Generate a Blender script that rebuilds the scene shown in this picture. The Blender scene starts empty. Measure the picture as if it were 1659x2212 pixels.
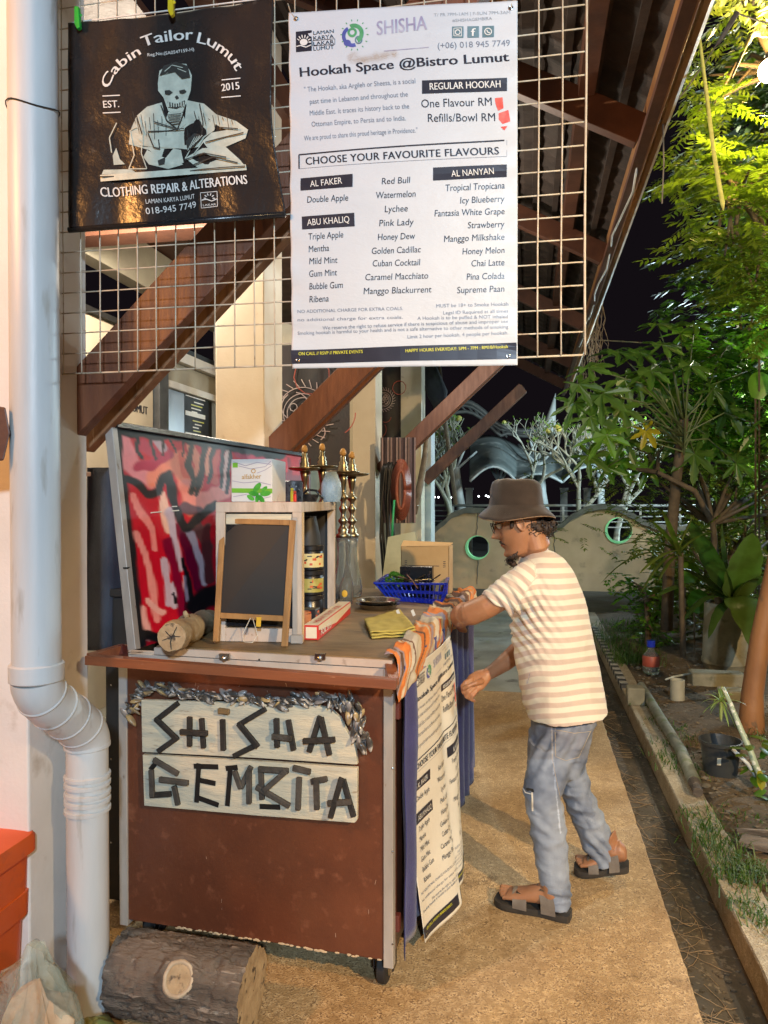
import bpy, bmesh, math, random
import numpy as np
from mathutils import Vector, Matrix, noise
R=math.radians; PI=math.pi
rnd=random.Random(7)
S=bpy.context.scene
# ---------------- camera ----------------
YAW=R(11.1); PITCH=R(0.79); F=1598.0; H=1.5
CAM=Vector((0,0,H))
cd=bpy.data.cameras.new('camera'); cam=bpy.data.objects.new('camera',cd); S.collection.objects.link(cam)
cd.sensor_fit='VERTICAL'; cd.sensor_height=36; cd.lens=36*F/2212; cd.clip_start=.05; cd.clip_end=400
cam.location=CAM; cam.rotation_euler=(PI/2-PITCH,0,YAW); S.camera=cam
RC=Matrix.Rotation(YAW,3,'Z')@Matrix.Rotation(PI/2-PITCH,3,'X')
# ---------------- world, lamps, exposure ----------------
w=bpy.data.worlds.new('World'); S.world=w; w.use_nodes=True
bg=w.node_tree.nodes['Background']
bg.inputs[0].default_value=(0.30,0.22,0.30,1); bg.inputs[1].default_value=0.02
S.view_settings.view_transform='Standard'; S.view_settings.look='None'; S.view_settings.gamma=1; S.view_settings.use_curve_mapping=False
S.view_settings.exposure=0.0
S.cycles.use_denoising=True
S.cycles.sample_clamp_indirect=6; S.cycles.max_bounces=6; S.cycles.transparent_max_bounces=12
S.cycles.use_adaptive_sampling=True; S.cycles.adaptive_threshold=0.02
def ray(u,v): return (RC@Vector(((u-829.5)/F,(1106-v)/F,-1)))
def PD(u,v,d): return CAM+ray(u,v)*d            # d = depth along the camera's view axis, metres
def PY(u,v,y): r=ray(u,v); return CAM+r*(y/r.y)
def PX(u,v,x): r=ray(u,v); return CAM+r*(x/r.x)
def PZ(u,v,z): r=ray(u,v); return CAM+r*((z-H)/r.z)
def lamp(name,loc,energy,col,size=.06,target=None,spot=None,blend=.6):
    l=bpy.data.lights.new(name,'SPOT' if spot else 'POINT'); l.energy=energy; l.color=col; l.shadow_soft_size=size
    if spot: l.spot_size=R(spot); l.spot_blend=blend
    o=bpy.data.objects.new(name,l); S.collection.objects.link(o); o.location=loc
    if target is not None: o.rotation_euler=(Vector(target)-Vector(loc)).to_track_quat('-Z','Y').to_euler()
    return o
BULB=PD(1664,152,4.6)
lamp('yellow_bulb_light',BULB,380,(1,.64,.22),.10)
lamp('warm_path_lamp_light',(3.6,-1.7,3.6),1950,(1,.68,.33),.06,(1.6,4.3,.3),70,.55)
lamp('shop_front_light',(1.0,-2.8,3.1),1080,(.60,.80,1.0),.14)
lamp('warm_shop_light',(-2.7,.25,3.0),250,(1,.44,.12),.16)
lamp('white_yard_light',(6.5,10.5,4.2),1500,(.66,.88,1.0),.12)
lamp('garden_wall_fill_light',(3.6,8.6,4.6),1200,(1,.92,.76),.12)  # added unseen fill that brightens the garden wall and road
lamp('pergola_light',(4.6,17.5,3.0),1300,(.70,.92,1.0),.2)
lamp('verandah_light',(-2.3,3.9,3.1),150,(1,.88,.70),.10)
lamp('far_pillar_fill_light',(-.75,5.3,3.05),55,(1,.90,.74),.10)  # added fill under the roof to lift the far pillars
lamp('green_garden_light',(2.6,8.2,2.2),260,(.70,1,.50),.1)
# ---------------- geometry helpers ----------------
class G:
    def __init__(s): s.v=[]; s.f=[]; s.marks=[]
    def add(s,v,f):
        n=len(s.v); s.v+= [tuple(p) for p in v]; s.f+= [tuple(i+n for i in q) for q in f]; return s
    def box(s,a,b):
        x0,y0,z0=[min(a[i],b[i]) for i in range(3)]; x1,y1,z1=[max(a[i],b[i]) for i in range(3)]
        return s.add([(x0,y0,z0),(x1,y0,z0),(x1,y1,z0),(x0,y1,z0),(x0,y0,z1),(x1,y0,z1),(x1,y1,z1),(x0,y1,z1)],BF)
    def bar(s,p,q,wd,ht,up=(0,0,1)):
        p=Vector(p);q=Vector(q);d=(q-p).normalized();up=Vector(up); r=d.cross(up)
        if r.length<1e-4: r=d.cross(Vector((0,1,0)))
        r.normalize(); n=r.cross(d).normalized(); vs=[]
        for c in (p,q):
            for i,j in ((-1,-1),(1,-1),(1,1),(-1,1)): vs.append(c+r*(i*wd/2)+n*(j*ht/2))
        return s.add(vs,BF)
    def tube(s,pts,r,n=8,cap=True):
        pts=[Vector(p) for p in pts]; N=len(pts); rs=r if isinstance(r,(list,tuple)) else [r]*N
        t0=(pts[1]-pts[0]).normalized(); a=t0.orthogonal().normalized(); vs=[];fs=[]
        for i,p in enumerate(pts):
            t=(pts[min(i+1,N-1)]-pts[max(i-1,0)]).normalized()
            a=(a-t*a.dot(t)); a=a.normalized() if a.length>1e-6 else t.orthogonal().normalized(); b=t.cross(a)
            for k in range(n): an=2*PI*k/n; vs.append(p+(a*math.cos(an)+b*math.sin(an))*rs[i])
        for i in range(N-1):
            for k in range(n): k2=(k+1)%n; fs.append((i*n+k,i*n+k2,(i+1)*n+k2,(i+1)*n+k))
        if cap: fs.append(tuple(range(n-1,-1,-1))); fs.append(tuple(range((N-1)*n,N*n)))
        return s.add(vs,fs)
    def loft(s,rings,cap=True,closed=True):
        n=len(rings[0]); vs=[p for r_ in rings for p in r_]; fs=[]; m=n if closed else n-1
        for i in range(len(rings)-1):
            for k in range(m): k2=(k+1)%n; fs.append((i*n+k,i*n+k2,(i+1)*n+k2,(i+1)*n+k))
        if cap: fs.append(tuple(range(n-1,-1,-1))); fs.append(tuple(range((len(rings)-1)*n,len(rings)*n)))
        return s.add(vs,fs)
    def lathe(s,c,prof,n=20,axis=(0,0,1),cap=True):
        c=Vector(c); ax=Vector(axis).normalized(); a=ax.orthogonal().normalized(); b=ax.cross(a)
        return s.loft([[c+ax*z+(a*math.cos(2*PI*k/n)+b*math.sin(2*PI*k/n))*max(r,1e-4) for k in range(n)] for r,z in prof],cap)
    def prism(s,poly,vec):
        n=len(poly); vec=Vector(vec); poly=[Vector(p) for p in poly]
        fs=[tuple(range(n-1,-1,-1)),tuple(range(n,2*n))]+[(i,(i+1)%n,(i+1)%n+n,i+n) for i in range(n)]
        return s.add(poly+[p+vec for p in poly],fs)
    def grid(s,fn,nu,nv):
        vs=[fn(i/nu,j/nv) for j in range(nv+1) for i in range(nu+1)]
        fs=[(j*(nu+1)+i,j*(nu+1)+i+1,(j+1)*(nu+1)+i+1,(j+1)*(nu+1)+i) for j in range(nv) for i in range(nu)]
        return s.add(vs,fs)
    def ball(s,c,r,n=10,m=7,sc=(1,1,1)):
        c=Vector(c)
        return s.loft([[c+Vector((math.cos(2*PI*k/n)*math.sin(PI*(j+.02)/(m+.04))*r*sc[0],math.sin(2*PI*k/n)*math.sin(PI*(j+.02)/(m+.04))*r*sc[1],-math.cos(PI*(j+.02)/(m+.04))*r*sc[2])) for k in range(n)] for j in range(m+1)])
    def xf(s,M,i0=0):
        s.v=s.v[:i0]+[tuple(M@Vector(p)) for p in s.v[i0:]]; return s
    def rough(s,a,fr,seed=0):
        o=Vector((seed*3.1,seed*1.7,0)); s.v=[tuple(Vector(p)+noise.noise_vector(Vector(p)*fr+o)*a) for p in s.v]; return s
BF=[(0,3,2,1),(4,5,6,7),(0,1,5,4),(1,2,6,5),(2,3,7,6),(3,0,4,7)]
WM={}
def wm(p): return WM.get(p.name,Matrix.Identity(4))
def setp(o,p): o.parent=p; o.matrix_parent_inverse=wm(p).inverted()
def O(name,g,m,parent=None,smooth=False,bevel=0,xf=None,label=None,cat=None,group=None,kind=None,auto=None,solid=0):
    if isinstance(g,G):
        me=bpy.data.meshes.new(name); me.from_pydata(g.v if xf is None else [tuple(xf@Vector(p)) for p in g.v],[],g.f); me.update()
    else: me=g
    if m is not None and len(me.materials)==0: me.materials.append(m)
    if smooth: me.polygons.foreach_set('use_smooth',[True]*len(me.polygons))
    if auto: me.set_sharp_from_angle(angle=R(auto))
    o=bpy.data.objects.new(name,me); S.collection.objects.link(o)
    if parent: setp(o,parent)
    if bevel:
        b=o.modifiers.new('b','BEVEL'); b.width=bevel; b.segments=1 if bevel<.002 else 2; b.limit_method='ANGLE'
    if solid:
        b=o.modifiers.new('s','SOLIDIFY'); b.thickness=solid; b.offset=-1
    if label: o['label']=label
    if cat: o['category']=cat
    if group: o['group']=group
    if kind: o['kind']=kind
    return o
def OL(name,g,m,parent):
    # one object per printed line, the rest of the print as one part
    v0=f0=0; rest=G(); used=[]
    for a,b,c,d in g.marks:
        q=G(); q.v=g.v[a:c]; q.f=[tuple(i-a for i in f) for f in g.f[b:d]]; O(name,q,m,parent)
        rest.add([],[]); used.append((a,b,c,d))
    fs=[]; k=0; cov=set()
    for a,b,c,d in used: cov.update(range(b,d))
    keep=[i for i in range(len(g.f)) if i not in cov]
    if keep:
        ids=sorted({j for i in keep for j in g.f[i]}); mp={j:n for n,j in enumerate(ids)}
        q=G(); q.v=[g.v[j] for j in ids]; q.f=[tuple(mp[j] for j in g.f[i]) for i in keep]; O(name.replace('lettering','print'),q,m,parent)
def thing(name,label,cat,loc=(0,0,0),rotz=0,group=None):
    o=bpy.data.objects.new(name,None); S.collection.objects.link(o); o.location=loc; o.rotation_euler=(0,0,rotz); o.empty_display_size=.05
    o['label']=label; o['category']=cat
    if group: o['group']=group
    WM[o.name]=Matrix.Translation(Vector(loc))@Matrix.Rotation(rotz,4,'Z'); return o
KIDS={}
def dup(root,loc,rotz=0,label=None,group=None,scale=None):
    r=root.copy(); S.collection.objects.link(r); r.location=loc; r.rotation_euler=(0,0,rotz)
    if scale: r.scale=(scale,)*3
    if label: r['label']=label
    if group: r['group']=group
    for ch in [c for c in S.collection.objects if c.parent is root]:
        c=ch.copy(); S.collection.objects.link(c); c.parent=r
        for g_ in [x for x in S.collection.objects if x.parent is ch]:
            d=g_.copy(); S.collection.objects.link(d); d.parent=c
    return r
# ---------------- materials ----------------
def _nt(name):
    m=bpy.data.materials.new(name); m.use_nodes=True; return m,m.node_tree.nodes,m.node_tree.links,m.node_tree.nodes['Principled BSDF']
def mixc(N,L,fac,a,b,mode='MIX'):
    x=N.new('ShaderNodeMix'); x.data_type='RGBA'; x.blend_type=mode
    for i,s_ in ((0,fac),(6,a),(7,b)):
        if hasattr(s_,'is_output'): L.new(s_,x.inputs[i])
        else: x.inputs[i].default_value=(s_ if i==0 else (*s_[:3],1))
    return x.outputs[2]
def tex(N,L,co,scale,detail=5,rough=.55,kind='ShaderNodeTexNoise'):
    t=N.new(kind); t.inputs['Scale'].default_value=scale
    if kind=='ShaderNodeTexNoise': t.inputs['Detail'].default_value=detail; t.inputs['Roughness'].default_value=rough
    L.new(co,t.inputs['Vector']); return t
def ramp(N,L,src,a,b):
    r=N.new('ShaderNodeMapRange'); L.new(src,r.inputs[0]); r.inputs[1].default_value=a; r.inputs[2].default_value=b; r.clamp=True; return r.outputs[0]
def mat(name,c1,c2=None,scale=6,rough=.6,bump=.15,bscale=None,metal=0,stretch=(1,1,1),rot=(0,0,0),c3=None,s3=40,t3=(.62,.68),lo=.35,hi=.65,alpha=1,trans=0,spec=.5,emit=None,es=0,coat=0,rvar=.12,bdist=.01,ior=None,sheen=0,edge=0):
    m,N,L,P=_nt(name)
    tc=N.new('ShaderNodeTexCoord'); mp=N.new('ShaderNodeMapping'); L.new(tc.outputs['Object'],mp.inputs[0]); mp.inputs['Scale'].default_value=stretch; mp.inputs['Rotation'].default_value=rot
    co=mp.outputs[0]; n1=tex(N,L,co,scale); c2=c2 or tuple(x*.8 for x in c1)
    col=mixc(N,L,ramp(N,L,n1.outputs[0],lo,hi),c1,c2)
    big=tex(N,L,tc.outputs['Object'],max(scale*.13,1.1),3)
    col=mixc(N,L,ramp(N,L,big.outputs[0],.3,.75),col,tuple(.82 for _ in range(3)),'MULTIPLY') if not emit else col
    if c3:
        n3=tex(N,L,co,s3,4); col=mixc(N,L,ramp(N,L,n3.outputs[0],*t3),col,c3)
    L.new(col,P.inputs['Base Color']); 
    if rvar:
        mr=N.new('ShaderNodeMapRange'); L.new(n1.outputs[0],mr.inputs[0]); mr.inputs[3].default_value=max(rough-rvar,.02); mr.inputs[4].default_value=min(rough+rvar,1); L.new(mr.outputs[0],P.inputs['Roughness'])
    else: P.inputs['Roughness'].default_value=rough
    P.inputs['Metallic'].default_value=metal; P.inputs['Specular IOR Level'].default_value=spec
    if trans: P.inputs['Transmission Weight'].default_value=trans
    if ior: P.inputs['IOR'].default_value=ior
    if alpha<1: P.inputs['Alpha'].default_value=alpha
    if coat: P.inputs['Coat Weight'].default_value=coat; P.inputs['Coat Roughness'].default_value=.12
    if sheen: P.inputs['Sheen Weight'].default_value=sheen
    if emit: P.inputs['Emission Color'].default_value=(*emit,1); P.inputs['Emission Strength'].default_value=es
    if bump:
        b=N.new('ShaderNodeBump'); b.inputs['Strength'].default_value=bump; b.inputs['Distance'].default_value=bdist
        nb=tex(N,L,co,bscale or scale*4,6,.6); L.new(nb.outputs[0],b.inputs['Height']); L.new(b.outputs[0],P.inputs['Normal'])
    return m
def leafmat(name,c1,c2,rough=.42,tr=.35,c3=None):
    m,N,L,P=_nt(name); at=N.new('ShaderNodeAttribute'); at.attribute_name='tint'
    tc=N.new('ShaderNodeTexCoord'); n=tex(N,L,tc.outputs['Object'],9,3)
    col=mixc(N,L,at.outputs['Fac'],c1,c2); col=mixc(N,L,ramp(N,L,n.outputs[0],.3,.7),col,(.7,.72,.6),'MULTIPLY')
    if c3: 
        g=N.new('ShaderNodeMath'); g.operation='GREATER_THAN'; L.new(at.outputs['Fac'],g.inputs[0]); g.inputs[1].default_value=.93; col=mixc(N,L,g.outputs[0],col,c3)
    L.new(col,P.inputs['Base Color']); P.inputs['Roughness'].default_value=rough
    T=N.new('ShaderNodeBsdfTranslucent'); L.new(mixc(N,L,1.0,col,(1.5,1.9,.8),'MULTIPLY'),T.inputs[0]); M=N.new('ShaderNodeMixShader'); M.inputs[0].default_value=tr
    L.new(P.outputs[0],M.inputs[1]); L.new(T.outputs[0],M.inputs[2]); L.new(M.outputs[0],N['Material Output'].inputs[0]); return m
def vcmat(name,rough=.5,attr='paint',bump=.05,bscale=60,coat=0,spec=.5,metal=0):
    m,N,L,P=_nt(name); at=N.new('ShaderNodeAttribute'); at.attribute_name=attr
    tc=N.new('ShaderNodeTexCoord'); n=tex(N,L,tc.outputs['Object'],30,5)
    col=mixc(N,L,ramp(N,L,n.outputs[0],.3,.7),at.outputs['Color'],(.86,.86,.86),'MULTIPLY'); L.new(col,P.inputs['Base Color']); P.inputs['Roughness'].default_value=rough; P.inputs['Specular IOR Level'].default_value=spec; P.inputs['Metallic'].default_value=metal
    P.inputs['Coat Weight'].default_value=coat
    b=N.new('ShaderNodeBump'); b.inputs['Strength'].default_value=bump; b.inputs['Distance'].default_value=.01; nb=tex(N,L,tc.outputs['Object'],bscale,5); L.new(nb.outputs[0],b.inputs['Height']); L.new(b.outputs[0],P.inputs['Normal'])
    return m
def paint(me,cols,attr='paint'):
    a=me.color_attributes.new(attr,'FLOAT_COLOR','POINT'); c=np.ones((len(me.vertices),4),dtype=np.float32); c[:,:3]=cols; a.data.foreach_set('color',c.ravel())
def fattr(me,name,vals,dom='POINT'):
    a=me.attributes.new(name,'FLOAT',dom); a.data.foreach_set('value',np.asarray(vals,dtype=np.float32))
M={}
M['plaster']=mat('painted_plaster',(.78,.70,.57),(.72,.63,.50),5,.75,.25,60,bdist=.004,c3=(.45,.37,.27),s3=9,t3=(.66,.8))
M['plaster_white']=mat('white_plaster',(.74,.71,.66),(.68,.65,.60),5,.75,.3,70,bdist=.004,c3=(.5,.45,.38),s3=11,t3=(.68,.8))
M['pvc']=mat('pvc_pipe',(.62,.64,.64),(.56,.58,.57),4,.38,.05,20,c3=(.36,.34,.30),s3=26,t3=(.67,.78),stretch=(1,1,.4))
M['agg']=None
M['brace']=mat('stained_timber',(.20,.075,.035),(.13,.045,.022),7,.5,.2,30,stretch=(4,4,.6),rot=(0,R(45),0),c3=(.34,.20,.13),s3=30,t3=(.70,.8))
M['brace_light']=mat('worn_timber',(.30,.15,.07),(.21,.095,.04),7,.55,.2,30,stretch=(4,4,.6),rot=(0,R(45),0),c3=(.42,.28,.17),s3=25,t3=(.66,.8))
M['rafter']=mat('dark_roof_timber',(.13,.05,.028),(.08,.03,.018),6,.55,.2,30)
M['tile']=mat('roof_tile_underside',(.06,.04,.032),(.035,.024,.02),8,.8,.3)
M['fascia']=mat('fascia_board',(.42,.22,.09),(.32,.15,.06),6,.6,.2,30)
M['gutter']=mat('weathered_gutter',(.38,.28,.16),(.25,.18,.10),7,.6,.3,30,c3=(.12,.08,.05),s3=20)
M['wire']=mat('rusty_white_wire',(.62,.56,.44),(.48,.38,.26),20,.5,.1,c3=(.24,.12,.06),s3=26,t3=(.62,.74))
M['black']=mat('black_matt',(.012,.011,.012),(.02,.02,.02),10,.6,.1)
M['black_gloss']=mat('black_gloss',(.012,.012,.014),(.02,.02,.022),10,.25,.05,rvar=.05)
M['steel']=mat('steel',(.55,.53,.5),(.4,.38,.35),20,.25,.05,metal=1)
M['brass']=mat('tarnished_brass',(.34,.30,.20),(.20,.17,.11),30,.34,.1,metal=1,c3=(.12,.09,.05),s3=60)
M['alu']=mat('aluminium_angle',(.52,.50,.47),(.40,.37,.34),14,.42,.1,metal=.35,stretch=(1,1,.3),c3=(.2,.13,.09),s3=40,t3=(.68,.76))
M['glass']=mat('clear_glass',(.85,.9,.9),(.8,.86,.87),5,.06,.02,trans=.92,ior=1.3,rvar=0)
M['ink']=mat('black_ink',(.022,.022,.035),(.03,.03,.045),20,.35,0,rvar=0)
M['ink_grey']=mat('grey_ink',(.16,.18,.23),(.22,.24,.3),20,.4,0,rvar=0)
M['ink_white']=mat('white_ink',(.80,.80,.76),(.72,.72,.68),20,.4,0,rvar=0)
M['ink_yellow']=mat('yellow_ink',(.70,.68,.06),None,20,.4,0,rvar=0)
M['ink_red']=mat('red_marker',(.72,.05,.03),(.80,.16,.12),40,.5,0,rvar=0)
# ================= SETTING =================
def aggregate(name,a,b,dark,patch,sc=70):
    m,N,L,P=_nt(name); tc=N.new('ShaderNodeTexCoord'); co=tc.outputs['Object']
    v=tex(N,L,co,sc*2.9,kind='ShaderNodeTexVoronoi'); n=tex(N,L,co,sc*.45,5,.7); big=tex(N,L,co,1.3,5,.6); big2=tex(N,L,co,5,5,.6)
    wn=N.new('ShaderNodeSeparateColor'); L.new(v.outputs['Color'],wn.inputs[0])
    c=mixc(N,L,wn.outputs[0],a,b); g=N.new('ShaderNodeMath'); g.operation='GREATER_THAN'; g.inputs[1].default_value=.72; L.new(wn.outputs[1],g.inputs[0]); c=mixc(N,L,g.outputs[0],c,dark)
    c=mixc(N,L,ramp(N,L,n.outputs[0],.35,.6),c,tuple(x*.75 for x in a)); c=mixc(N,L,ramp(N,L,big.outputs[0],.42,.68),c,patch,'MULTIPLY')
    c=mixc(N,L,ramp(N,L,big2.outputs[0],.5,.72),c,(.66,.60,.5),'MULTIPLY'); st_=tex(N,L,co,2.3,6,.75); c=mixc(N,L,ramp(N,L,st_.outputs[0],.60,.66),c,(.60,.56,.50),'MULTIPLY')
    L.new(c,P.inputs['Base Color']); P.inputs['Roughness'].default_value=.62
    bp=N.new('ShaderNodeBump'); bp.inputs['Strength'].default_value=.55; bp.inputs['Distance'].default_value=.003; L.new(v.outputs['Distance'],bp.inputs['Height']); L.new(bp.outputs[0],P.inputs['Normal']); return m
M['agg']=aggregate('pebble_wash',(.52,.35,.17),(.68,.51,.30),(.20,.13,.07),(.74,.68,.58))
M['kerb']=aggregate('kerb_concrete',(.44,.37,.26),(.58,.50,.37),(.22,.18,.12),(.72,.70,.62))
M['concrete']=mat('grey_concrete',(.32,.34,.31),(.24,.255,.23),3,.7,.3,40,c3=(.10,.10,.085),s3=5,t3=(.6,.72))
M['road']=mat('dark_road',(.075,.078,.07),(.055,.055,.05),4,.75,.3,80)
M['soil']=mat('bare_soil',(.14,.095,.05),(.085,.06,.032),5,.9,.6,40,c3=(.20,.15,.09),s3=30,t3=(.58,.68),bdist=.02)
M['muck']=mat('drain_silt',(.085,.062,.035),(.05,.038,.02),6,.8,.6,30,c3=(.15,.115,.07),s3=40,t3=(.58,.66))
M['bark']=mat('weathered_bark',(.17,.135,.105),(.075,.06,.048),5,.85,.8,14,stretch=(.5,3,3),bdist=.03,c3=(.32,.27,.22),s3=14,t3=(.6,.7))
def plane(name,x0,y0,x1,y1,z,m,nx=1,ny=1,amp=0,fr=1,kind='structure',th=0):
    g=G().grid(lambda a,b:(x0+(x1-x0)*a,y0+(y1-y0)*b,z+(noise.noise(Vector(((x0+(x1-x0)*a)*fr,(y0+(y1-y0)*b)*fr,.3)))*amp if amp else 0)),nx,ny)
    return O(name,g,m,kind=kind,smooth=bool(amp))
XD0,XD1,XK=.50,.735,.885
def edge_slab(name,xa,xb,y0,y1,m,fa,fb,n=260):
    g=G(); rings=[]
    for i in range(n+1):
        y=y0+(y1-y0)*i/n; e=lambda s_,k:(.0045*noise.noise(Vector((y*9,s_,k)))+.0035*noise.noise(Vector((y*34,s_,k))) )
        a=xa+(e(1,0) if fa else 0); b=xb+(e(2,0) if fb else 0); ch=.006+.006*abs(noise.noise(Vector((y*22,5,1))))
        rings.append([Vector((a,y,-.4)),Vector((b,y,-.4)),Vector((b,y,-ch)),Vector((b-ch*.8,y,0)),Vector((a+ch*.8,y,0)),Vector((a,y,-ch))])
    g.loft(rings); return O(name,g,m,kind='structure')
edge_slab('path',-1.9,XD0,-3,5.9,M['agg'],0,1)
O('concrete_path',G().box((-1.9,5.904,-.4),(XD0,10.4,-.006)),M['concrete'],kind='structure')
O('verandah_floor',G().box((-9,-3,-.4),(-1.904,14,.02)),M['concrete'],kind='structure')
O('road',G().box((-30,10.404,-.5),(40,60,-.02)),M['road'],kind='structure')
O('drain_channel',G().box((XD0+.001,-3,-.5),(XD1-.001,10.4,-.115)),M['muck'],kind='structure')
edge_slab('kerb_strip',XD1,XK,-3,10.4,M['kerb'],1,1)
gg=G().grid(lambda a,b:(XK+.001+a*a*14,-3+b*13.4,-.015+.035*noise.noise(Vector((a*9,b*9,0)))+.014*noise.noise(Vector((a*44,b*44,2)))+.02*min(1,a*8)),60,130)
O('garden_soil',gg,M['soil'],kind='structure',smooth=True)
g=G()
for i in range(420):   # silt lumps, twigs in the drain
    y=2.0+rnd.random()**1.6*6; x=rnd.uniform(XD0+.02,XD1-.02); r=rnd.uniform(.002,.008); g.ball((x,y,-.113),r,5,3,(1.6,1,.6))
O('drain_debris',g,M['muck'],kind='stuff')
M['root']=mat('dry_roots',(.34,.23,.12),(.22,.14,.07),30,.7,.1)
g=G()
for i in range(150):
    y=2.0+rnd.random()**1.7*4.4; side=rnd.random()<.7; x=XD0+.004 if side else rnd.uniform(XD0+.05,XD1-.03)
    p=Vector((x,y,rnd.uniform(-.11,-.04) if side else -.108)); a=rnd.uniform(-.9,.9) if side else rnd.uniform(0,6.28); pts=[p.copy()]
    for k in range(7):
        a+=rnd.uniform(-.38,.38); p=p+Vector((math.cos(a)*.022,math.sin(a)*.03,0)); p.x=min(max(p.x,XD0+.003),XD1-.005); p.z=max(-.112,p.z-.02+rnd.uniform(0,.012)); pts.append(p.copy())
    g.tube(pts,rnd.choice([.0007,.001,.0014]),4,False)
O('drain_roots',g,M['root'],kind='stuff',smooth=True)
M['stone']=mat('small_rocks',(.2,.17,.12),(.1,.085,.06),20,.9,.5)
g=G()
for i in range(2200):
    x=XK+.02+rnd.random()**1.3*3; y=1.8+rnd.random()*5.5; r=rnd.uniform(.002,.013)*(1.8 if rnd.random()<.06 else 1); g.ball((x,y,r*.3),r,5,3,(1.3,1,.6))
O('soil_pebbles',g,M['stone'],kind='stuff')
# kerb bricks far along the drain
M['brick_l']=mat('pale_brick',(.36,.35,.31),(.25,.24,.2),20,.8,.2); M['brick_d']=mat('dark_brick',(.05,.05,.045),(.03,.03,.03),20,.8,.2)
kb=thing('kerb_edging','row of small pale and dark kerb blocks beside the drain behind the man','kerb',(XK,6.2,0))
for i in range(34):
    y=6.2+i*.085; O('block',G().box((XD1-.004,y,-.02),(XD1+.06,y+.072,.022)),M['brick_l' if i%2 else 'brick_d'],kb,bevel=.003)
# ================= BUILDING =================
XW=-1.5
M['plaster_first']=mat('cream_white_plaster',(.82,.76,.68),(.76,.70,.62),5,.75,.3,70,bdist=.004,c3=(.5,.42,.33),s3=9,t3=(.62,.8))
PIL=[(2.0,.32),(4.06,.32),(7.2,.34),(10.4,.36)]
names=['cream verandah pillar with the downpipe, nearest the camera','cream pillar rising behind the painted board','third cream pillar, behind the brass hookahs','farthest cream pillar with hoses hung in front']
for i,((y,d),lb) in enumerate(zip(PIL,names)):
    t=thing('verandah_pillar',lb,'pillar',(XW-d/2,y,0),group='pillars along the verandah')
    w_=1.2 if i==0 else .3
    O('shaft',(G().box((-2.7,1.84,.0),(-1.38,2.13,4.3)) if i==0 else G().box((XW-w_,y,.0),(XW,y+d,4.3))),M['plaster_first' if i==0 else 'plaster'],t,bevel=.006)
# braces: two planks and a packing strip each
BR=[('reddish brown diagonal brace with mesh shadows, springing from the nearest pillar',1.72),('diagonal brace rising from the second pillar behind the white banner',1.80),('brown diagonal brace over the hanging hoses',1.80),('slim far diagonal brace in front of the frangipani',1.80)]
for i,((y,d),(lb,z0)) in enumerate(zip(PIL,BR)):
    t=thing('diagonal_brace',lb,'roof brace',(XW,y+d/2,z0),group='diagonal roof braces')
    ym=y+d/2; a=Vector((XW+.02,ym,z0)); L_=(2.6,1.8,1.8,1.9)[i]; b=a+Vector((1,0,.95 if i==0 else .93)).normalized()*L_
    hh=.155 if i==0 else .15; 
    for s_,mm in ((-.058,M['brace']),(.058,M['brace_light'] if i==0 else M['brace'])):
        O('plank',G().bar(a+Vector((0,s_,0)),b+Vector((0,s_,0)),.05,hh),mm,t,bevel=.003)
    O('packing_strip',G().bar(a+Vector((.1,0,.10)),b+Vector((0,0,.02)),.062,.07),M['rafter'],t)
    if i==0:
        O('base_plate',G().box((XW-.0,ym-.085,1.585),(XW+.06,ym+.085,1.60)),M['plaster_white'],t,bevel=.003)
M['stain']=mat('black_damp_stain',(.035,.03,.026),(.12,.09,.07),9,.8,.3,lo=.3,hi=.7)
# roof: slope 28 deg from the eave
XE,ZE,SL=.575,3.42,math.tan(R(28)); 
def RZ(x): return ZE+(XE-x)*SL
rf=thing('verandah_roof','dark timber verandah roof with rafters, eaves board and tile ends at upper right','roof',(XE,6,ZE))
for i,y in enumerate([.2,2.0,3.95,5.85,8.05,10.3,12.2]):
    O('rafter',G().bar((XW-.3,y,RZ(XW-.3)-.06),(XE-.02,y,RZ(XE-.02)-.06),.07,.15),M['rafter'],rf,bevel=.003)
for x,hh in ((-.9,.1),(-.3,.1),(.28,.12)):
    O('purlin',G().bar((x,-1,RZ(x)+.045),(x,12.6,RZ(x)+.045),.08,hh),M['rafter'],rf)
O('wall_plate',G().bar((XW-.02,-1,3.95),(XW-.02,12.6,3.95),.14,.2),M['rafter'],rf)
for i in range(17):
    x=-1.7+i*.145; O('batten',G().bar((x,-1,RZ(x)+.112),(x,12.6,RZ(x)+.112),.04,.025),M['tile'],rf)
g=G()
def wav(a,b):
    x=-1.9+a*(XE+.08+1.9); y=-1+b*13.7; return (x,y,RZ(x)+.15+.022*abs(math.sin(y*PI/.21))-.03*((x*4)%1))
g.grid(wav,44,520); O('tile_sheet',g,M['tile'],rf)
O('fascia',G().box((XE-.005,-1,ZE-.13),(XE+.022,12.6,ZE+.09)),M['fascia'],rf,bevel=.003)
O('soffit_trim',G().box((XE-.05,-1,ZE-.165),(XE+.0,12.6,ZE-.131)),M['rafter'],rf)
for i in range(100):
    y=.6+i*.12; 
    O('tile_end',G().add([(XE+.024,y,ZE+.10),(XE+.066,y,ZE+.085),(XE+.066,y+.085,ZE+.085),(XE+.024,y+.085,ZE+.10),(XE+.024,y,ZE+.02),(XE+.06,y,ZE+.01),(XE+.06,y+.085,ZE+.01),(XE+.024,y+.085,ZE+.02)],BF),M['gutter'],rf)
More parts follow.
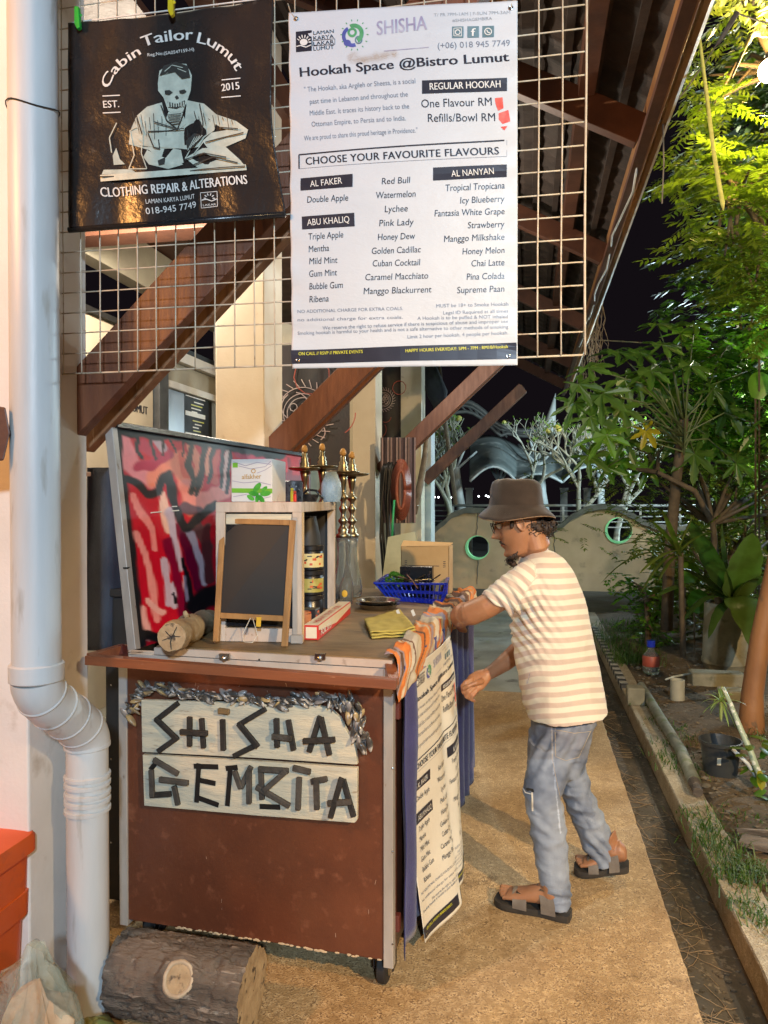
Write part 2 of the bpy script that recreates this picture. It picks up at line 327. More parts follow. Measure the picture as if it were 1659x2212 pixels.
O('gutter',G().loft([[(XE+.070,y,ZE+.03),(XE+.073,y,ZE-.02),(XE+.09,y,ZE-.04),(XE+.11,y,ZE-.02),(XE+.115,y,ZE+.05),(XE+.109,y,ZE+.05),(XE+.105,y,ZE-.01),(XE+.09,y,ZE-.03),(XE+.079,y,ZE-.01),(XE+.076,y,ZE+.03)] for y in (-1,12.7)]),M['gutter'],rf)
# cable on the fascia, hanging vines
M['cable']=mat('white_cable',(.6,.62,.6),None,20,.4,0); M['vine']=mat('dry_vine',(.16,.13,.1),(.1,.08,.06),20,.8,.1)
pts=[(XE-.03+.02*math.sin(i*1.7),4.0+i*.35,ZE-.15-.05*abs(math.sin(i*.8))) for i in range(14)]
o=O('eave_cable',G().tube(pts,.006,6),M['cable'],smooth=True,label='thin white cable sagging along the eaves board',cat='cable')
g=G()
for i in range(40):
    y=7+rnd.random()*4; p=Vector((XE+.1,y,ZE-.05)); pts=[p.copy()]
    for k in range(5): p=p+Vector((rnd.uniform(-.04,.05),rnd.uniform(-.04,.04),-rnd.uniform(.03,.14))); pts.append(p.copy())
    g.tube(pts,.004,3,False)
O('hanging_vines',g,M['vine'],kind='stuff',label='dry vines trailing from the far gutter')
# upper wall, beams and back wall of the verandah
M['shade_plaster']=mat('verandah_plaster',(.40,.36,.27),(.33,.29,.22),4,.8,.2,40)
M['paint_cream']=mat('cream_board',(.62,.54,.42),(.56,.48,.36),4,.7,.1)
wl=thing('shop_wall','shop wall behind the pillars with dark openings and cream beams','wall',(-3.0,6,0))
XB=-3.0
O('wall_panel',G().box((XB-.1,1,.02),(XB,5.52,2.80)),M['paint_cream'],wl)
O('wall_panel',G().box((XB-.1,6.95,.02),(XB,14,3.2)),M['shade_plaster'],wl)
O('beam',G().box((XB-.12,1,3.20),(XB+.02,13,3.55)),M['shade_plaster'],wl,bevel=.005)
O('ledge',G().box((XB-.12,1,2.80),(XB+.05,6.95,2.84)),M['black'],wl)
O('ceiling_board',G().box((-3.4,1,3.56),(-1.6,13,3.6)),M['rafter'],wl)
O('cross_beam',G().box((-3.4,4.3,3.2),(-1.82,4.5,3.555)),M['rafter'],wl,bevel=.004)
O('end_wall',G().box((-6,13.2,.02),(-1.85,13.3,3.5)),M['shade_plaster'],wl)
sg=thing('wall_sign','cream board lettered KARYA LUMUT behind the brace','sign',(XB,5,1.8))
O('board',G().box((XB+.004,3.8,1.5),(XB+.03,5.49,2.78)),M['paint_cream'],sg,bevel=.003)
dr=thing('shop_door','dark framed shop door with price notices stuck on it','door',(XB,6.2,0))
M['door_frame']=mat('grey_door_frame',(.10,.115,.13),(.07,.08,.09),10,.5,.1); M['door_glass']=mat('dim_door_glass',(.42,.50,.62),(.36,.44,.55),2,.2,0)
O('jamb',G().box((XB-.02,5.525,.02),(XB+.07,5.68,2.79)),M['door_frame'],dr,bevel=.004)
O('jamb',G().box((XB-.02,6.80,.02),(XB+.07,6.92,2.79)),M['black'],dr,bevel=.004)
O('lintel',G().box((XB-.02,5.69,2.70),(XB+.07,6.79,2.79)),M['plaster_white'],dr,bevel=.004)
O('transom',G().box((XB-.01,5.69,2.46),(XB+.05,6.79,2.52)),M['plaster_white'],dr,bevel=.004)
O('transom_panel',G().box((XB-.01,5.69,2.525),(XB+.01,6.79,2.695)),M['shade_plaster'],dr)
O('leaf_panel',G().box((XB-.02,5.69,.05),(XB+.01,6.08,2.455)),M['door_glass'],dr)
O('leaf_panel',G().box((XB-.02,6.085,.05),(XB+.01,6.66,2.455)),M['black'],dr)
O('leaf_panel',G().box((XB-.02,6.665,.05),(XB+.01,6.79,2.455)),M['door_glass'],dr)
M['green_photo']=mat('green_picture',(.2,.5,.05),(.6,.75,.3),14,.4,0)
for k,(z0,z1) in enumerate(((2.44,2.45),(2.27,2.31),(2.08,2.12))):
    O('notice_strip',G().box((XB+.012,6.10,z0),(XB+.016,6.5,z1)),M['ink_white'],dr)
O('notice_picture',G().box((XB+.012,6.12,1.90),(XB+.016,6.48,2.05)),M['ink_white'],dr)
O('leaf_print',G().box((XB+.017,6.17,1.94),(XB+.019,6.42,2.01)),M['green_photo'],dr)
for k in range(9):
    y=6.2+rnd.random()*.1; z=2.41-k*.03-(.05 if k>3 else 0); O('notice_line',G().box((XB+.012,y,z),(XB+.014,y+rnd.uniform(.1,.25),z-.01)),M['ink_yellow' if k%3==1 else 'ink_white'],dr)
# batik panels
M['batik']=mat('batik_black',(.010,.008,.009),(.022,.014,.014),6,.7,.1); M['batik_line']=mat('batik_line',(.40,.34,.32),(.3,.2,.2),8,.7,0); M['batik_red']=mat('batik_red_line',(.30,.06,.04),None,8,.7,0); M['maroon']=mat('maroon_board',(.13,.03,.02),(.09,.02,.015),5,.5,.1)
def batik(name,lb,c,w_,h_,seed,red=False):
    r_=random.Random(seed); t=thing(name,lb,'batik cloth',c); c=Vector(c)
    O('cloth',G().grid(lambda a,b:(c.x+(a-.5)*w_,c.y+.02*math.sin(a*9),c.z+(b-.5)*h_),16,4),M['batik'],t,smooth=True)
    g=G(); g2=G()
    def arc(cx,cz,r,a0,a1,n=16,gg=g,th=.004): gg.tube([(c.x+cx+r*math.cos(a0+(a1-a0)*i/n),c.y-.03,c.z+cz+r*math.sin(a0+(a1-a0)*i/n)) for i in range(n+1)],th,4)
    cx,cz=-.1*w_,-.05*h_
    for r in (.20,.25,.33): arc(cx,cz,r*w_,0,2*PI,30)
    for k in range(26):
        a=k*2*PI/26; g.tube([(c.x+cx+math.cos(a)*w_*.34,c.y-.03,c.z+cz+math.sin(a)*w_*.34),(c.x+cx+math.cos(a+.15)*w_*.43,c.y-.03,c.z+cz+math.sin(a+.15)*w_*.43)],.004,4)
    for k in range(9): arc(cx+r_.uniform(-.12,.12)*w_,cz+r_.uniform(-.12,.12)*w_,.05*w_,0,2*PI,8)
    for k in range(8):
        x=r_.uniform(-.5,.5)*w_; z=r_.uniform(-.5,.5)*h_; arc(x,z,r_.uniform(.1,.3)*w_,r_.uniform(0,6),r_.uniform(6,9),14,g2 if (red or k%3==0) else g,.005)
    O('white_line_print',g,M['batik_line'],t); O('red_line_print',g2,M['batik_red'],t)
    return t
batik('batik_hanging','black batik with pale rosette behind the second brace',PY(672,880,5.6),.62,1.0,3)
batik('batik_hanging','narrow black batik with red curls between the far pillars',PY(835,850,8.6),.34,1.5,5,True)
O('maroon_board',G().box((-1.74,5.2,.3),(-1.58,5.25,1.82)),M['maroon'],label='plain maroon timber board left of the third pillar',cat='board',bevel=.004)
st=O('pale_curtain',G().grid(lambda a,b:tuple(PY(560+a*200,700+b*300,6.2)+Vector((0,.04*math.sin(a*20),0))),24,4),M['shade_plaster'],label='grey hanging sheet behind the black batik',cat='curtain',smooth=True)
# ---- downpipe ----
M['pvc']=mat('grimy_pvc_pipe',(.62,.64,.64),(.52,.53,.52),5,.42,.10,26,c3=(.30,.27,.22),s3=15,t3=(.60,.80),stretch=(1.6,1.6,.28))
t=thing('downpipe','grey white plastic downpipe with an offset bend on the nearest pillar','pipe',(-1.25,1.92,0))
xp=-1.415; y1,y2=1.925,2.175
_O=O
def O(nm,g,*a,**k):
    if isinstance(g,G): g.v=[tuple(CAM+(Vector(q)-CAM)*.885) for q in g.v]
    return _O(nm,g,*a,**k)
g=G().tube([(xp,y1,4.2),(xp,y1,3),(xp,y1,2),(xp,y1,.98)],.0675,32); O('upper_pipe',g,M['pvc'],t,smooth=True,auto=40)
pts=[]
for i in range(17):
    a=i/16; s_=a*a*(3-2*a); pts.append((xp,y1+(y2-y1)*s_,.98-.27*a))
O('bend',G().tube(pts,.0715,32),M['pvc'],t,smooth=True,auto=40)
O('lower_pipe',G().tube([(xp,y2,.71),(xp,y2,.4),(xp,y2,-.185)],.0655,32),M['pvc'],t,smooth=True,auto=40)
O('collar',G().lathe((xp,y1,.975),[(.072,0),(.076,.004),(.076,.05),(.072,.054)],32),M['pvc'],t,smooth=True,auto=40)
for z in (.70,.60,.575,.545,.52,.49): O('collar',G().lathe((xp,y2,z),[(.066,-.002),(.0725,.001),(.0725,.012),(.066,.015)],32),M['pvc'],t,smooth=True,auto=40)
for k,a in enumerate((.22,.42,.6,.8)):
    p=Vector(pts[int(a*16)]); q=Vector(pts[int(a*16)+1]); O('collar',G().lathe(p,[(.072,-.003),(.0745,0),(.0745,.004),(.072,.007)],32,q-p),M['pvc'],t,smooth=True,auto=40)
O('strap_wire',G().tube([(xp+.071*math.cos(a),y1+.071*math.sin(a),2.63+.012*math.sin(a*2)) for a in [k*PI/12 for k in range(25)]],.002,5),M['black'],t)
O=_O
O('timber_bracket',G().add([tuple(PD(-60,870,1.85)),tuple(PD(12,880,1.85)),tuple(PD(22,935,1.85)),tuple(PD(8,995,1.85)),tuple(PD(-60,1000,1.85))]+[tuple(PD(-60,870,1.95)),tuple(PD(12,880,1.95)),tuple(PD(22,935,1.95)),tuple(PD(8,995,1.95)),tuple(PD(-60,1000,1.95))],[(0,1,2,3,4),(9,8,7,6,5),(0,5,6,1),(1,6,7,2),(2,7,8,3),(3,8,9,4),(4,9,5,0)]),M['rafter'],label='end of a dark timber bracket at the left edge',cat='bracket',bevel=.004)
# ================= WIRE MESH =================
YM=2.0
mp_=thing('wire_mesh_panel','rusty white wire grid panel hanging under the eaves with two banners tied on','mesh panel',(-.6,YM,1.88))
x0,x1,z0,z1=-1.385,.142,1.884,3.02
r_=random.Random(5)
def wline(a,b,th,ax):
    pts=[]; a=Vector(a); b=Vector(b); ph=r_.uniform(0,6)
    for i in range(9):
        s_=i/8; p=a.lerp(b,s_); p[ax]+=.0022*math.sin(s_*5+ph)*math.sin(s_*PI); pts.append(p)
    return G().tube(pts,th,5)
nx=int((x1-x0)/.0606)
for i in range(nx+1):
    x=x1-i*.0606; O('wire',wline((x,YM,z0),(x,YM,z1),.0021 if i else .0030,0),M['wire'],mp_,smooth=True)
for i in range(19):
    z=z0+i*.0605; O('wire',wline((x0,YM+.004,z),(x1,YM+.004,z),.0021 if i else .0028,2),M['wire'],mp_,smooth=True)
# ================= PRINTED TEXT =================
_tc={}
def text_mesh(s,bold=0.0,shear=0.0,space=1.0,res=3):
    k=(s,bold,shear,space)
    if k in _tc: return _tc[k]
    c=bpy.data.curves.new('t','FONT'); c.body=s; c.size=1; c.offset=bold; c.shear=shear; c.space_character=space; c.resolution_u=res; c.fill_mode='FRONT'
    o=bpy.data.objects.new('t',c); me=bpy.data.meshes.new_from_object(o)
    vs=[tuple(v.co) for v in me.vertices]; fs=[tuple(p.vertices) for p in me.polygons]
    bpy.data.objects.remove(o); bpy.data.meshes.remove(me); bpy.data.curves.remove(c)
    if vs:
        x0=min(v[0] for v in vs); x1=max(v[0] for v in vs)
    else: x0,x1=0,1
    _tc[k]=(vs,fs,x0,x1); return _tc[k]
CAP=.70
class Sheet:
    """surf(a,b,off): a 0..1 across, b 0..1 down; uv(u,v)->(a,b) for content measured on the flat design"""
    def __init__(s,surf,uv): s.surf=surf; s.uv=uv
    def P(s,u,v,off=.0020): a,b=s.uv(u,v); return s.surf(a,b,off)
    def text(s,g,st,p0,p1,h,bold=0,shear=0,space=1,off=.0020):
        vs,fs,x0,x1=text_mesh(st,0,shear,space); p0=Vector(p0); p1=Vector(p1); d=p1-p0; n=Vector((d.y,-d.x)).normalized(); e=d.normalized()
        mv,mf=len(g.v),len(g.f)
        for i_,sh_ in enumerate((-1,0,1) if bold>=.009 else (0,)):
            out=[]
            for x,y,z in vs:
                q=p0+d*((x-x0)/(x1-x0))+n*(y/CAP*h)+e*(sh_*bold*h*1.5); out.append(s.P(q.x,q.y,off+.00012*i_))
            g.add(out,fs)
        g.marks.append((mv,mf,len(g.v),len(g.f)))
    def arc(s,g,st,pts,h,bold=0,off=.0020,shear=0):
        vs,fs,x0,x1=text_mesh(st,0,shear); P_=[Vector(p) for p in pts]; L_=[0]
        for a,b in zip(P_,P_[1:]): L_.append(L_[-1]+(b-a).length)
        def at(t):
            t=t*L_[-1]
            for i in range(len(L_)-1):
                if t<=L_[i+1] or i==len(L_)-2:
                    k=(t-L_[i])/(L_[i+1]-L_[i]); d=(P_[i+1]-P_[i]).normalized(); return P_[i].lerp(P_[i+1],k),d
        mv,mf=len(g.v),len(g.f)
        for i_,sh_ in enumerate((-1,0,1)):
            out=[]
            for x,y,z in vs:
                p,d=at(min(max((x-x0)/(x1-x0),0),1)); n=Vector((d.y,-d.x)); q=p+n*(y/CAP*h)+d*(sh_*bold*h*1.8); out.append(s.P(q.x,q.y,off+.00012*i_))
            g.add(out,fs)
        g.marks.append((mv,mf,len(g.v),len(g.f)))
    def poly(s,g,pts,off=.0020,sub=0):
        if sub:
            (a,b,c,d)=[Vector(p) for p in pts]
            def fn(i,j): q=a.lerp(b,i).lerp(d.lerp(c,i),j); return s.P(q.x,q.y,off)
            g.grid(fn,sub,max(2,sub//3)); return
        from mathutils.geometry import tessellate_polygon as tp
        g.add([s.P(u,v,off) for u,v in pts],[tuple(range(len(pts)))] if len(pts)<5 else [tuple(t) for t in tp([[Vector((u,-v,0)) for u,v in pts]])])
    def line(s,g,pts,wd,off=.0020):
        P_=[Vector(p) for p in pts]
        for a,b in zip(P_,P_[1:]):
            n=Vector((b.y-a.y,a.x-b.x)).normalized()*wd/2; k=max(1,int((b-a).length/40))
            for i in range(k):
                p=a.lerp(b,i/k); q=a.lerp(b,(i+1)/k); s.poly(g,[p-n,q-n,q+n,p+n],off)
    def ring(s,g,c,r,wd,off=.0020,n=20,a0=0,a1=2*PI):
        for k in range(n):
            t=a0+(a1-a0)*k/n; t2=a0+(a1-a0)*(k+1)/n
            s.poly(g,[(c[0]+math.cos(t)*(r-wd/2),c[1]+math.sin(t)*(r-wd/2)),(c[0]+math.cos(t2)*(r-wd/2),c[1]+math.sin(t2)*(r-wd/2)),(c[0]+math.cos(t2)*(r+wd/2),c[1]+math.sin(t2)*(r+wd/2)),(c[0]+math.cos(t)*(r+wd/2),c[1]+math.sin(t)*(r+wd/2))],off)
    def disc(s,g,c,r,ry=None,off=.0020,n=16): ry=ry or r; s.poly(g,[(c[0]+math.cos(2*PI*k/n)*r,c[1]+math.sin(2*PI*k/n)*ry) for k in range(n)],off)
M['vinyl']=mat('white_vinyl',(.60,.64,.68),(.56,.60,.64),3,.42,.22,9,c3=(.50,.52,.55),s3=14,t3=(.7,.85),spec=.35,bdist=.02,stretch=(1,1,1.6))
M['vinyl_black']=mat('black_vinyl',(.030,.024,.022),(.020,.017,.016),6,.27,.30,11,coat=0,bdist=.02,c3=(.10,.085,.07),s3=17,t3=(.68,.8))
M['ink_green']=mat('green_ink',(.10,.36,.16),None,20,.4,0,rvar=0); M['ink_blue']=mat('blue_ink',(.10,.12,.42),None,20,.4,0,rvar=0); M['ink_teal']=mat('slate_ink',(.14,.24,.28),None,20,.4,0,rvar=0); M['ink_violet']=mat('faded_violet_ink',(.30,.27,.42),(.5,.5,.6),18,.4,0,rvar=0); M['ink_faint']=mat('faint_ink',(.40,.42,.45),None,20,.4,0,rvar=0)
def menu(sh,parent,full=True,k=1.0):
    """design of the shisha menu banner, u 622..1120, v 0..795 as on the upright banner"""
    o1=.0012*k; K=G(); GY=G(); W=G(); GR=G(); BL=G(); TE=G(); VI=G(); RD=G(); YE=G(); FA=G()
    # logo 1
    sh.poly(K,[(641,70),(677,66),(677,110),(641,113)]); sh.disc(W,(659,92),9,7,.0034*k)
    for i in range(8):
        a=PI+PI*i/7; sh.line(W,[(659+math.cos(a)*11,92+math.sin(a)*9),(659+math.cos(a)*17,92+math.sin(a)*15)],2.4,.0034*k)
    sh.line(W,[(642,101),(652,99),(664,103),(676,98)],2.2,.0034*k)
    for s_,v in (('LAMAN',76),('KARYA',87),('LAKAR',98.5),('LUMUT',109.5)): sh.text(K,s_,(681,v+.5),(727,v-3.5),8,.01)
    sh.line(K,[(679,88.5),(729,85),(729,96.5),(679,100),(679,88.5)],1)
    # logo 2
    sh.ring(BL,(768,80),19,8,n=24,a0=1.2,a1=4.2); sh.ring(GR,(772,74),17,9,n=20,a0=4.2,a1=7.4); sh.ring(GR,(768,72),8,5,.002*k); sh.ring(TE,(782,88),7,3,.002*k); sh.disc(BL,(757,94),8,7); 
    for i in range(14):
        a=i*2*PI/14; sh.line(GR,[(773+math.cos(a)*27,77+math.sin(a)*30),(773+math.cos(a)*31,77+math.sin(a)*34)],2)
    sh.text(VI,'SHISHA',(823,78),(930,66),31,.012,.1); sh.arc(VI,'Gembira',[(824,108),(860,112),(925,98)],18,.012,.25); sh.line(VI,[(838,112),(934,104)],1.6)
    sh.text(FA,"T/ FR 7PM-1AM | F-SUN 7PM-3AM",(945,38),(1103,30),7); sh.text(FA,'#SHISHAGEMBIRA',(984,50),(1066,44),7)
    for i,u in enumerate((995,1027,1058)):
        v=72-i*1.2; sh.poly(TE,[(u-12,v-12),(u+12,v-13),(u+12,v+11),(u-12,v+12)])
        if i==0: sh.ring(W,(u,v),5,2,.0034*k); sh.line(W,[(u-8,v-8),(u+8,v-9),(u+8,v+8),(u-8,v+8),(u-8,v-8)],1.3,.0034*k)
        elif i==1: sh.text(W,'f',(u-4,v+9),(u+5,v+9),17,.02,off=.0034*k)
        else: sh.ring(W,(u,v),7,2,.0034*k); sh.line(W,[(u-3,v-3),(u,v+2),(u+4,v+3)],2.4,.0034*k)
    sh.text(GY,'(+06) 018 945 7749',(953,107),(1103,99),13)
    sh.text(K,'Hookah Space @Bistro Lumut',(651,166),(1101,132),20,.028)
    for s_,u0,v0,u1,v1 in (('" The Hookah, aka Argileh or Sheesa, is a social',660,199,906,182),('past time in Lebanon and throughout the',673,225,890,211),('Middle East. It traces its history back to the',673,250,893,237),('Ottoman Empire, to Persia and to India.',677,274,886,263),('We are proud to share this proud heritage in Providence."',660,304,911,289)):
        sh.text(GY,s_,(u0,v0),(u1,v1),11,.006)
    sh.poly(K,[(920,176),(1097,168),(1097,196),(920,205)],sub=6); sh.text(W,'REGULAR HOOKAH',(937,197),(1084,189),15,.012,off=.0034*k)
    sh.text(K,'One Flavour RM',(919,235),(1066,228),18,.004); sh.text(K,'Refills/Bowl RM',(933,266),(1073,262),18,.004)
    sh.poly(RD,[(1072,212),(1088,210),(1090,234),(1079,240),(1074,226)]); sh.poly(RD,[(1080,245),(1100,238),(1104,262),(1088,268),(1080,258)],.0016*k); sh.poly(RD,[(1084,274),(1098,272),(1092,282)])
    sh.line(K,[(648,364),(648,334),(1092,304)],3.0); sh.line(GY,[(648,364),(1097,338),(1097,304)],.8)
    sh.text(K,'CHOOSE YOUR FAVOURITE FLAVOURS',(664,356),(1081,334),16,.02,0,1.05)
    for a,s_,t0,t1 in (([(652,385),(770,377),(770,405),(652,412)],'AL FAKER',(675,405),(747,398)),([(655,468),(773,460),(774,489),(656,496)],'ABU KHALIQ',(668,488),(763,481)),([(944,364),(1097,355),(1097,383),(944,392)],'AL NANYAN',(983,384),(1071,377))):
        sh.poly(K,a,sub=6); sh.text(W,s_,t0,t1,14,.004,off=.0034*k)
    items=[('Double Apple',667,438,760,434),('Triple Apple',671,518,749,513),('Mentha',671,545,717,542),('Mild Mint',672,571,736,568),('Gum Mint',672,598,735,595),('Bubble Gum',672,625,748,622),('Ribena',672,653,716,651),
     ('Red Bull',834,400,896,397),('Watermelon',822,430,907,426),('Lychee',840,459,890,457),('Pink Lady',828,489,903,486),('Honey Dew',825,519,906,516),('Golden Cadillac',812,549,918,545),('Cuban Cocktail',814,576,917,573),('Caramel Macchiato',798,606,934,602),('Manggo Blackurrent',794,636,941,632),
     ('Tropical Tropicana',971,414,1093,407),('Icy Blueberry',1001,440,1093,435),('Fantasia White Grape',947,468,1093,462),('Strawberry',1017,493,1093,490),('Manggo Milkshake',967,523,1093,517),('Honey Melon',1006,550,1093,546),('Chai Latte',1025,576,1093,573),('Pina Colada',1015,605,1093,602),('Supreme Paan',995,634,1093,630)]
    for s_,a,b,c,d in items: sh.text(K,s_,(a,b),(c,d),14,.007,.12)
    for s_,u0,v0,u1,v1,hh in (('NO ADDITIONAL CHARGE FOR EXTRA COALS.',645,676,880,670,7),('no additional charge for extra coals.',645,694,880,689,7),('MUST be 18+ to Smoke Hookah',951,665,1101,660,7.5),('Legal ID Required at all times',966,680,1101,675,7.5),('A Hookah is to be puffed & NOT inhaled',911,692,1100,687,7.5),('We reserve the right to refuse service if there is suspicious of abuse and improper use',702,712,1101,697,7.5),('Smoking hookah is harmful to your health and is not a safe alternative to other methods of smoking',645,723,1101,709,7.5),('Limit 2 hour per hookah. 4 people per hookah.',890,732,1101,722,7.5)):
        sh.text(GY,s_,(u0,v0),(u1,v1),hh)
    sh.poly(K,[(630,757),(1118,740),(1118,775),(631,786)],sub=12)
    sh.text(YE,'ON CALL // RSVP // PRIVATE EVENTS',(648,768),(792,763),7,.02,off=.0034*k); sh.text(YE,'HAPPY HOURS EVERYDAY: 5PM - 7PM : RM10/Hookah',(886,762),(1100,752),7,.02,off=.0034*k)
    for nm,g,m in (('black_lettering',K,'ink'),('grey_lettering',GY,'ink_grey'),('white_lettering',W,'ink_white'),('green_print',GR,'ink_green'),('blue_print',BL,'ink_blue'),('slate_print',TE,'ink_teal'),('faded_lettering',VI,'ink_violet'),('red_marker_patch',RD,'ink_red'),('yellow_lettering',YE,'ink_yellow'),('faint_lettering',FA,'ink_faint')):
        if g.v: OL(nm,g,M[m],parent)
    for (u,v) in ((641,42),(1104,17),(646,778),(1101,769)):
        c=sh.P(u,v,.002*k); q=sh.P(u,v,.006*k); n=(q-c).normalized(); O('eyelet',G().lathe(c,[(.0035,0),(.0062,0),(.0065,.001),(.0045,.0018),(.003,.001)],14,n,False),M['steel'],parent,smooth=True); O('eyelet_hole',G().lathe(c,[(.0035,-.0003),(.001,-.0002)],10,n),M['ink'],parent)
def uv2(u,v):
    a=(u-(624+8*(v/795)))/(494-6*(v/795)); vt=28-26*a; vb=796-7*a; return a,(v-vt)/(vb-vt)
TLc,TRc,BRc,BLc=[PY(u,v,1.975) for u,v in ((624,28),(1118,2),(1118,789),(631,796))]
def surf2(a,b,off=0):
    p=TLc.lerp(TRc,a).lerp(BLc.lerp(BRc,a),b)
    d=.007*math.sin(a*3.1)*math.sin(b*2.6+.4)+.0045*noise.noise(Vector((a*3,b*4,1)))
    for c_ in (.49,.87,.06): d+=.0018*math.exp(-((b-c_-.012*math.sin(a*4))/.012)**2)
    d+=.003*math.sin(b*60+a*3)*(max(0,a-.86)/.14)**2+.003*math.sin(b*55-a*3)*(max(0,.1-a)/.1)**2
    return p+Vector((0,-d-off*1.05,0))
bn=thing('menu_banner','large white shisha menu banner tied upright on the wire mesh','banner',(-.1,1.97,1.9),group='white shisha menu banners')
O('sheet',G().grid(lambda a,b:surf2(a,b,0),110,160),M['vinyl'],bn,smooth=True,solid=.0012)
menu(Sheet(surf2,uv2),bn)
for p,q in (((641,42),(622,8)),((1104,17),(1112,-8))):
    O('tie_string',G().tube([PY(*p,1.97),PY((p[0]+q[0])/2-3,(p[1]+q[1])/2+4,1.975),PY(*q,1.998)],.0016,5),M['wire'],bn)
# ---- tailor poster ----
def uv1(u,v):
    b=(v-50)/450; lx=148+4*b; a=(u-lx)/(444+ (0 if b<.5 else 22*((b-.5)/.5)**1.5)+2*b); vt=51-56*a; vb=497-34*a; return a,(v-vt)/(vb-vt)
def surf1(a,b,off=0):
    lx=148+4*b; rx=592+2*b-6*math.sin(b*PI)+(24*((b-.5)/.5)**1.5 if b>.5 else 0); vt=51-56*a; vb=497-34*a
    p=PY(lx+(rx-lx)*a,vt+(vb-vt)*b,1.965)
    d=.012*math.sin(a*9+b*1.5)*(.3+b*.5)*.6+.006*noise.noise(Vector((a*7,b*3,5)))+.003*noise.noise(Vector((a*8,b*7,2)))+.014*(a*2-1)**4
    return p+Vector((0,-d-off*1.8+.012,0))
ps=thing('tailor_poster','dark brown tailor poster with a skull-faced sewing figure clipped to the mesh','poster',(-.9,1.96,2.3))
O('sheet',G().grid(lambda a,b:surf1(a,b,0),110,110),M['vinyl_black'],ps,smooth=True,solid=.0012)
sh=Sheet(surf1,uv1); W=G(); F1=G(); D=G(); LN=G()
M['print_pale']=mat('pale_printed_figure',(.62,.66,.55),(.46,.50,.42),30,.35,.05,rvar=0); M['print_line']=mat('printed_shadow',(.05,.05,.045),None,20,.35,0,rvar=0)
sh.arc(W,'Cabin',[(237,189),(243,168),(258,147),(278,129),(303,113)],21,.02); sh.arc(W,'Tailor',[(308,98),(335,88),(375,82),(415,81)],24,.02); sh.arc(W,'Lumut',[(424,88),(450,94),(478,112),(500,132),(514,154)],23,.02)
sh.text(W,'Reg.No:(SA0547159-H)',(317,118),(418,105),7,.01)
sh.text(W,'EST.',(224,232),(257,229),15,.012); sh.text(W,'2015',(484,197),(523,192),16,.02)
for a in ([(222,207),(258,203)],[(222,243),(260,240)],[(483,172),(524,168)],[(483,210),(526,207)]): sh.line(W,a,2.2)
sh.text(W,'CLOTHING REPAIR & ALTERATIONS',(218,424),(534,396),20,.016); sh.text(W,'LAMAN KARYA LUMUT',(312,437),(419,426),10,.008); sh.text(W,'018-945 7749',(312,460),(422,446),14,.004)
sh.line(W,[(432,415),(468,412),(468,444),(433,448),(432,415)],1.2); sh.line(W,[(434,431),(445,429),(456,433),(467,428)],2)
for i in range(6): a=PI+PI*i/5; sh.line(W,[(451+7*math.cos(a),427+6*math.sin(a)),(451+12*math.cos(a),427+11*math.sin(a))],2)
sh.text(W,'LAKAR',(437,444),(465,442),4.5)
c=lambda L_:[(x/2.5,y/2.5) for x,y in L_]
def tri(g,L_,off): sh.poly(g,c(L_),off)
o_=.0012
tri(F1,[(850,440),(858,372),(925,328),(1005,335),(1038,398),(1032,480),(1012,540),(992,592),(942,612),(905,585),(880,515),(852,480)],.0028)
tri(D,[(862,402),(885,348),(950,326),(1018,350),(1032,412),(985,420),(945,382),(885,395)],.0050)
for L_ in ([(890,482),(915,478),(935,490),(915,505),(892,500)],[(970,482),(1000,476),(1012,488),(992,500),(972,496)],[(945,515),(958,505),(968,520),(955,530)],[(905,540),(955,552),(1005,535),(1000,560),(955,578),(915,570)]): tri(D,L_,.0050)
for x in range(912,1002,14): sh.line(F1,c([(x,543),(x+1,570)]),2.8,.0056)
for k in range(5): sh.line(D,c([(905+k*4,612+k*13),(985-k*3,608+k*13)]),1.8,.0054)
for k in range(9): sh.line(D,c([(720+k*22,600+(k*37)%60),(735+k*20,660+(k*53)%90)]),1.3,.0054); sh.line(D,c([(1060+k*26,600+(k*31)%50),(1075+k*25,650+(k*47)%70)]),1.3,.0054)
for L_ in ([(890,380),(930,345),(990,360)],[(900,390),(950,360),(1010,385)]): sh.line(F1,c(L_),1.6,.0056)
tri(F1,[(905,590),(985,595),(1010,660),(950,700),(880,660)],.0022)
tri(F1,[(870,540),(790,565),(735,618),(700,700),(690,770),(800,800),(860,850),(880,790),(960,790),(960,680),(890,640)],.0020)
tri(F1,[(1010,530),(1110,555),(1185,620),(1165,700),(1110,740),(1080,790),(1010,800),(960,790),(960,680),(1000,640)],.0021)
tri(F1,[(1165,610),(1290,655),(1352,700),(1335,745),(1220,790),(1130,800),(1100,760),(1150,712),(1230,700),(1160,660)],.0022)
tri(F1,[(790,800),(850,830),(960,860),(985,880),(900,900),(800,880),(770,840)],.0022)
tri(F1,[(880,850),(930,790),(975,800),(990,870),(940,890)],.0028); tri(F1,[(1000,845),(1100,798),(1225,790),(1300,860),(1325,892),(1090,915),(1040,880)],.0022)
tri(F1,[(542,945),(1330,884),(1334,915),(545,980)],.0022); tri(F1,[(560,915),(700,905),(730,925),(550,942)],.0020)
tri(F1,[(604,835),(622,790),(640,850),(668,878),(610,885)],.0022)
for L_ in ([(800,705),(1000,690)],[(800,710),(830,790),(860,795),(855,745)],[(870,560),(900,640),(960,690)],[(1010,560),(985,640),(960,690)],[(1090,560),(1110,660),(1100,740)],[(740,620),(770,720)],[(1020,700),(1030,800)],[(1120,770),(1230,740),(1330,720)],[(1000,860),(1110,830),(1230,850)],[(1050,890),(1160,850),(1290,880)],[(1200,690),(1300,700)],[(830,650),(960,690)],[(545,958),(1330,898)]): sh.line(D,c(L_),2.4,.0054)
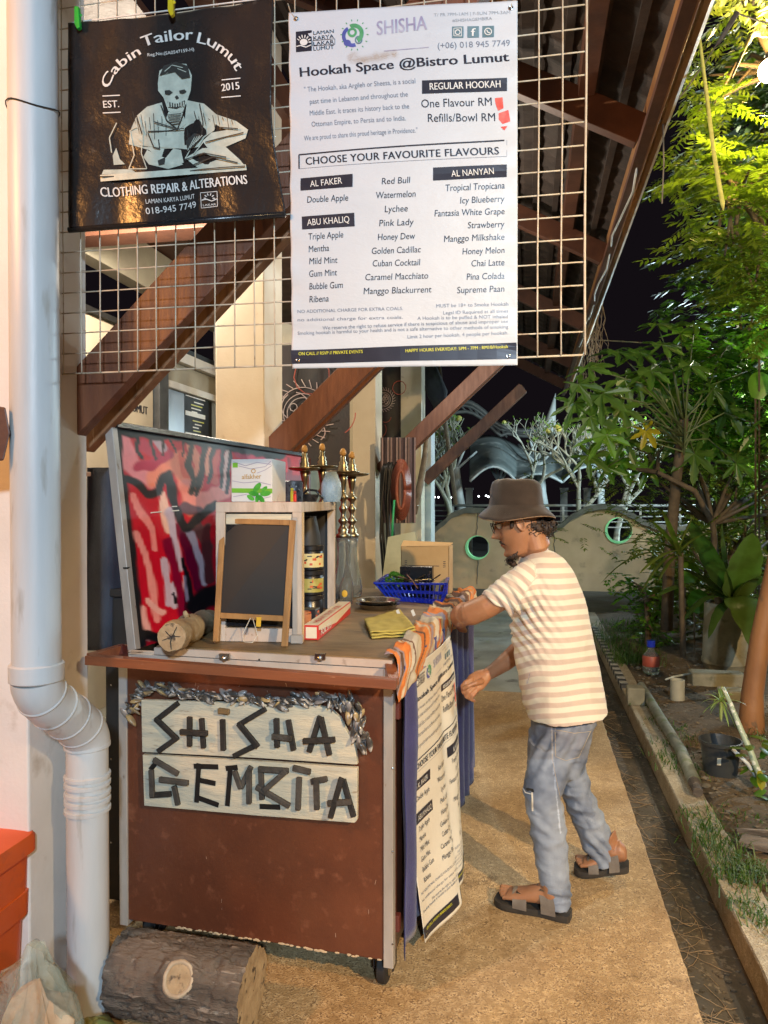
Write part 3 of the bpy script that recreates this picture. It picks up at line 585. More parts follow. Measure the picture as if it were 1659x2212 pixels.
for L_ in ([(700,700),(720,830),(690,905),(790,905),(760,820),(770,700),(735,680),(700,700)],[(740,740),(760,760)],[(1105,740),(1040,790),(1000,850)],[(1110,760),(1050,830)],[(600,820),(590,740),(630,660)]): sh.line(F1,c(L_),2.2,.0030)
tri(D,[(850,860),(890,840),(885,880),(855,885)],.0054); tri(D,[(1010,760),(1060,720),(1110,735),(1060,790),(1020,815)],.0054)
for k in range(4): sh.line(F1,c([(1020+k*16,812-k*14),(1062+k*14,742-k*3)]),1.6,.0056)
OL('white_lettering',W,M['ink_white'],ps); O('printed_figure',F1,M['print_pale'],ps); O('printed_shadow',D,M['print_line'],ps)
O('bottom_rod',G().tube([PY(149,497,1.962),PY(616,463,1.962)],.0085,12),M['black_gloss'],ps,smooth=True)
O('top_edge',G().tube([PY(148,50,1.975),PY(592,-6,1.975)],.0022,6),M['ink_white'],ps)
for nm,lb,u,v,mm in (('clothes_peg','green plastic peg on the left top corner of the dark poster',164,38,'peg_green'),('clothes_peg','yellow plastic peg on the top edge of the dark poster',366,10,'peg_yellow')):
    if mm not in M: M[mm]=mat(mm,(.02,.45,.05) if 'green' in mm else (.85,.62,.02),None,20,.35,0,spec=.6)
    t=thing(nm,lb,'clothes peg',PY(u,v,1.95))
    for dx,dy in ((0,1.945),(0,1.985)):
        O('jaw',G().prism([PY(u-4,v-26,dy),PY(u+5,v-24,dy),PY(u+8,v+20,dy),PY(u+2,v+24,dy),PY(u-4,v+12,dy)],(0,.012,0)),M[mm],t,bevel=.001)
    O('spring',G().tube([PY(u+10,v-5,1.95),PY(u+11,v-5,1.99)],.004,8),M[mm],t)
# wall sign lettering behind the brace (flat on the board)
g=G()
for st_,y0,y1,z,hh in (('LAMAN KARYA LUMUT',4.55,5.40,2.19,.062),('LAKAR',4.95,5.42,2.37,.075)):
    vs,fs,xa,xb=text_mesh(st_); 
    for k_ in (-1,0,1): g.add([Vector((XB+.032+.0004*k_,y0+(y1-y0)*(x-xa)/(xb-xa)+k_*.004,z+y/CAP*hh)) for x,y,z_ in vs],fs)
for y,z,r in ((4.45,2.62,.06),(5.05,2.30,.05)): g.tube([Vector((XB+.032,y+math.cos(k)*r,z+math.sin(k)*r)) for k in (0,.8,1.6,2.4,3.2,4,4.8,5.4)],.010,5)
O('black_lettering',g,M['ink'],sg)
# ================= CART =================
RCi=RC.transposed()
def proj(p): q=RCi@(Vector(p)-CAM); return (829.5+F*q.x/-q.z,1106-F*q.y/-q.z)
MC=Matrix.Translation((-.398,2.163,0))@Matrix.Rotation(R(-3.4),4,'Z'); MCi=MC.inverted(); MC3=MCi.to_3x3()
def CF(u,v,off=0):   # point of the cart's front plane (local y=-off) seen at u,v
    o=MCi@CAM; d=MC3@ray(u,v); return MC@(o+d*((-off-o.y)/d.y))
def L(x,y,z): return MC@Vector((x,y,z))
M['cart_red']=mat('worn_red_brown_paint',(.140,.046,.023),(.105,.034,.018),6,.32,.10,60,c3=(.19,.07,.038),s3=26,t3=(.58,.8),coat=.1)
M['rail_red']=mat('varnished_red_rail',(.25,.085,.035),(.17,.055,.025),9,.4,.1,40,stretch=(.4,3,3),c3=(.45,.25,.15),s3=34,t3=(.68,.76))
M['table_wood']=mat('greasy_table_board',(.22,.145,.065),(.14,.09,.04),5,.5,.2,50,stretch=(1,3,3),c3=(.07,.05,.028),s3=4,t3=(.5,.68),rot=(0,0,R(80)))
M['apron']=mat('pinkish_white_board',(.56,.47,.40),(.46,.37,.31),9,.5,.1,40,c3=(.22,.16,.12),s3=30,t3=(.66,.76))
M['navy']=mat('navy_cloth',(.035,.034,.17),(.024,.022,.11),7,.85,.3,200,sheen=.2)
M['rubber']=mat('black_rubber',(.015,.015,.016),None,20,.7,.1)
CT=thing('shisha_cart','reddish brown wheeled shisha stall with a handrail and wooden table top','cart',(-.398,2.163,0),R(-3.4))
o=CT
def cb(nm,a,b,m,bev=.002,par=None): return O(nm,G().box(a,b),m,par or CT,bevel=bev,xf=MC)
cb('front_panel',(-.905,.004,.118),(-.028,.016,.96),M['cart_red'])
for x in (-.93,-.028): cb('corner_post',(x,-.003,.10),(x+.030,.028,1.0),M['alu'],.0015)
for x in (-.93,-.028): cb('corner_post',(x,1.70,.075),(x+.030,1.735,1.0),M['alu'],.0015)
cb('side_panel',(-.018,.03,.12),(-.006,1.7,.96),M['cart_red']); cb('side_panel',(-.925,.03,.12),(-.913,1.7,.96),M['cart_red']); cb('back_panel',(-.905,1.71,.09),(-.028,1.722,.96),M['cart_red'])
cb('bottom_board',(-.91,.03,.12),(-.02,1.70,.135),M['black'])
cb('top_rail',(-.93,.006,.962),(.0,.03,1.0),M['apron'],.002)
cb('table_top',(-.80,.012,1.002),(-.0,1.73,1.03),M['table_wood'],.003)
cb('table_edge_strip',(-.80,.0,1.003),(-.002,.0115,1.026),M['apron'],.001)
cb('side_rail',(-.925,.03,.962),(-.80,.06,1.002),M['apron']); cb('inner_shelf',(-.925,.06,.94),(-.80,1.7,.96),M['cart_red'])
for u in (487,693):
    c=CF(u,1419,.004); O('hinge',G().box((-.017,-.012,-.006),(.017,.0,.012)).lathe((0,-.012,-.002),[(.008,0),(.007,-.006),(.003,-.008)],12,(0,1,0)),M['steel'],CT,bevel=.001,xf=Matrix.Translation(c),smooth=False)
for x,y in ((-.42,.0),(-.2,.0)): pass
O('screw',G().ball(CF(560,1425,.002),.003,8,5),M['black'],CT)
O('handrail',G().bar(PD(190,1424,2.265),PD(857,1477,2.095),.036,.028),M['rail_red'],CT,bevel=.002)
O('handrail_arm',G().bar(PD(196,1421,2.28),PD(268,1400,2.44),.032,.026),M['rail_red'],CT,bevel=.002)
O('handrail_arm',G().bar(PD(850,1472,2.11),PD(842,1436,2.235),.032,.026),M['rail_red'],CT,bevel=.002)
O('handrail_end',G().bar(PD(262,1396,2.42),PD(262,1418,2.40),.03,.03,up=(0,1,0)),M['maroon'],CT,bevel=.002)
for x,y in ((-.05,.09),(-.86,.09),(-.05,1.62),(-.86,1.62)):
    w_=O('wheel',G().lathe((x-.014,y,.052),[(.02,-.002),(.046,-.001),(.054,.004),(.054,.026),(.046,.031),(.02,.032)],24,(1,0,0)),M['rubber'],CT,smooth=True,auto=40,xf=MC)
    O('rim',G().lathe((x+.012,y,.052),[(.0,0),(.028,0),(.03,.008),(.012,.012),(.0,.014)],16,(1,0,0)),M['steel'],w_,xf=MC)
    O('fork',G().box((x-.034,y-.04,.105),(x+.040,y+.04,.116)).box((x-.030,y-.022,.045),(x-.025,y+.026,.106)).box((x+.031,y-.022,.045),(x+.036,y+.026,.106)),M['black_gloss'],CT,xf=MC,bevel=.001)
for z in (.84,.19): cb('side_hinge',(-.004,.035,z),(.012,.06,z+.05),M['maroon'])
g=G(); 
for i in range(60):
    c=L(rnd.uniform(-.72,-.04),.001,.119+rnd.uniform(-.002,.003)); g.ball(c,rnd.uniform(.002,.005),5,3,(2.2,.5,.8))
O('chipped_edge',g,mat('bare_ply',(.55,.42,.27),None,30,.8,.1),CT)
M['scratch']=mat('pale_scratch',(.45,.30,.22),None,40,.6,0)
for i in range(16):
    u=rnd.uniform(270,820); v=rnd.choice((rnd.uniform(1800,2040),rnd.uniform(1470,1500))); c=CF(u,v,-.0035); O('scratch',G().tube([c,c+Vector((rnd.uniform(-.004,.004),0,rnd.uniform(.004,.016)))],rnd.choice((.0005,.0008)),4),M['scratch'],CT)
for v in (1500,1660,1840,2040):
    for u in (848,240):
        c=CF(u,v-(20 if u<300 else 0),.004); O('screw',G().ball(c,.0032,8,5,(1,.5,1)),M['steel'],CT)
# ---- sign on the cart front ----
M['sign_board']=mat('weathered_pale_board',(.62,.57,.43),(.44,.44,.37),9,.7,.35,40,stretch=(1,1,7),c3=(.26,.20,.13),s3=18,t3=(.62,.75))
M['stick']=mat('charred_stick',(.026,.022,.02),(.010,.009,.008),18,.7,.4); M['stick_grey']=mat('grey_driftwood_stick',(.075,.066,.056),(.030,.026,.022),18,.7,.4); M['tape']=mat('black_tape',(.008,.008,.009),None,20,.45,.1)
q4=lambda x,y:(x/2.3437+177,y/2.3437+1364)
SG=thing('stall_name_sign','two pale weathered boards spelling SHISHA GEMBIRA in charred sticks','sign',CF(545,1640,.02))
def plank(pts,d):
    g=G().prism([CF(*q4(*p),.004) for p in pts],MC.to_3x3()@Vector((0,-d,0))); return g
pl1=O('board',plank([(315,340),(800,355),(1210,372),(1270,390),(1315,430),(1345,490),(1390,570),(1402,665),(900,632),(320,602)],.018),M['sign_board'],SG,bevel=.002)
pl2=O('board',plank([(322,615),(900,648),(1402,682),(1400,945),(1388,958),(900,922),(330,872)],.018),M['sign_board'],SG,bevel=.002)
ST=[[(488,362),(372,452)],[(372,440),(484,548)],[(486,536),(385,608)],[(545,432),(545,582)],[(606,440),(616,590)],[(497,508),(636,516)],[(712,445),(716,602)],[(690,400),(746,406),2],
[(930,392),(792,474)],[(792,464),(892,586)],[(892,570),(768,632)],[(985,440),(988,587)],[(1045,448),(1072,602)],[(962,530),(1062,542),1],[(1206,430),(1150,610)],[(1210,436),(1254,626)],[(1120,554),(1282,548)],
[(378,660),(346,702),3],[(362,648),(488,722),1],[(350,700),(356,838),1],[(345,830),(452,822)],[(392,748),(538,768),1],[(466,782),(486,878),1],
[(592,668),(580,866),3],[(566,682),(690,686),3],[(590,752),(676,770),3],[(588,842),(692,880),3],
[(752,684),(736,884),3],[(728,694),(788,688),3],[(772,706),(804,794),1],[(856,684),(804,792),1],[(846,700),(846,872),1],
[(906,688),(912,850),1],[(892,696),(1046,706),1],[(1034,706),(920,806),1],[(882,786),(1052,884),1],[(900,886),(1004,890),3],
[(1100,738),(1094,904),1],[(1068,690),(1158,712),1],[(1186,742),(1190,902),1],[(1160,760),(1242,746),1],[(1314,742),(1258,944)],[(1322,748),(1376,938)],[(1244,870),(1362,862),1]]
for i,s_ in enumerate(ST):
    k=s_[2] if len(s_)>2 else 0; off=.022+(.012 if i in (5,13,16,21,34,43,41) else (.006 if i%2 else 0))+.006
    if k==3: off=.0235+.0006*(i%4)
    a=CF(*q4(*s_[0]),off); b=CF(*q4(*s_[1]),off); up=MC.to_3x3()@Vector((0,-1,0))
    g=G().bar(a,b,.0165 if k!=3 else .016,.012 if k!=3 else .0012,up=up)
    if k!=3: g.rough(.0008,40,i)
    par=pl1 if i<17 else pl2
    O('stick',g,M[{0:'stick',1:'stick_grey',2:'table_wood',3:'tape'}[k]],par,bevel=.0015 if k!=3 else 0)
# mussel shell garland
M['shell1']=mat('dark_mussel_shell',(.030,.028,.026),(.13,.12,.11),22,.3,.15,coat=.3,c3=(.45,.42,.38),s3=26,t3=(.56,.66)); M['shell2']=mat('pearly_mussel_shell',(.34,.31,.28),(.12,.11,.12),16,.3,.15,coat=.3); M['shell3']=mat('golden_mussel_shell',(.50,.36,.16),(.15,.11,.07),18,.32,.15)
GL=thing('shell_garland','garland of dark and pearly mussel shells over the sign boards','garland',CF(545,1500,.02))
sm=[]
for k in range(4):
    g=G(); n=9
    g.loft([[Vector((math.cos(2*PI*j/n)*w*.0105,math.sin(2*PI*j/n)*w*.0056+ (1-w)*.002,z*.023)) for j in range(n)] for z,w in ((-1,.12),(-.75,.55),(-.2,.95),(.3,1),(.75,.7),(1,.15))])
    me=bpy.data.meshes.new('shell'); me.from_pydata(g.v,[],g.f); me.materials.append(M[('shell1','shell2','shell1','shell3')[k]]); me.polygons.foreach_set('use_smooth',[True]*len(me.polygons)); sm.append(me)
gp=[q4(*p) for p in ((250,425),(262,365),(275,330),(320,300),(370,285),(440,292),(520,312),(600,325),(690,332),(780,330),(860,345),(940,348),(1035,358),(1110,345),(1200,345),(1290,355),(1365,375),(1405,420),(1385,470),(1400,520),(1425,560),(1440,590))]
cum=[0]
for a,b in zip(gp,gp[1:]): cum.append(cum[-1]+math.dist(a,b))
NS=230
for i in range(NS):
    t=(i+rnd.random())/NS*cum[-1]
    j=max(k for k in range(len(cum)) if cum[k]<=t); j=min(j,len(gp)-2); f_=(t-cum[j])/(cum[j+1]-cum[j]); u=gp[j][0]+(gp[j+1][0]-gp[j][0])*f_; v=gp[j][1]+(gp[j+1][1]-gp[j][1])*f_
    fr=t/cum[-1]; wd=13 if fr<.09 else (8.5 if fr<.75 else 12.5)
    if .60<fr<.635 : wd=4
    c=CF(u+rnd.gauss(0,wd*.5),v+rnd.gauss(0,wd*.55),.006+rnd.random()*.026)
    o_=bpy.data.objects.new('shell',sm[rnd.choice((0,0,0,0,1,1,2,2,3))]); S.collection.objects.link(o_); setp(o_,GL)
    o_.rotation_mode='XYZ'; base=(rnd.uniform(.5,1.9) if fr<.75 else rnd.uniform(-.5,.6)); o_.matrix_basis=Matrix.Translation(c)@Matrix.Rotation(-base*rnd.choice((1,1,-1)),4,'Y')@Matrix.Rotation(rnd.uniform(-.5,.5),4,'X')@Matrix.Rotation(rnd.uniform(0,3),4,'Z')@Matrix.Diagonal((rnd.uniform(.75,1.15),)*3+(1,))
# ---- table top things ----
M['cutwood']=mat('cut_wood_end',(.42,.32,.19),(.28,.20,.11),20,.7,.4,60,c3=(.06,.045,.03),s3=26,t3=(.58,.66)); M['palebark']=mat('pale_peeled_bark',(.40,.31,.18),(.28,.20,.11),12,.7,.5,40,c3=(.55,.48,.36),s3=14,t3=(.6,.75))
t=thing('driftwood_log','short pale log with a cracked end lying on the table by the painted board','log',PD(372,1376,2.29))
a=PD(371,1376,2.27); b=PD(452,1338,2.78); dd=(b-a)
ring=lambda c,r,n=22,sd=0:[c+ (X_*math.cos(2*PI*k/n)+Y_*math.sin(2*PI*k/n))*r*(1+.09*noise.noise(Vector((math.cos(2*PI*k/n)*2,math.sin(2*PI*k/n)*2,sd)))) for k in range(n)]
X_=dd.cross(Vector((0,0,1))).normalized(); Y_=X_.cross(dd.normalized())
O('bark',G().loft([ring(a.lerp(b,i/14),.044+(.006*math.sin(i*1.3) if i else 0)-.004*(i>9),22,i*.3) for i in range(15)],True),M['palebark'],t,smooth=True,auto=50)
O('cut_end',G().loft([ring(a-dd.normalized()*.0015,r,22,0) for r in (.0425,.03,.015,.002)],False),M['cutwood'],t)
g=G(); c0=a-dd.normalized()*.0022
for ang,ln in ((1.2,.036),(-1.6,.04),(3.4,.033),(.1,.03),(2.4,.025)):
    p=c0.copy(); pts=[p.copy()]
    for k in range(5): p=p+(X_*math.cos(ang)+Y_*math.sin(ang))*ln/5+(X_*rnd.uniform(-1,1)+Y_*rnd.uniform(-1,1))*.002; pts.append(p.copy())
    g.tube(pts,[.0016]*5+[.0005],4)
O('crack',g,M['black'],t)
O('stub',G().tube([a.lerp(b,.35)+Y_*.04,a.lerp(b,.3)+Y_*.062],[.013,.006],8),M['palebark'],t,smooth=True)
# painted board
nb=PD(297,1402,2.36); nt=PD(246,921,2.44); ft=PD(652,985,4.08); fb=nb+(ft-nt)
PB=thing('painted_board','tall board sprayed red, pink and black, leaning at the cart\'s left side','painted board',nb)
bn_=(nb-nt).cross(ft-nt).normalized(); bn_=bn_ if bn_.dot(CAM-nb)>0 else -bn_
q7=lambda x,y:(x/3.948+177,y/3.948+899.5)
STR=[([(350,180),(420,400),(520,500),(640,560)],70,(.78,.25,.27)),([(620,520),(720,430),(820,380),(900,520),(950,760)],85,(.86,.24,.14)),([(880,600),(960,740),(1100,690),(1220,640)],70,(.80,.25,.20)),([(480,420),(600,410),(720,330)],48,(.48,.02,.07)),([(520,250),(600,300)],50,(.50,.03,.07)),([(640,200),(690,280)],34,(.45,.33,.38)),
([(840,330),(900,500)],30,(.75,.12,.07)),([(930,260),(1000,420),(980,600)],40,(.72,.22,.13)),([(1090,270),(1060,480)],22,(.78,.28,.17)),([(1150,300),(1130,560)],24,(.62,.08,.05)),([(1240,290),(1210,620)],16,(.68,.40,.34)),([(1350,320),(1600,360)],50,(.45,.03,.08)),
([(450,1000),(540,1180),(600,1400),(640,1720)],34,(.85,.28,.24)),([(430,690),(520,850),(610,960),(630,1130)],26,(.85,.25,.22)),([(690,680),(730,960)],34,(.86,.50,.38)),([(745,820),(790,1050),(830,1290)],44,(.52,.42,.52)),([(930,1000),(1000,1200),(1045,1420)],38,(.58,.46,.52)),([(705,1230),(740,1600)],28,(.58,.42,.50)),([(780,1440),(790,1620)],30,(.58,.47,.56)),([(885,1380),(890,1560)],24,(.5,.35,.42)),([(520,1640),(560,1880)],34,(.85,.40,.34)),([(560,1560),(700,1680)],26,(.85,.40,.34)),
([(870,780),(1000,800)],44,(.13,.05,.07)),([(730,1060),(780,1250),(830,1480),(860,1700)],40,(.20,.0,.025)),([(840,940),(900,1100),(960,1300),(990,1470)],40,(.19,.0,.03)),([(960,920),(1080,1100)],40,(.16,.05,.05)),([(1060,950),(1090,1400)],40,(.10,.02,.025)),
([(480,170),(470,290),(510,350)],15,(.012,.01,.012)),([(590,190),(620,370)],15,(.03,.03,.035)),([(680,180),(692,330)],10,(.015,.012,.012)),([(755,220),(790,300)],9,(.02,.012,.012)),([(860,220),(862,350)],9,(.02,.012,.012)),
([(940,260),(905,420),(955,540),(925,640)],26,(.035,.028,.024)),([(1050,270),(1010,500),(975,660)],24,(.03,.022,.02)),([(1120,280),(1085,560)],20,(.04,.03,.022)),([(1205,270),(1185,600)],18,(.02,.016,.014)),([(1270,270),(1240,650)],16,(.012,.01,.01)),
([(390,540),(450,560),(560,655),(640,650),(690,520),(730,500),(765,600),(790,760),(840,880),(900,950),(1000,850),(1120,760)],40,(.012,.01,.014)),([(870,1230),(945,1620)],20,(.01,.008,.01)),([(770,1500),(800,1590)],12,(.01,.008,.01)),([(970,1620),(1080,1540),(1300,1500)],90,(.008,.006,.008)),([(480,1850),(700,1900)],40,(.01,.01,.01)),
([(260,110),(900,185),(1700,330)],52,(.012,.014,.016)),([(285,120),(380,900),(500,1930)],46,(.012,.012,.014))]
def segd(U,V,a,b):
    dx,dy=b[0]-a[0],b[1]-a[1]; t=np.clip(((U-a[0])*dx+(V-a[1])*dy)/(dx*dx+dy*dy+1e-9),0,1); return np.hypot(U-a[0]-t*dx,V-a[1]-t*dy)
NU,NV=150,170
g=G().grid(lambda a,b:nt.lerp(ft,a).lerp(nb.lerp(fb,a),b),NU,NV)
o=O('painted_face',g,vcmat('spray_paint',.5,bump=.04,coat=.03,spec=.3),PB)
UV=np.array([proj(p) for p in g.v]); U=(UV[:,0]-177)*3.948; V=(UV[:,1]-899.5)*3.948
wob=np.array([[noise.noise(Vector((p[0]*14,p[1]*14,p[2]*14))),noise.noise(Vector((p[0]*14,p[1]*14,p[2]*14+9)))] for p in g.v]); U=U+wob[:,0]*26; V=V+wob[:,1]*26
col=np.tile(np.array([.56,.004,.02]),(len(U),1)); 
for pts,rw,cc in STR:
    d=np.full(len(U),1e9)
    for a,b in zip(pts,pts[1:]): d=np.minimum(d,segd(U,V,a,b))
    k=np.clip(1-(d-rw*.74)/(rw*.45),0,1)[:,None]; k=k*k*(3-2*k); col=col*(1-k)+np.array(cc)*k
paint(o.data,col)
O('frame_post',G().bar(nt-bn_*.012,nb-bn_*.012,.028,.03,up=bn_),M['alu'],PB,bevel=.002)
O('frame_post',G().bar(ft-bn_*.012,fb-bn_*.012,.028,.03,up=bn_),M['black'],PB,bevel=.002)
O('top_frame',G().bar(nt+Vector((0,0,.004)),ft+Vector((0,0,.004)),.02,.03,up=bn_),M['black_gloss'],PB,bevel=.002)
O('hinge_line',G().bar(nt.lerp(nb,.64)-bn_*.011,nt.lerp(nb,.64)-bn_*.011+(ft-nt)*.0+Vector((.014,0,0)),.034,.006),M['black'],PB)
for s_,e_ in (((585,822),(675,815)),((765,770),(805,768)),((765,808),(822,802))):
    a,b=[nt.lerp(ft,0)+Vector() for _ in (0,1)]
    def onb(x,y):
        r=ray(*q7(x,y)); k=(nt-CAM).dot(bn_)/r.dot(bn_); return CAM+r*k+bn_*.002
    O('chalk_dash',G().tube([onb(*s_),onb(*e_)],.0022,5),M['ink_white'],PB)
# cabinet
c0=PZ(652,1388,1.031); MB=Matrix.Translation(c0)@Matrix.Rotation(R(6.8),4,'Z')
CB=thing('display_cabinet','whitewashed wooden frame cabinet with an open side, standing on the cart','cabinet',c0,R(6.8))
M['frame_wood']=mat('whitewashed_wood',(.55,.47,.40),(.42,.35,.29),9,.6,.2,50,stretch=(4,4,.8),c3=(.30,.22,.15),s3=22,t3=(.64,.76))
M['raw_pine']=mat('raw_pine_edge',(.62,.45,.24),(.50,.34,.17),9,.6,.15,50,stretch=(4,4,.8))
def kb_(nm,a,b,m,bev=.0015,par=None): return O(nm,G().box(a,b),m,par or CB,bevel=bev,xf=MB)
W_,D_,H_=.292,.80,.468
for x,y in ((-W_,0),(-.032,0),(-W_,D_-.03),(-.032,D_-.03)): kb_('post',(x,y,0),(x+.032,y+.03,H_-.034),M['frame_wood'])
kb_('front_edge_strip',(-.0315,-.004,.0),(-.014,-.0005,H_-.05),M['alu']); kb_('side_edge_strip',(.0005,.002,0),(.004,.026,H_-.034),M['raw_pine'])
kb_('top_rail',(-W_,0,H_-.034),(0,.032,H_),M['frame_wood']); kb_('top_rail',(-W_,D_-.03,H_-.034),(0,D_,H_),M['frame_wood']); kb_('top_rail',(-.032,.0325,H_-.034),(0,D_-.0305,H_),M['frame_wood']); kb_('top_rail',(-W_,.0325,H_-.034),(-W_+.032,D_-.0305,H_),M['frame_wood'])
kb_('top_board',(-W_+.033,.033,H_-.012),(-.033,D_-.031,H_-.002),M['frame_wood']); kb_('foot_block',(-.034,-.022,0),(.006,-.0045,.028),M['alu'])
kb_('bottom_rail',(-W_+.032,0,.0),(-.032,.02,.045),M['apron']); kb_('front_pane',(-W_+.033,.008,.05),(-.033,.012,H_-.036),M['black_gloss']); kb_('paper_strip',(-W_+.034,.004,H_-.075),(-.034,.0075,H_-.04),M['sign_board'])
kb_('left_panel',(-W_+.004,.032,.0),(-W_+.008,D_-.032,H_-.036),M['black']); kb_('back_panel',(-W_+.033,D_-.012,.0),(-.033,D_-.008,H_-.036),M['black'])
# jars
M['label']=mat('yellow_jar_label',(.62,.50,.17),(.72,.62,.34),24,.4,.05); M['label2']=mat('olive_jar_label',(.34,.30,.07),(.50,.44,.14),24,.4,.05); M['jar']=mat('black_plastic_jar',(.014,.013,.015),None,10,.3,.02)
M['orange_print']=mat('orange_label_print',(.65,.14,.03),(.5,.05,.03),40,.4,0)
jc=MB@Vector((-.060,.50,0))
for k,(lb,lm) in enumerate((('lowest black jar in the cabinet, mostly hidden by clay cups','label2'),('middle black tobacco jar with an olive yellow label','label2'),('topmost black tobacco jar with a yellow fruit label','label'))):
    z=1.032+k*.0985; t=thing('tobacco_jar',lb,'jar',(jc.x,jc.y,z),group='jars stacked in the cabinet')
    O('body',G().lathe((jc.x,jc.y,z),[(.0,0),(.05,0),(.053,.003),(.053,.073),(.049,.078)],28),M['jar'],t,smooth=True,auto=40)
    O('lid',G().lathe((jc.x,jc.y,z+.078),[(.052,0),(.055,.002),(.055,.017),(.052,.0198),(0,.0198)],28),M['jar'],t,smooth=True,auto=40)
    if k:
        O('label',G().loft([[Vector((jc.x+math.cos(a)*.0537,jc.y+math.sin(a)*.0537,z+zz)) for a in [2*PI*j/36 for j in range(36)]] for zz in (.012,.066)],False),M[lm],t,smooth=True)
        g=G();g2=G()
        for q in range(16):
            a0=-2.6+rnd.random()*2.2; zz=z+.018+rnd.random()*.04; ln=rnd.uniform(.08,.35); gg_=g if q%3 else g2; hh=.004 if q%3 else .009
            pr=[Vector((jc.x+math.cos(a0+ln*j/3)*.0541,jc.y+math.sin(a0+ln*j/3)*.0541,zz)) for j in range(4)]
            gg_.add([p for p in pr]+[p+Vector((0,0,hh)) for p in pr],[(j,j+1,j+5,j+4) for j in range(3)])
        O('black_print',g,M['ink'],t); O('orange_print',g2,M['orange_print'],t)
t=thing('pyramid_bag','black tapering bag standing on the jars inside the cabinet','bag',(jc.x,jc.y,1.33)); O('bag_body',G().lathe((jc.x-.01,jc.y,1.3275),[(.052,0),(.05,.04),(.034,.115),(.0,.116)],14),M['black'],t,smooth=True,auto=50)
M['clay']=mat('terracotta_clay',(.46,.17,.065),(.34,.12,.045),14,.6,.1)
for k,(x,y,lb) in enumerate(((-.034,.075,'front left terracotta cup beside the foil carton'),(-.012,.135,'middle terracotta cup at the open cabinet side'),(-.03,.20,'back terracotta cup leaning by the jars'))):
    c=MB@Vector((x,y,0)); t=thing('clay_cup',lb,'clay cup',c,group='clay hookah cups'); O('cup',G().lathe(c+Vector((0,0,.001)),[(0,0),(.015,0),(.017,.01),(.014,.035),(.020,.05),(.021,.074),(.018,.074),(.016,.05),(.0,.048)],18),M['clay'],t,smooth=True,auto=50)
M['pattern']=mat('patterned_tin',(.02,.02,.025),None,20,.4,0)
c=MB@Vector((-.02,.27,0)); t=thing('patterned_tin','small dark tin with pink and white blocks behind the clay cups','tin',c)
O('tin_body',G().box((-.03,-.03,0),(.03,.03,.075)),M['pattern'],t,bevel=.002,xf=Matrix.Translation(c)); g=G()
for i in range(5):
    for j in range(5):
        if rnd.random()<.55: g.box((-.028+i*.011,-.0308,.006+j*.0135),(-.02+i*.011,-.0302,.014+j*.0135)); 
        if rnd.random()<.55: g.box((.0302,-.028+i*.011,.006+j*.0135),(.0308,-.02+i*.011,.014+j*.0135))
O('block_print',g,M['orange_print'],t,xf=Matrix.Translation(c))
# chalkboard
M['chalk']=mat('dusty_chalkboard',(.014,.013,.014),(.02,.019,.018),4,.55,.05,c3=(.10,.095,.085),s3=12,t3=(.66,.85)); M['oak']=mat('honey_wood_frame',(.40,.22,.08),(.28,.145,.05),8,.5,.2,50,stretch=(4,4,.7),c3=(.13,.07,.03),s3=20,t3=(.66,.78))
CHB=thing('chalkboard','small blank chalkboard with a honey wood frame leaning on the cabinet','chalkboard',PZ(545,1390,1.031))
bl,br_=PZ(462,1384,1.033),PZ(612,1398,1.033); tl=PD(480,1120,2.50); tr=PD(636,1124,2.44); bl=PD(464,1386,2.43); br_=PD(618,1394,2.395)
def cbp(a,b,off=0): return tl.lerp(tr,a).lerp(bl.lerp(br_,a),b)+nrm*off
nrm=(tr-tl).cross(bl-tl).normalized(); nrm=nrm if nrm.y<0 else -nrm
O('frame_bar',G().bar(cbp(0.02,-.0),cbp(.02,1.0),.02,.013,up=nrm),M['oak'],CHB,bevel=.0015); O('frame_bar',G().bar(cbp(.98,0),cbp(.98,1.01),.02,.013,up=nrm),M['oak'],CHB,bevel=.0015)
O('frame_bar',G().bar(cbp(.06,.02),cbp(.94,.02),.013,.018,up=Vector((0,0,1))),M['oak'],CHB,bevel=.0015); O('frame_bar',G().bar(cbp(.06,.79),cbp(.94,.79),.013,.018,up=Vector((0,0,1))),M['oak'],CHB,bevel=.0015)
O('slate',G().add([cbp(.05,.03),cbp(.95,.03),cbp(.95,.79),cbp(.05,.79),cbp(.05,.03,-.004),cbp(.95,.03,-.004),cbp(.95,.79,-.004),cbp(.05,.79,-.004)],[(3,2,1,0),(4,5,6,7),(0,1,5,4),(1,2,6,5),(2,3,7,6),(3,0,4,7)]),M['chalk'],CHB)
M['string']=mat('pale_string',(.62,.58,.50),None,20,.8,0); M['tag']=mat('yellow_tag',(.75,.45,.04),None,20,.5,0)
O('hanging_cord',G().tube([cbp(.5,.80,.011),cbp(.42,.93,.02),cbp(.46,.99,.028),cbp(.58,.99,.028),cbp(.63,.93,.02),cbp(.53,.80,.011)],.0014,5),M['string'],CHB,smooth=True)
O('tag',G().bar(cbp(.62,.79,.012),cbp(.62,.865,.012),.016,.002,up=nrm),M['tag'],CHB)
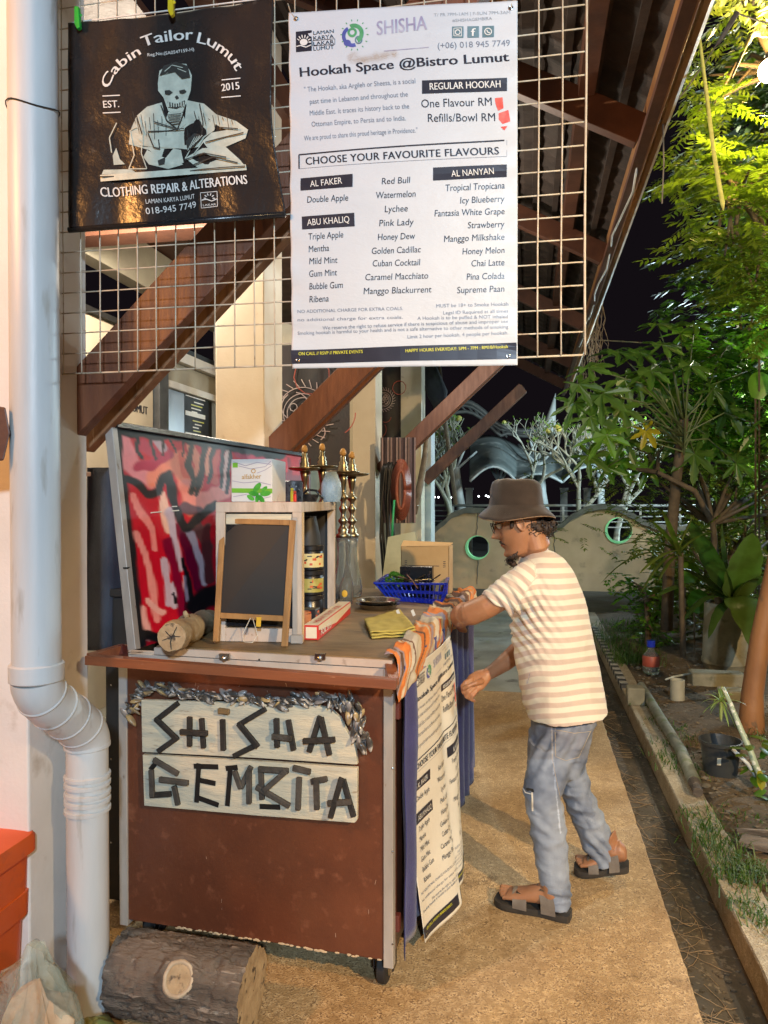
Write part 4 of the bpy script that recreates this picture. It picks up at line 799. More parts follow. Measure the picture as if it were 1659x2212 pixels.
# foil carton
M['red_card']=mat('red_carton',(.60,.035,.03),(.52,.03,.025),9,.4,.05); M['white_card']=mat('white_carton',(.74,.66,.52),(.68,.58,.44),9,.45,.05)
fa=PZ(688,1383,1.031); fz=PZ(757,1326,1.031); 
FC=thing('foil_carton','long red and white foil carton lying beside the cabinet','carton',fa); ux=(fz-fa); ln=ux.length; ang=math.atan2(ux.y,ux.x); MF=Matrix.Translation(fa)@Matrix.Rotation(ang,4,'Z')
O('box_body',G().box((0,-.0,.0),(ln,.05,.050)),M['red_card'],FC,xf=MF,bevel=.0015)
O('lid_panel',G().box((0.002,.002,.0505),(ln-.002,.049,.0515)),M['white_card'],FC,xf=MF); O('front_band',G().add([(0.0,-.001,.048),(ln,-.001,.048),(ln,-.001,.03),(.5*ln,-.001,.012),(0,-.001,.034)],[(0,4,3,2,1)]),M['white_card'],FC,xf=MF)
O('end_flap',G().box((-.0015,.006,.006),(-.0005,.044,.044)),M['white_card'],FC,xf=MF)
g=G(); vs,fs,xa,xb=text_mesh('HEAVY DUTY FOIL',.01); vs2,fs2,_,_=text_mesh('FOIL',.02)
g.add([(.03+(x-xa)/(xb-xa)*ln*.6,-.0022,.012+y*.028) for x,y,z in text_mesh('FOIL 37.5',.02)[0]],text_mesh('FOIL 37.5',.02)[1])
O('white_lettering',g,M['ink_white'],FC,xf=MF); g=G(); g.add([(.05+(x-xa)/(xb-xa)*ln*.7,.012+y*.03,.0525) for x,y,z in vs],fs); O('red_lettering',g,M['red_card'],FC,xf=MF)
# molasses carton on the cabinet
M['lilac']=mat('lilac_print',(.50,.44,.56),None,20,.4,0); M['green_band']=mat('green_band_print',(.22,.55,.05),None,20,.4,0); M['leaf_print']=mat('mint_leaf_print',(.04,.30,.03),(.12,.48,.06),30,.4,0); M['gold']=mat('gold_print',(.70,.40,.10),None,20,.4,0)
ca=PD(500,1079,2.62); cb2=PD(588,1079,2.58); cc2=PD(617,1079,2.78); hz=.150
TB=thing('mint_carton','white carton with mint leaves printed on it, standing on the cabinet','carton',ca); z0=MB.translation.z+H_+.001
A_=[Vector((p.x,p.y,z0)) for p in (ca,cb2,cc2)]; A_.append(A_[0]+A_[2]-A_[1])
O('box_body',G().prism(A_,(0,0,hz)),M['white_card'] if False else mat('glossy_white_card',(.74,.72,.70),(.70,.68,.66),9,.3,.03),TB,bevel=.0012)
fx=(A_[1]-A_[0]); fn=Vector((fx.y,-fx.x,0)).normalized()
def TBp(a,b,off=.0006): return A_[0]+fx*a+Vector((0,0,hz*(1-b)))+fn*off
tb=Sheet(lambda a,b,off=0:TBp(a,b,off),lambda u,v:((u-312)/390,(v-268)/400)); g1,g2_,g3,g4=G(),G(),G(),G()
tb.poly(g2_,[(316,540),(704,545),(704,590),(316,582)],.0007)
for pts in ([(330,290),(450,330),(560,300),(690,320)],[(380,330),(500,360),(640,340),(690,290)],[(320,470),(430,490),(560,480),(690,510)],[(330,620),(450,600),(600,640),(690,620)],[(560,400),(640,370),(700,330)]): tb.line(g1,pts,6,.0007)
tb.text(g4,'alfakher',(415,455),(600,450),45,.012,off=.001); tb.ring(g4,(525,380),18,8,.001); tb.poly(g2_,[(325,300),(375,300),(375,345),(325,345)],.0008)
for cx,cy,r1,ang_ in ((560,535,60,.9),(530,590,55,3.0),(640,590,58,.1),(600,640,50,-.9),(500,630,45,2.6),(560,640,42,-1.7),(630,545,36,.6)):
    tb.poly(g3,[(cx+math.cos(a)*r1*math.cos(ang_)*.9-math.sin(a)*r1*.45*math.sin(-ang_),cy-math.cos(a)*r1*math.sin(ang_)*.9+math.sin(a)*r1*.45*math.cos(ang_)) for a in [2*PI*k/14 for k in range(14)]],.0010+.0002*(cx%7))
for nm,g,m in (('lilac_print',g1,'lilac'),('green_band',g2_,'green_band'),('leaf_print',g3,'leaf_print'),('gold_lettering',g4,'gold')): O(nm,g,M[m],TB)
# things on the cabinet
def pz(u,d,z): p=PD(u,1084,d); return Vector((p.x,p.y,z))
zt=z0
c=pz(634,2.95,zt); t=thing('coal_tin','dark glossy tin of coals behind the mint carton','tin',c); O('tin_body',G().lathe(c,[(0,0),(.038,0),(.038,.08),(.034,.084),(0,.084)],20),mat('speckled_dark_tin',(.03,.03,.035),(.10,.10,.11),60,.3,.2,c3=(.5,.5,.5),s3=80,t3=(.64,.68)),t,smooth=True,auto=40)
for u,lb,cc,d in ((631,'yellow lighter standing on the cabinet',(.8,.6,.03),2.86),(637,'red lighter standing beside the yellow one',(.8,.05,.02),2.80)):
    c=pz(u,d,zt+.0); t=thing('lighter',lb,'lighter',c); mm=mat('lighter_plastic',cc,None,10,.3,0); O('lighter_body',G().box((-.006,-.005,0),(.006,.005,.030 if u>635 else .042)),mm,t,bevel=.003,xf=Matrix.Translation(c)); O('lighter_top',G().box((-.005,-.004,.031 if u>635 else .043),(.005,.004,.042 if u>635 else .053)),mm,t,bevel=.001,xf=Matrix.Translation(c))
c=pz(668,3.02,zt); t=thing('black_bowl','black clay bowl with a bent wire handle on the cabinet','bowl',c); O('bowl_body',G().lathe(c,[(0,0),(.028,0),(.038,.02),(.04,.03),(.036,.03),(.03,.016),(0,.012)],20),M['black_gloss'],t,smooth=True,auto=50); O('wire_handle',G().tube([c+Vector((-.03,0,.03)),c+Vector((-.005,0,.05)),c+Vector((.03,0,.045)),c+Vector((.06,0,.01))],.005,8),M['black_gloss'],t,smooth=True)
c=pz(716,3.15,zt); t=thing('blue_glass_vase','frosted blue glass vase at the back of the cabinet','vase',c); O('vase_body',G().lathe(c,[(0,0),(.036,0),(.044,.03),(.042,.08),(.026,.118),(.022,.128)],20),mat('frosted_blue_glass',(.42,.56,.68),(.30,.42,.52),20,.25,.3,trans=.25,ior=1.3),t,smooth=True,auto=50)
# hookahs
def hookah(u,d,lb,sc=1.0,tr=.082):
    c=pz(u,d,1.031); t=thing('hookah',lb,'hookah',c,group='brass hookahs'); h=lambda L_:[(r,z*sc) for r,z in L_]
    O('glass_base',G().lathe(c,h([(0,0),(.042,0),(.05,.012),(.052,.05),(.047,.09),(.03,.16),(.026,.22),(.029,.27),(.033,.30),(.028,.30),(.024,.24),(.026,.17),(.042,.09),(.046,.05),(.04,.012),(0,.01)]),24),M['glass'],t,smooth=True)
    pr=[(.020,.29),(.034,.298),(.034,.312),(.022,.32),(.026,.335),(.018,.345),(.012,.36),(.022,.372),(.024,.38),(.012,.395),(.009,.415),(.018,.43),(.020,.44),(.010,.455),(.009,.47),(.024,.487),(.025,.494),(.011,.51),(.009,.53),(.014,.545),(.018,.57),(.024,.60)]
    O('brass_stem',G().lathe(c,h(pr),18),M['brass'],t,smooth=True)
    O('tray',G().lathe(c,h([(.012,.598),(tr*.55,.600),(tr*.9,.606),(tr,.614),(tr*.97,.616),(tr*.85,.609),(.012,.603)]),30),M['brass'],t,smooth=True)
    O('bowl_stem',G().lathe(c,h([(.030,.603),(.031,.615),(.022,.626),(.025,.636),(.017,.646),(.021,.656),(.012,.668),(.014,.684),(.010,.69)]),18),M['brass'],t,smooth=True)
    O('stopper',G().lathe(c,h([(.010,.69),(.016,.698),(.015,.71),(.010,.722),(0,.726)]),14),mat('cork',(.55,.32,.10),None,20,.6,.1),t,smooth=True)
hookah(658,3.72,'leftmost brass hookah, half hidden behind the cabinet top',1.04); hookah(696,3.80,'second brass hookah with a tilted tray behind the cabinet',1.06); hookah(741,3.55,'third brass hookah, in front beside the cabinet post',1.0); hookah(760,3.66,'rightmost brass hookah with a wide tray',.99,.088)
c=pz(748,3.40,1.031); t=thing('flavour_bottle','small clear bottle with a yellow flower decal before the hookahs','bottle',c); O('bottle_body',G().lathe(c,[(0,0),(.03,0),(.032,.01),(.032,.08),(.02,.11),(.018,.12),(0,.12)],18),M['glass'],t,smooth=True); O('decal',G().ball(c+Vector((0,-.032,.05)),.014,8,5,(1,.2,1.2)),M['tag'],t)
# plates
for k,lb in enumerate(('lower round steel tray of the stack by the basket','upper round steel tray of the stack by the basket')):
    c=pz(817,3.25,1.031+k*.017); t=thing('steel_tray',lb,'tray',c,group='stacked steel trays'); O('tray_body',G().lathe(c,[(0,0),(.07,0),(.078,.004),(.085,.018),(.098,.021),(.099,.023),(.084,.021),(.075,.006),(0,.003)],36),M['steel'],t,smooth=True,auto=50)
for k in range(2): pass
M['basket']=mat('blue_plastic',(.008,.028,.42),(.006,.02,.33),12,.28,.03)
BK=thing('blue_basket','low blue plastic basket of utensils and mint on the far table end','basket',pz(892,3.55,1.031)); 
bc=[PZ(842,1296,1.032),PZ(952,1306,1.032),PZ(966,1284,1.032),PZ(862,1277,1.032)]; bt=[PD(810,1263,3.50),PD(962,1277,3.47),PD(970,1252,3.86),PD(838,1246,3.90)]
bt=[Vector((p.x,p.y,1.115)) for p in bt]
ctr=sum((p for p in bc),Vector())/4
for k in range(4):
    a0,a1,t0,t1=bc[k],bc[(k+1)%4],bt[k],bt[(k+1)%4]
    O('rim',G().bar(t0,t1,.016,.010),M['basket'],BK,bevel=.002); O('base_band',G().bar(a0.lerp(t0,.12),a1.lerp(t1,.12),.005,.022),M['basket'],BK); O('mid_band',G().bar(a0.lerp(t0,.55),a1.lerp(t1,.55),.004,.014),M['basket'],BK)
    n=14
    for j in range(n+1): f_=j/n; O('slat',G().bar(a0.lerp(a1,f_),t0.lerp(t1,f_),.009,.003,up=(a1-a0)),M['basket'],BK)
O('floor',G().prism(bc,(0,0,.004)),M['basket'],BK)
M['card']=mat('brown_cardboard',(.46,.30,.13),(.40,.25,.10),6,.75,.1,60)
c=PD(918,1240,3.72); KB=thing('cardboard_box','open brown cardboard box with a printed line behind the blue basket','box',c)
bx0,bx1=PD(866,1250,3.78),PD(970,1250,3.72); bx0.z=bx1.z=1.031; hh=.245; dv=Vector((bx1-bx0)).normalized(); nv=Vector((-dv.y,dv.x,0))
O('front_panel',G().prism([bx0,bx1,bx1+Vector((0,0,hh)),bx0+Vector((0,0,hh*.97))],nv*.004),M['card'],KB); O('side_panel',G().prism([bx1,bx1+nv*.12,bx1+nv*.12+Vector((0,0,hh)),bx1+Vector((0,0,hh))],-dv*.004),M['card'],KB); O('side_panel',G().prism([bx0,bx0+nv*.12,bx0+nv*.12+Vector((0,0,hh)),bx0+Vector((0,0,hh))],dv*.004),M['card'],KB); O('back_panel',G().prism([bx0+nv*.12,bx1+nv*.12,bx1+nv*.12+Vector((0,0,hh)),bx0+nv*.12+Vector((0,0,hh))],nv*.004),M['card'],KB)
O('top_flap',G().prism([bx0+Vector((0,0,hh*.98)),bx1+Vector((0,0,hh)),bx1+nv*.06+Vector((.01,0,hh+.012)),bx0+nv*.06+Vector((0,0,hh+.02))],(0,0,.004)),M['card'],KB)
O('printed_line',G().bar(bx0.lerp(bx1,.16)+Vector((0,0,.145))-nv*.001,bx0.lerp(bx1,.80)+Vector((0,0,.145))-nv*.001,.0006,.003),M['ink'],KB)
for f_ in (.08,.88): 
    for k in range(4): O('printed_mark',G().bar(bx0.lerp(bx1,f_)+Vector((0,0,.14+k*.009))-nv*.001,bx0.lerp(bx1,f_+.05)+Vector((0,0,.142+k*.009))-nv*.001,.0006,.003),M['ink'],KB)
c=pz(905,3.62,1.04); t=thing('black_box','small black tin standing in the blue basket','tin',c); O('tin_body',G().box((-.09,-.03,0),(.07,.03,.145)),M['black_gloss'],t,bevel=.004,xf=Matrix.Translation(c))
def tintmesh(o,n_per,rng=None):
    k=len(o.data.polygons)//n_per; vals=np.repeat(np.random.RandomState(3).rand(k+1),n_per)[:len(o.data.polygons)]; fattr(o.data,'tint',vals,'FACE')
LV=leafmat('mint_leaf',(.07,.22,.02),(.20,.42,.05),.5,.25)
t=None; g=G(); mc_=pz(852,3.58,1.10)
for i in range(150):
    a=rnd.uniform(0,6.28); e=rnd.uniform(-.2,1.5); p=mc_+Vector((math.cos(a)*math.cos(e)*.055*rnd.uniform(.4,1),math.sin(a)*math.cos(e)*.05*rnd.uniform(.4,1),math.sin(e)*.05)); d=Vector((rnd.uniform(-1,1),rnd.uniform(-1,1),rnd.uniform(-.3,1))).normalized()*.018; s_=d.orthogonal().normalized()*.008
    g.add([p,p+d*.5+s_,p+d,p+d*.5-s_],[(0,1,2,3)])
o=O('mint_bunch',g,LV,label='bunch of fresh mint at the left end of the blue basket',cat='herbs'); tintmesh(o,1)
for i,(u,lb,mm) in enumerate(((905,'brass tongs lying across the blue basket','brass'),(925,'steel tongs at the right of the blue basket','steel'),(890,'steel skewers sticking out of the basket','steel'))):
    c=pz(u,3.5,1.115); t=thing('tongs',lb,'tongs',c,group='utensils in the blue basket')
    for k in range(3 if i<2 else 5):
        p=c+Vector((rnd.uniform(-.03,.03),rnd.uniform(-.03,.05),rnd.uniform(.0,.02))); d=Vector((rnd.uniform(-1,1),rnd.uniform(-.4,.4),rnd.uniform(.0,.35))).normalized()*.06; O('arm',G().tube([p-d,p+Vector((0,0,.004)),p+d],.0035,6),M[mm],t)
# towel
YT=thing('yellow_towel','folded mustard yellow cleaning cloth on the table','cloth',PZ(840,1350,1.03)); M['towel']=mat('mustard_towel',(.52,.42,.10),(.42,.34,.08),20,.9,.5,150,bdist=.003)
tc=[(786,1345),(862,1322),(897,1368),(800,1374)]
for k in range(3):
    def tw(a,b,k=k):
        u=(tc[0][0]*(1-a)+tc[1][0]*a)*(1-b)+(tc[3][0]*(1-a)+tc[2][0]*a)*b; v=(tc[0][1]*(1-a)+tc[1][1]*a)*(1-b)+(tc[3][1]*(1-a)+tc[2][1]*a)*b
        p=PZ(u+k*1.5,v+k*2.5,1.034); return (p.x,p.y,1.0335+(2-k)*.006+.004*noise.noise(Vector((a*5,b*5,k)))+ .008*max(0,a-.8)*5*b*(1 if k<2 else 0))
    O('fold',G().grid(tw,22,18),M['towel'],YT,smooth=True,solid=.003)
# stone / scrap bits
c=PZ(823,1326,1.031); t=thing('white_tags','two small white price tags under the steel trays','tag',c)
for u in (858,890): O('tag_card',G().bar(PD(u,1318,3.0),PD(u+5,1330,2.98),.012,.002,up=(0,-1,0)),M['ink_white'],t)
# striped cloth along the cart edge
cl=[(830,1424),(870,1386),(908,1340),(935,1312),(975,1288),(998,1276)]
def lerpl(L_,t):
    t=t*(len(L_)-1); i=min(int(t),len(L_)-2); f_=t-i; return Vector(L_[i]).lerp(Vector(L_[i+1]),f_)
NB=260
def sc(a,b):
    e=lerpl([MCi@PZ(u,v,1.03) for u,v in cl],b); xl=e.x; y=e.y
    drop=.075*(1-b)**1.3+.04; wf=(.0055+.006*b)*math.sin(b*62+a*5+2.2*noise.noise(Vector((b*9,a*2,1))))+.006*noise.noise(Vector((a*6,b*26,3)))
    tot=(-xl)+.02+drop; s_=a*tot; yy=y-.02*math.sin(a*3)-.10*a*(1-b)*.3
    if s_<-xl+.008: x=xl+s_; z=1.037+max(0,wf+.008)
    else: k=s_-(-xl+.008); x=.012+.014*min(1,k/.05)+max(0,wf)*.8; z=1.037-k+max(0,wf)*.3*(1-min(1,k/.03))
    return MC@Vector((x,yy+.012*math.sin(a*7+b*3),z))
g=G().grid(sc,44,NB); pal=[(.60,.50,.34),(.62,.18,.035),(.62,.54,.40),(.13,.07,.045),(.50,.28,.13),(.62,.48,.26),(.17,.09,.06),(.56,.42,.28),(.33,.28,.32),(.66,.22,.05),(.58,.52,.42),(.10,.055,.04),(.64,.20,.04)]
bands=[]; tt=0; rr=random.Random(11)
while tt<1.2: w_=rr.uniform(.010,.026); bands.append((tt,w_,rr.choice(pal))); tt+=w_
cols=np.zeros((len(g.v),3)); i=0
for j in range(NB+1):
    for k in range(45):
        a=k/44; q=j/NB+.10*a-.03*math.sin(a*3)+.012*math.sin(a*9)+.02*a; q=max(0,min(1.19,q)); 
        cc=next(c_ for s_,w_,c_ in reversed(bands) if s_<=q); cols[i]=cc; i+=1
SCL=O('striped_cloth',g,vcmat('striped_cotton',.85,bump=.25,bscale=260),smooth=True,label='orange, cream and brown striped cloth draped along the cart edge',cat='cloth',solid=.002); paint(SCL.data,cols)
# navy skirt + side banner
def skirt(a,b):
    y=.045+a*1.66; z=1.0-b*(.90-.06*math.sin(a*20)*.3); return L(.012+.012*math.sin(y*36+1.5*b)+.012*b+.008*noise.noise(Vector((y*6,z*3,0))),y,z)
O('navy_skirt',G().grid(skirt,160,26),M['navy'],smooth=True,label='navy cloth skirt covering the right side of the cart',cat='cloth',solid=.002)
NE=[PD(893,1440,2.42),PD(884,1560,2.42),PD(880,1720,2.42),PD(896,1880,2.43),PD(924,2038,2.44)]; FE=[PD(972,1372,2.96),PD(982,1460,2.96),PD(992,1610,2.97),PD(999,1750,2.98),PD(1006,1868,2.99)]
def surf3(a,b,off=0):
    b=.0+b; n=lerpl(NE,b); f_=lerpl(FE,b); p=n.lerp(f_,a); bul=.035*math.sin(PI*a)*(.3+.9*b)+.012*math.sin(a*8+b*4)*b+.003*noise.noise(Vector((a*4,b*5,7)))-(.03*math.exp(-((a-.62)/.1)**2)*b)
    return p+Vector((bul+off*1.3,-off*.3,0))
SB=thing('menu_banner','second shisha menu banner draped down the cart\'s right side','banner',surf3(.5,1),group='white shisha menu banners')
O('sheet',G().grid(lambda a,b:surf3(a,b,0),90,140),mat('cream_vinyl',(.74,.70,.60),(.70,.66,.56),3,.4,.15,8,bdist=.02,coat=.1),SB,smooth=True,solid=.0012)
menu(Sheet(surf3,uv2),SB)
# ---- log under the cart ----
a=PD(262,2128,2.19); b=PD(546,2146,2.10); a.z=.113; b.z=.113; LG=thing('bark_log','thick grey barked log with a pale knot wedged under the cart','log',(a.lerp(b,.5).x,a.y,0)); dd=(b-a).normalized(); X_=dd.cross(Vector((0,0,1))).normalized(); Y_=X_.cross(dd)
kn=PD(384,2114,2.02); 
def lr(t,k,n=80):
    an=2*PI*k/n; c=a.lerp(b,t); d=X_*math.cos(an)+Y_*math.sin(an); r=.112*(1+.05*noise.noise(Vector((math.cos(an)*1.5,math.sin(an)*1.5,t*2)))); 
    fis=abs(noise.noise(Vector((t*5,an*5+1.2*noise.noise(Vector((t*3,an,2))),1)))); r-=.011*max(0,1-fis*6); r+=.005*noise.noise(Vector((t*18,an*9,4)))+.0025*noise.noise(Vector((t*60,an*22,4)))
    p=c+d*r; q=p-kn; q=q-ray(384,2114).normalized()*q.dot(ray(384,2114).normalized()); e=q.length
    if math.sin(an)*0+d.y<.3: r+=.012*math.exp(-((e-.047)/.014)**2)-.006*(e<.035)
    return c+d*r
O('bark',G().loft([[lr(i/90,k) for k in range(80)] for i in range(91)],False),M['bark'],LG,smooth=True)
O('cut_end',G().loft([[lr(1,k)*(1)+0*dd for k in range(80)]]+[[b+(lr(1,k)-b)*f_+dd*.002 for k in range(80)] for f_ in (.8,.5,.2,.02)],False),M['cutwood'],LG); O('cut_end',G().loft([[lr(0,k) for k in range(80)],[a+(lr(0,k)-a)*.02 for k in range(80)]],False),M['cutwood'],LG)
kd=ray(384,2114).normalized(); kp=None
best=min((lr(i/90,k) for i in range(91) for k in range(80) if (lr(i/90,k)-CAM).length< (a.lerp(b,.45)-CAM).length),key=lambda p:((p-CAM)-kd*(p-CAM).dot(kd)).length)
g=G(); A1=dd; B1=kd.cross(dd).normalized(); n_=-kd
for rr_,hh in ((.0,0),): pass
g.loft([[best+(A1*math.cos(2*PI*k/30)+B1*math.sin(2*PI*k/30))*r*(1+.10*noise.noise(Vector((math.cos(2*PI*k/30)*2,math.sin(2*PI*k/30)*2,5))))+n_*(h+.012) for k in range(30)] for r,h in ((.049,-.010),(.046,.004),(.041,.007),(.036,.003),(.034,-.001))],False); O('knot_ring',g,mat('pale_knot_rim',(.55,.46,.33),(.40,.32,.22),22,.7,.4),LG,smooth=True)
g=G().loft([[best+(A1*math.cos(2*PI*k/30)+B1*math.sin(2*PI*k/30))*r+n_*(.0125+.001*math.sin(r*900)) for k in range(30)] for r in (.036,.03,.024,.018,.012,.006,.001)],False); O('knot_face',g,M['cutwood'],LG)
# ---- dark bundle behind, between first pillar and board ----
M['slate_cloth']=mat('slate_grey_cloth',(.055,.065,.085),(.035,.04,.055),6,.85,.4,150)
def dc(a_,b_): p=PD(188+a_*(70+30*b_),1010+b_*395,2.75+.03*math.sin(a_*7+b_*2)); return p
O('draped_cloth',G().grid(dc,24,30),M['slate_cloth'],smooth=True,label='slate grey cloth hanging behind the painted board beside the first pillar',cat='cloth',solid=.004)
t=thing('storage_crate','black crate standing in the gap behind the cart\'s left edge','crate',L(-1.0,.5,0)); O('crate_body',G().box((-1.16,.25,.02),(-.95,1.5,1.15)),M['black'],t,xf=MC,bevel=.01); O('crate_lid',G().box((-1.17,.24,1.15),(-.94,1.51,1.18)),M['black'],t,xf=MC,bevel=.005)
# ---- things hanging at the far pillars ----
M['hose_black']=mat('black_hose',(.012,.012,.014),None,10,.35,.1); M['hose_red']=mat('red_brown_hose',(.30,.085,.055),(.22,.06,.04),30,.35,.2)
t=thing('black_hoses','bundle of black hookah hoses hanging from the third brace','hoses',PD(838,1010,6.6)); 
for i in range(9):
    u=824+i*3.4; d=6.5+rnd.uniform(-.1,.1); e=rnd.uniform(-6,7); O('hose',G().tube([PD(u+6,1000+rnd.uniform(-3,4),d),PD(u,1018,d),PD(u-4+e*.3,1080,d),PD(u-3+e,1160,d),PD(u+e+2,1225,d),PD(u+6+e*1.3,rnd.uniform(1235,1258),d)],.011,8),M['hose_black'],t,smooth=True)
O('hose',G().tube([PD(852,1080,6.4),PD(848,1130,6.4),PD(847,1165,6.4)],.010,8),mat('green_hose',(.05,.55,.25),None,10,.4,0),t,smooth=True)
t=thing('red_hoses','coiled bundle of red brown hoses hung beside the black ones','hoses',PD(866,1060,6.6))
for i in range(6):
    k=i*2.2; d=6.55-.03*i; O('hose',G().tube([PD(866+math.cos(a)*(19-k*.9),1058+math.sin(a)*(64-k*2),d) for a in [PI*j/12 for j in range(25)]],.016,8),M['hose_red'],t,smooth=True)
M['stripe_grey']=mat('striped_grey_cloth',(.30,.24,.24),(.14,.11,.12),1,.85,.1)
def gs(a_,b_): return PD(822+a_*76,945+b_*185,7.05+.05*math.sin(a_*24))
o=O('striped_hanging',G().grid(gs,48,6),vcmat('grey_pink_stripe',.85),smooth=True,label='grey and pink striped cloth hanging behind the hoses',cat='cloth'); paint(o.data,np.array([((.36,.27,.27) if (k//2)%2 else (.12,.09,.10)) for j in range(7) for k in range(49)]))
mt=[(838,1160),(896,1148),(915,1205),(912,1262),(824,1262)]; O('pale_mat',G().prism([PD(u,v,6.2+.1*(v>1200)) for u,v in mt],(0,.02,0)),mat('pale_green_mat',(.50,.56,.47),(.42,.48,.40),8,.8,.2),label='pale green mat propped under the hanging hoses',cat='mat')
M['pole_wood']=mat('grey_branch',(.20,.16,.11),(.12,.09,.065),12,.7,.3)
O('propped_branch',G().tube([PD(926,905,8.4),PD(916,1000,8.2),PD(905,1060,8.1),PD(897,1110,8.0)],[.02,.035,.04,.02],8),M['pole_wood'],smooth=True,label='grey driftwood branch leaning at the far pillar',cat='branch')
M['blue_white']=mat('cool_white_paint',(.62,.68,.70),(.56,.62,.64),5,.6,.1)
t=thing('white_column','narrow white tiled column at the end of the verandah','column',(-1.1,10.5,0))
pA=PD(912,1100,10.9); pB=PD(934,1100,11.0)
O('shaft',G().box((pA.x,pA.y,0),(pB.x,pB.y+.3,1.5+(1084-920)/F*10.9)),M['blue_white'],t,bevel=.01)
for k in range(14): O('joint',G().box((pB.x+.001,pB.y-.05,.2+k*.17),(pB.x+.003,pB.y+.3,.206+k*.17)),M['steel'],t) if k<1 else None
t=thing('furled_umbrella','pale furled sunshade beyond the third brace','parasol',PD(930,1000,11.5)); O('pole',G().tube([PD(948,790,11.5),PD(962,915,11.5),PD(985,1090,11.5)],.035,8),M['pole_wood'],t,smooth=True); O('furled_canopy',G().tube([PD(925,785,11.4),PD(945,850,11.4),PD(955,905,11.4)],[.10,.16,.04],10),M['slate_cloth'],t,smooth=True)
# ---- left foreground: bin, bags ----
M['bin_red']=mat('orange_red_plastic',(.80,.12,.012),(.72,.10,.01),6,.42,.10,c3=(.60,.09,.02),s3=20,t3=(.6,.7))
BN=thing('red_bin','orange red plastic bin with a rounded lid at the lower left edge','bin',PZ(-60,2300,.0)); ct=PD(-62,1900,2.02)
def rr_box(cx,cy,w_,d_,r,z,n=6):
    pts=[]
    for sx,sy,a0 in ((1,1,0),(-1,1,PI/2),(-1,-1,PI),(1,-1,1.5*PI)):
        for k in range(n+1): an=a0+PI/2*k/n; pts.append(Vector((cx+sx*(w_/2-r)+r*math.cos(an),cy+sy*(d_/2-r)+r*math.sin(an),z)))
    return pts
zt=.572; cx,cy=ct.x-.055,ct.y-.03
O('lid',G().loft([rr_box(cx,cy,.36*s_,.30*s_,.05,z) for s_,z in ((1.0,zt-.055),(1.03,zt-.052),(1.03,zt-.014),(1.0,zt-.003),(.9,zt),(.5,zt+.004))]),M['bin_red'],BN,smooth=True,auto=40)
O('body',G().loft([rr_box(cx,cy,.36*s_,.30*s_,.05,z) for s_,z in ((.80,.0),(.88,.34),(.945,.345),(.955,.41),(.93,.412),(.945,.515))]),M['bin_red'],BN,smooth=True,auto=40)
M['bag_clear']=mat('thin_plastic_bag',(.62,.70,.55),(.50,.60,.46),9,.20,.9,38,alpha=.30,bdist=.02); M['bread']=mat('peach_contents',(.62,.40,.22),(.50,.28,.13),10,.7,.4,20,c3=(.70,.52,.32),s3=9,t3=(.5,.7))
c=PD(84,2150,1.80); c.z=-.02; t=thing('rubbish_bag','knotted thin plastic bag with peach coloured rubbish at the bottom left','bag',c)
def lump(c,prof,am,fr,n=40,sd=0,sx=1,lean=(0,0)):
    rs=[]
    for r,z in prof: rs.append([c+Vector((math.cos(2*PI*k/n)*r*sx+lean[0]*z,math.sin(2*PI*k/n)*r+lean[1]*z,z))+noise.noise_vector(Vector((math.cos(2*PI*k/n)*r*fr,math.sin(2*PI*k/n)*r*fr,z*fr+sd)))*am for k in range(n)])
    return G().loft(rs)
O('rubbish',lump(c,[(.0,.0),(.08,.01),(.105,.08),(.10,.18),(.075,.27),(.03,.33),(0,.335)],.05,24,90,sd=3,sx=1.0),M['bread'],t,smooth=True)
O('plastic_skin',lump(c,[(.0,.0),(.10,.0),(.118,.08),(.110,.2),(.09,.30),(.06,.37),(.045,.40),(.03,.42),(0,.43)],.045,26,96,1,sx=1.0,lean=(-.06,0)),M['bag_clear'],t,smooth=True)
c=PD(205,2235,1.98); c.z=0; O('green_bag',lump(c,[(0,0),(.07,0),(.085,.03),(.06,.08),(.02,.115),(0,.12)],.03,20,36,2),mat('olive_plastic',(.16,.20,.06),(.10,.13,.04),10,.35,.4,20),smooth=True,label='crumpled olive green plastic bag beside the pipe foot',cat='bag')
# ================= PERSON =================
ER=(RC@Vector((1,0,0))).normalized(); EF=Vector((-math.sin(YAW),math.cos(YAW),0)); EZ=Vector((0,0,1))
PERS=thing('person','man in bucket hat, striped T-shirt, ripped jeans and sandals leaning over the stall','person',PZ(1195,1960,0))
def crease(p,fx,fz,a): return a*(1-2.2*abs(noise.noise(Vector((p.x*fx,p.y*fx,p.z*fz))))-.35)
def remesh(g,vox,sm=4,amp=None,fac=.5):
    me=bpy.data.meshes.new('tmp'); me.from_pydata(g.v,[],g.f); me.update()
    o=bpy.data.objects.new('tmp',me); S.collection.objects.link(o)
    m_=o.modifiers.new('r','REMESH'); m_.mode='VOXEL'; m_.voxel_size=vox; m_.use_smooth_shade=True
    if sm: s_=o.modifiers.new('s','SMOOTH'); s_.iterations=sm; s_.factor=fac
    dg=bpy.context.evaluated_depsgraph_get(); r=bpy.data.meshes.new_from_object(o.evaluated_get(dg)); bpy.data.objects.remove(o); bpy.data.meshes.remove(me)
    if amp:
        r.update(); N_=len(r.vertices); ns=[v.normal.copy() for v in r.vertices]
        for v,n in zip(r.vertices,ns): v.co=v.co+n*amp(v.co,n)
    r.update(); return r
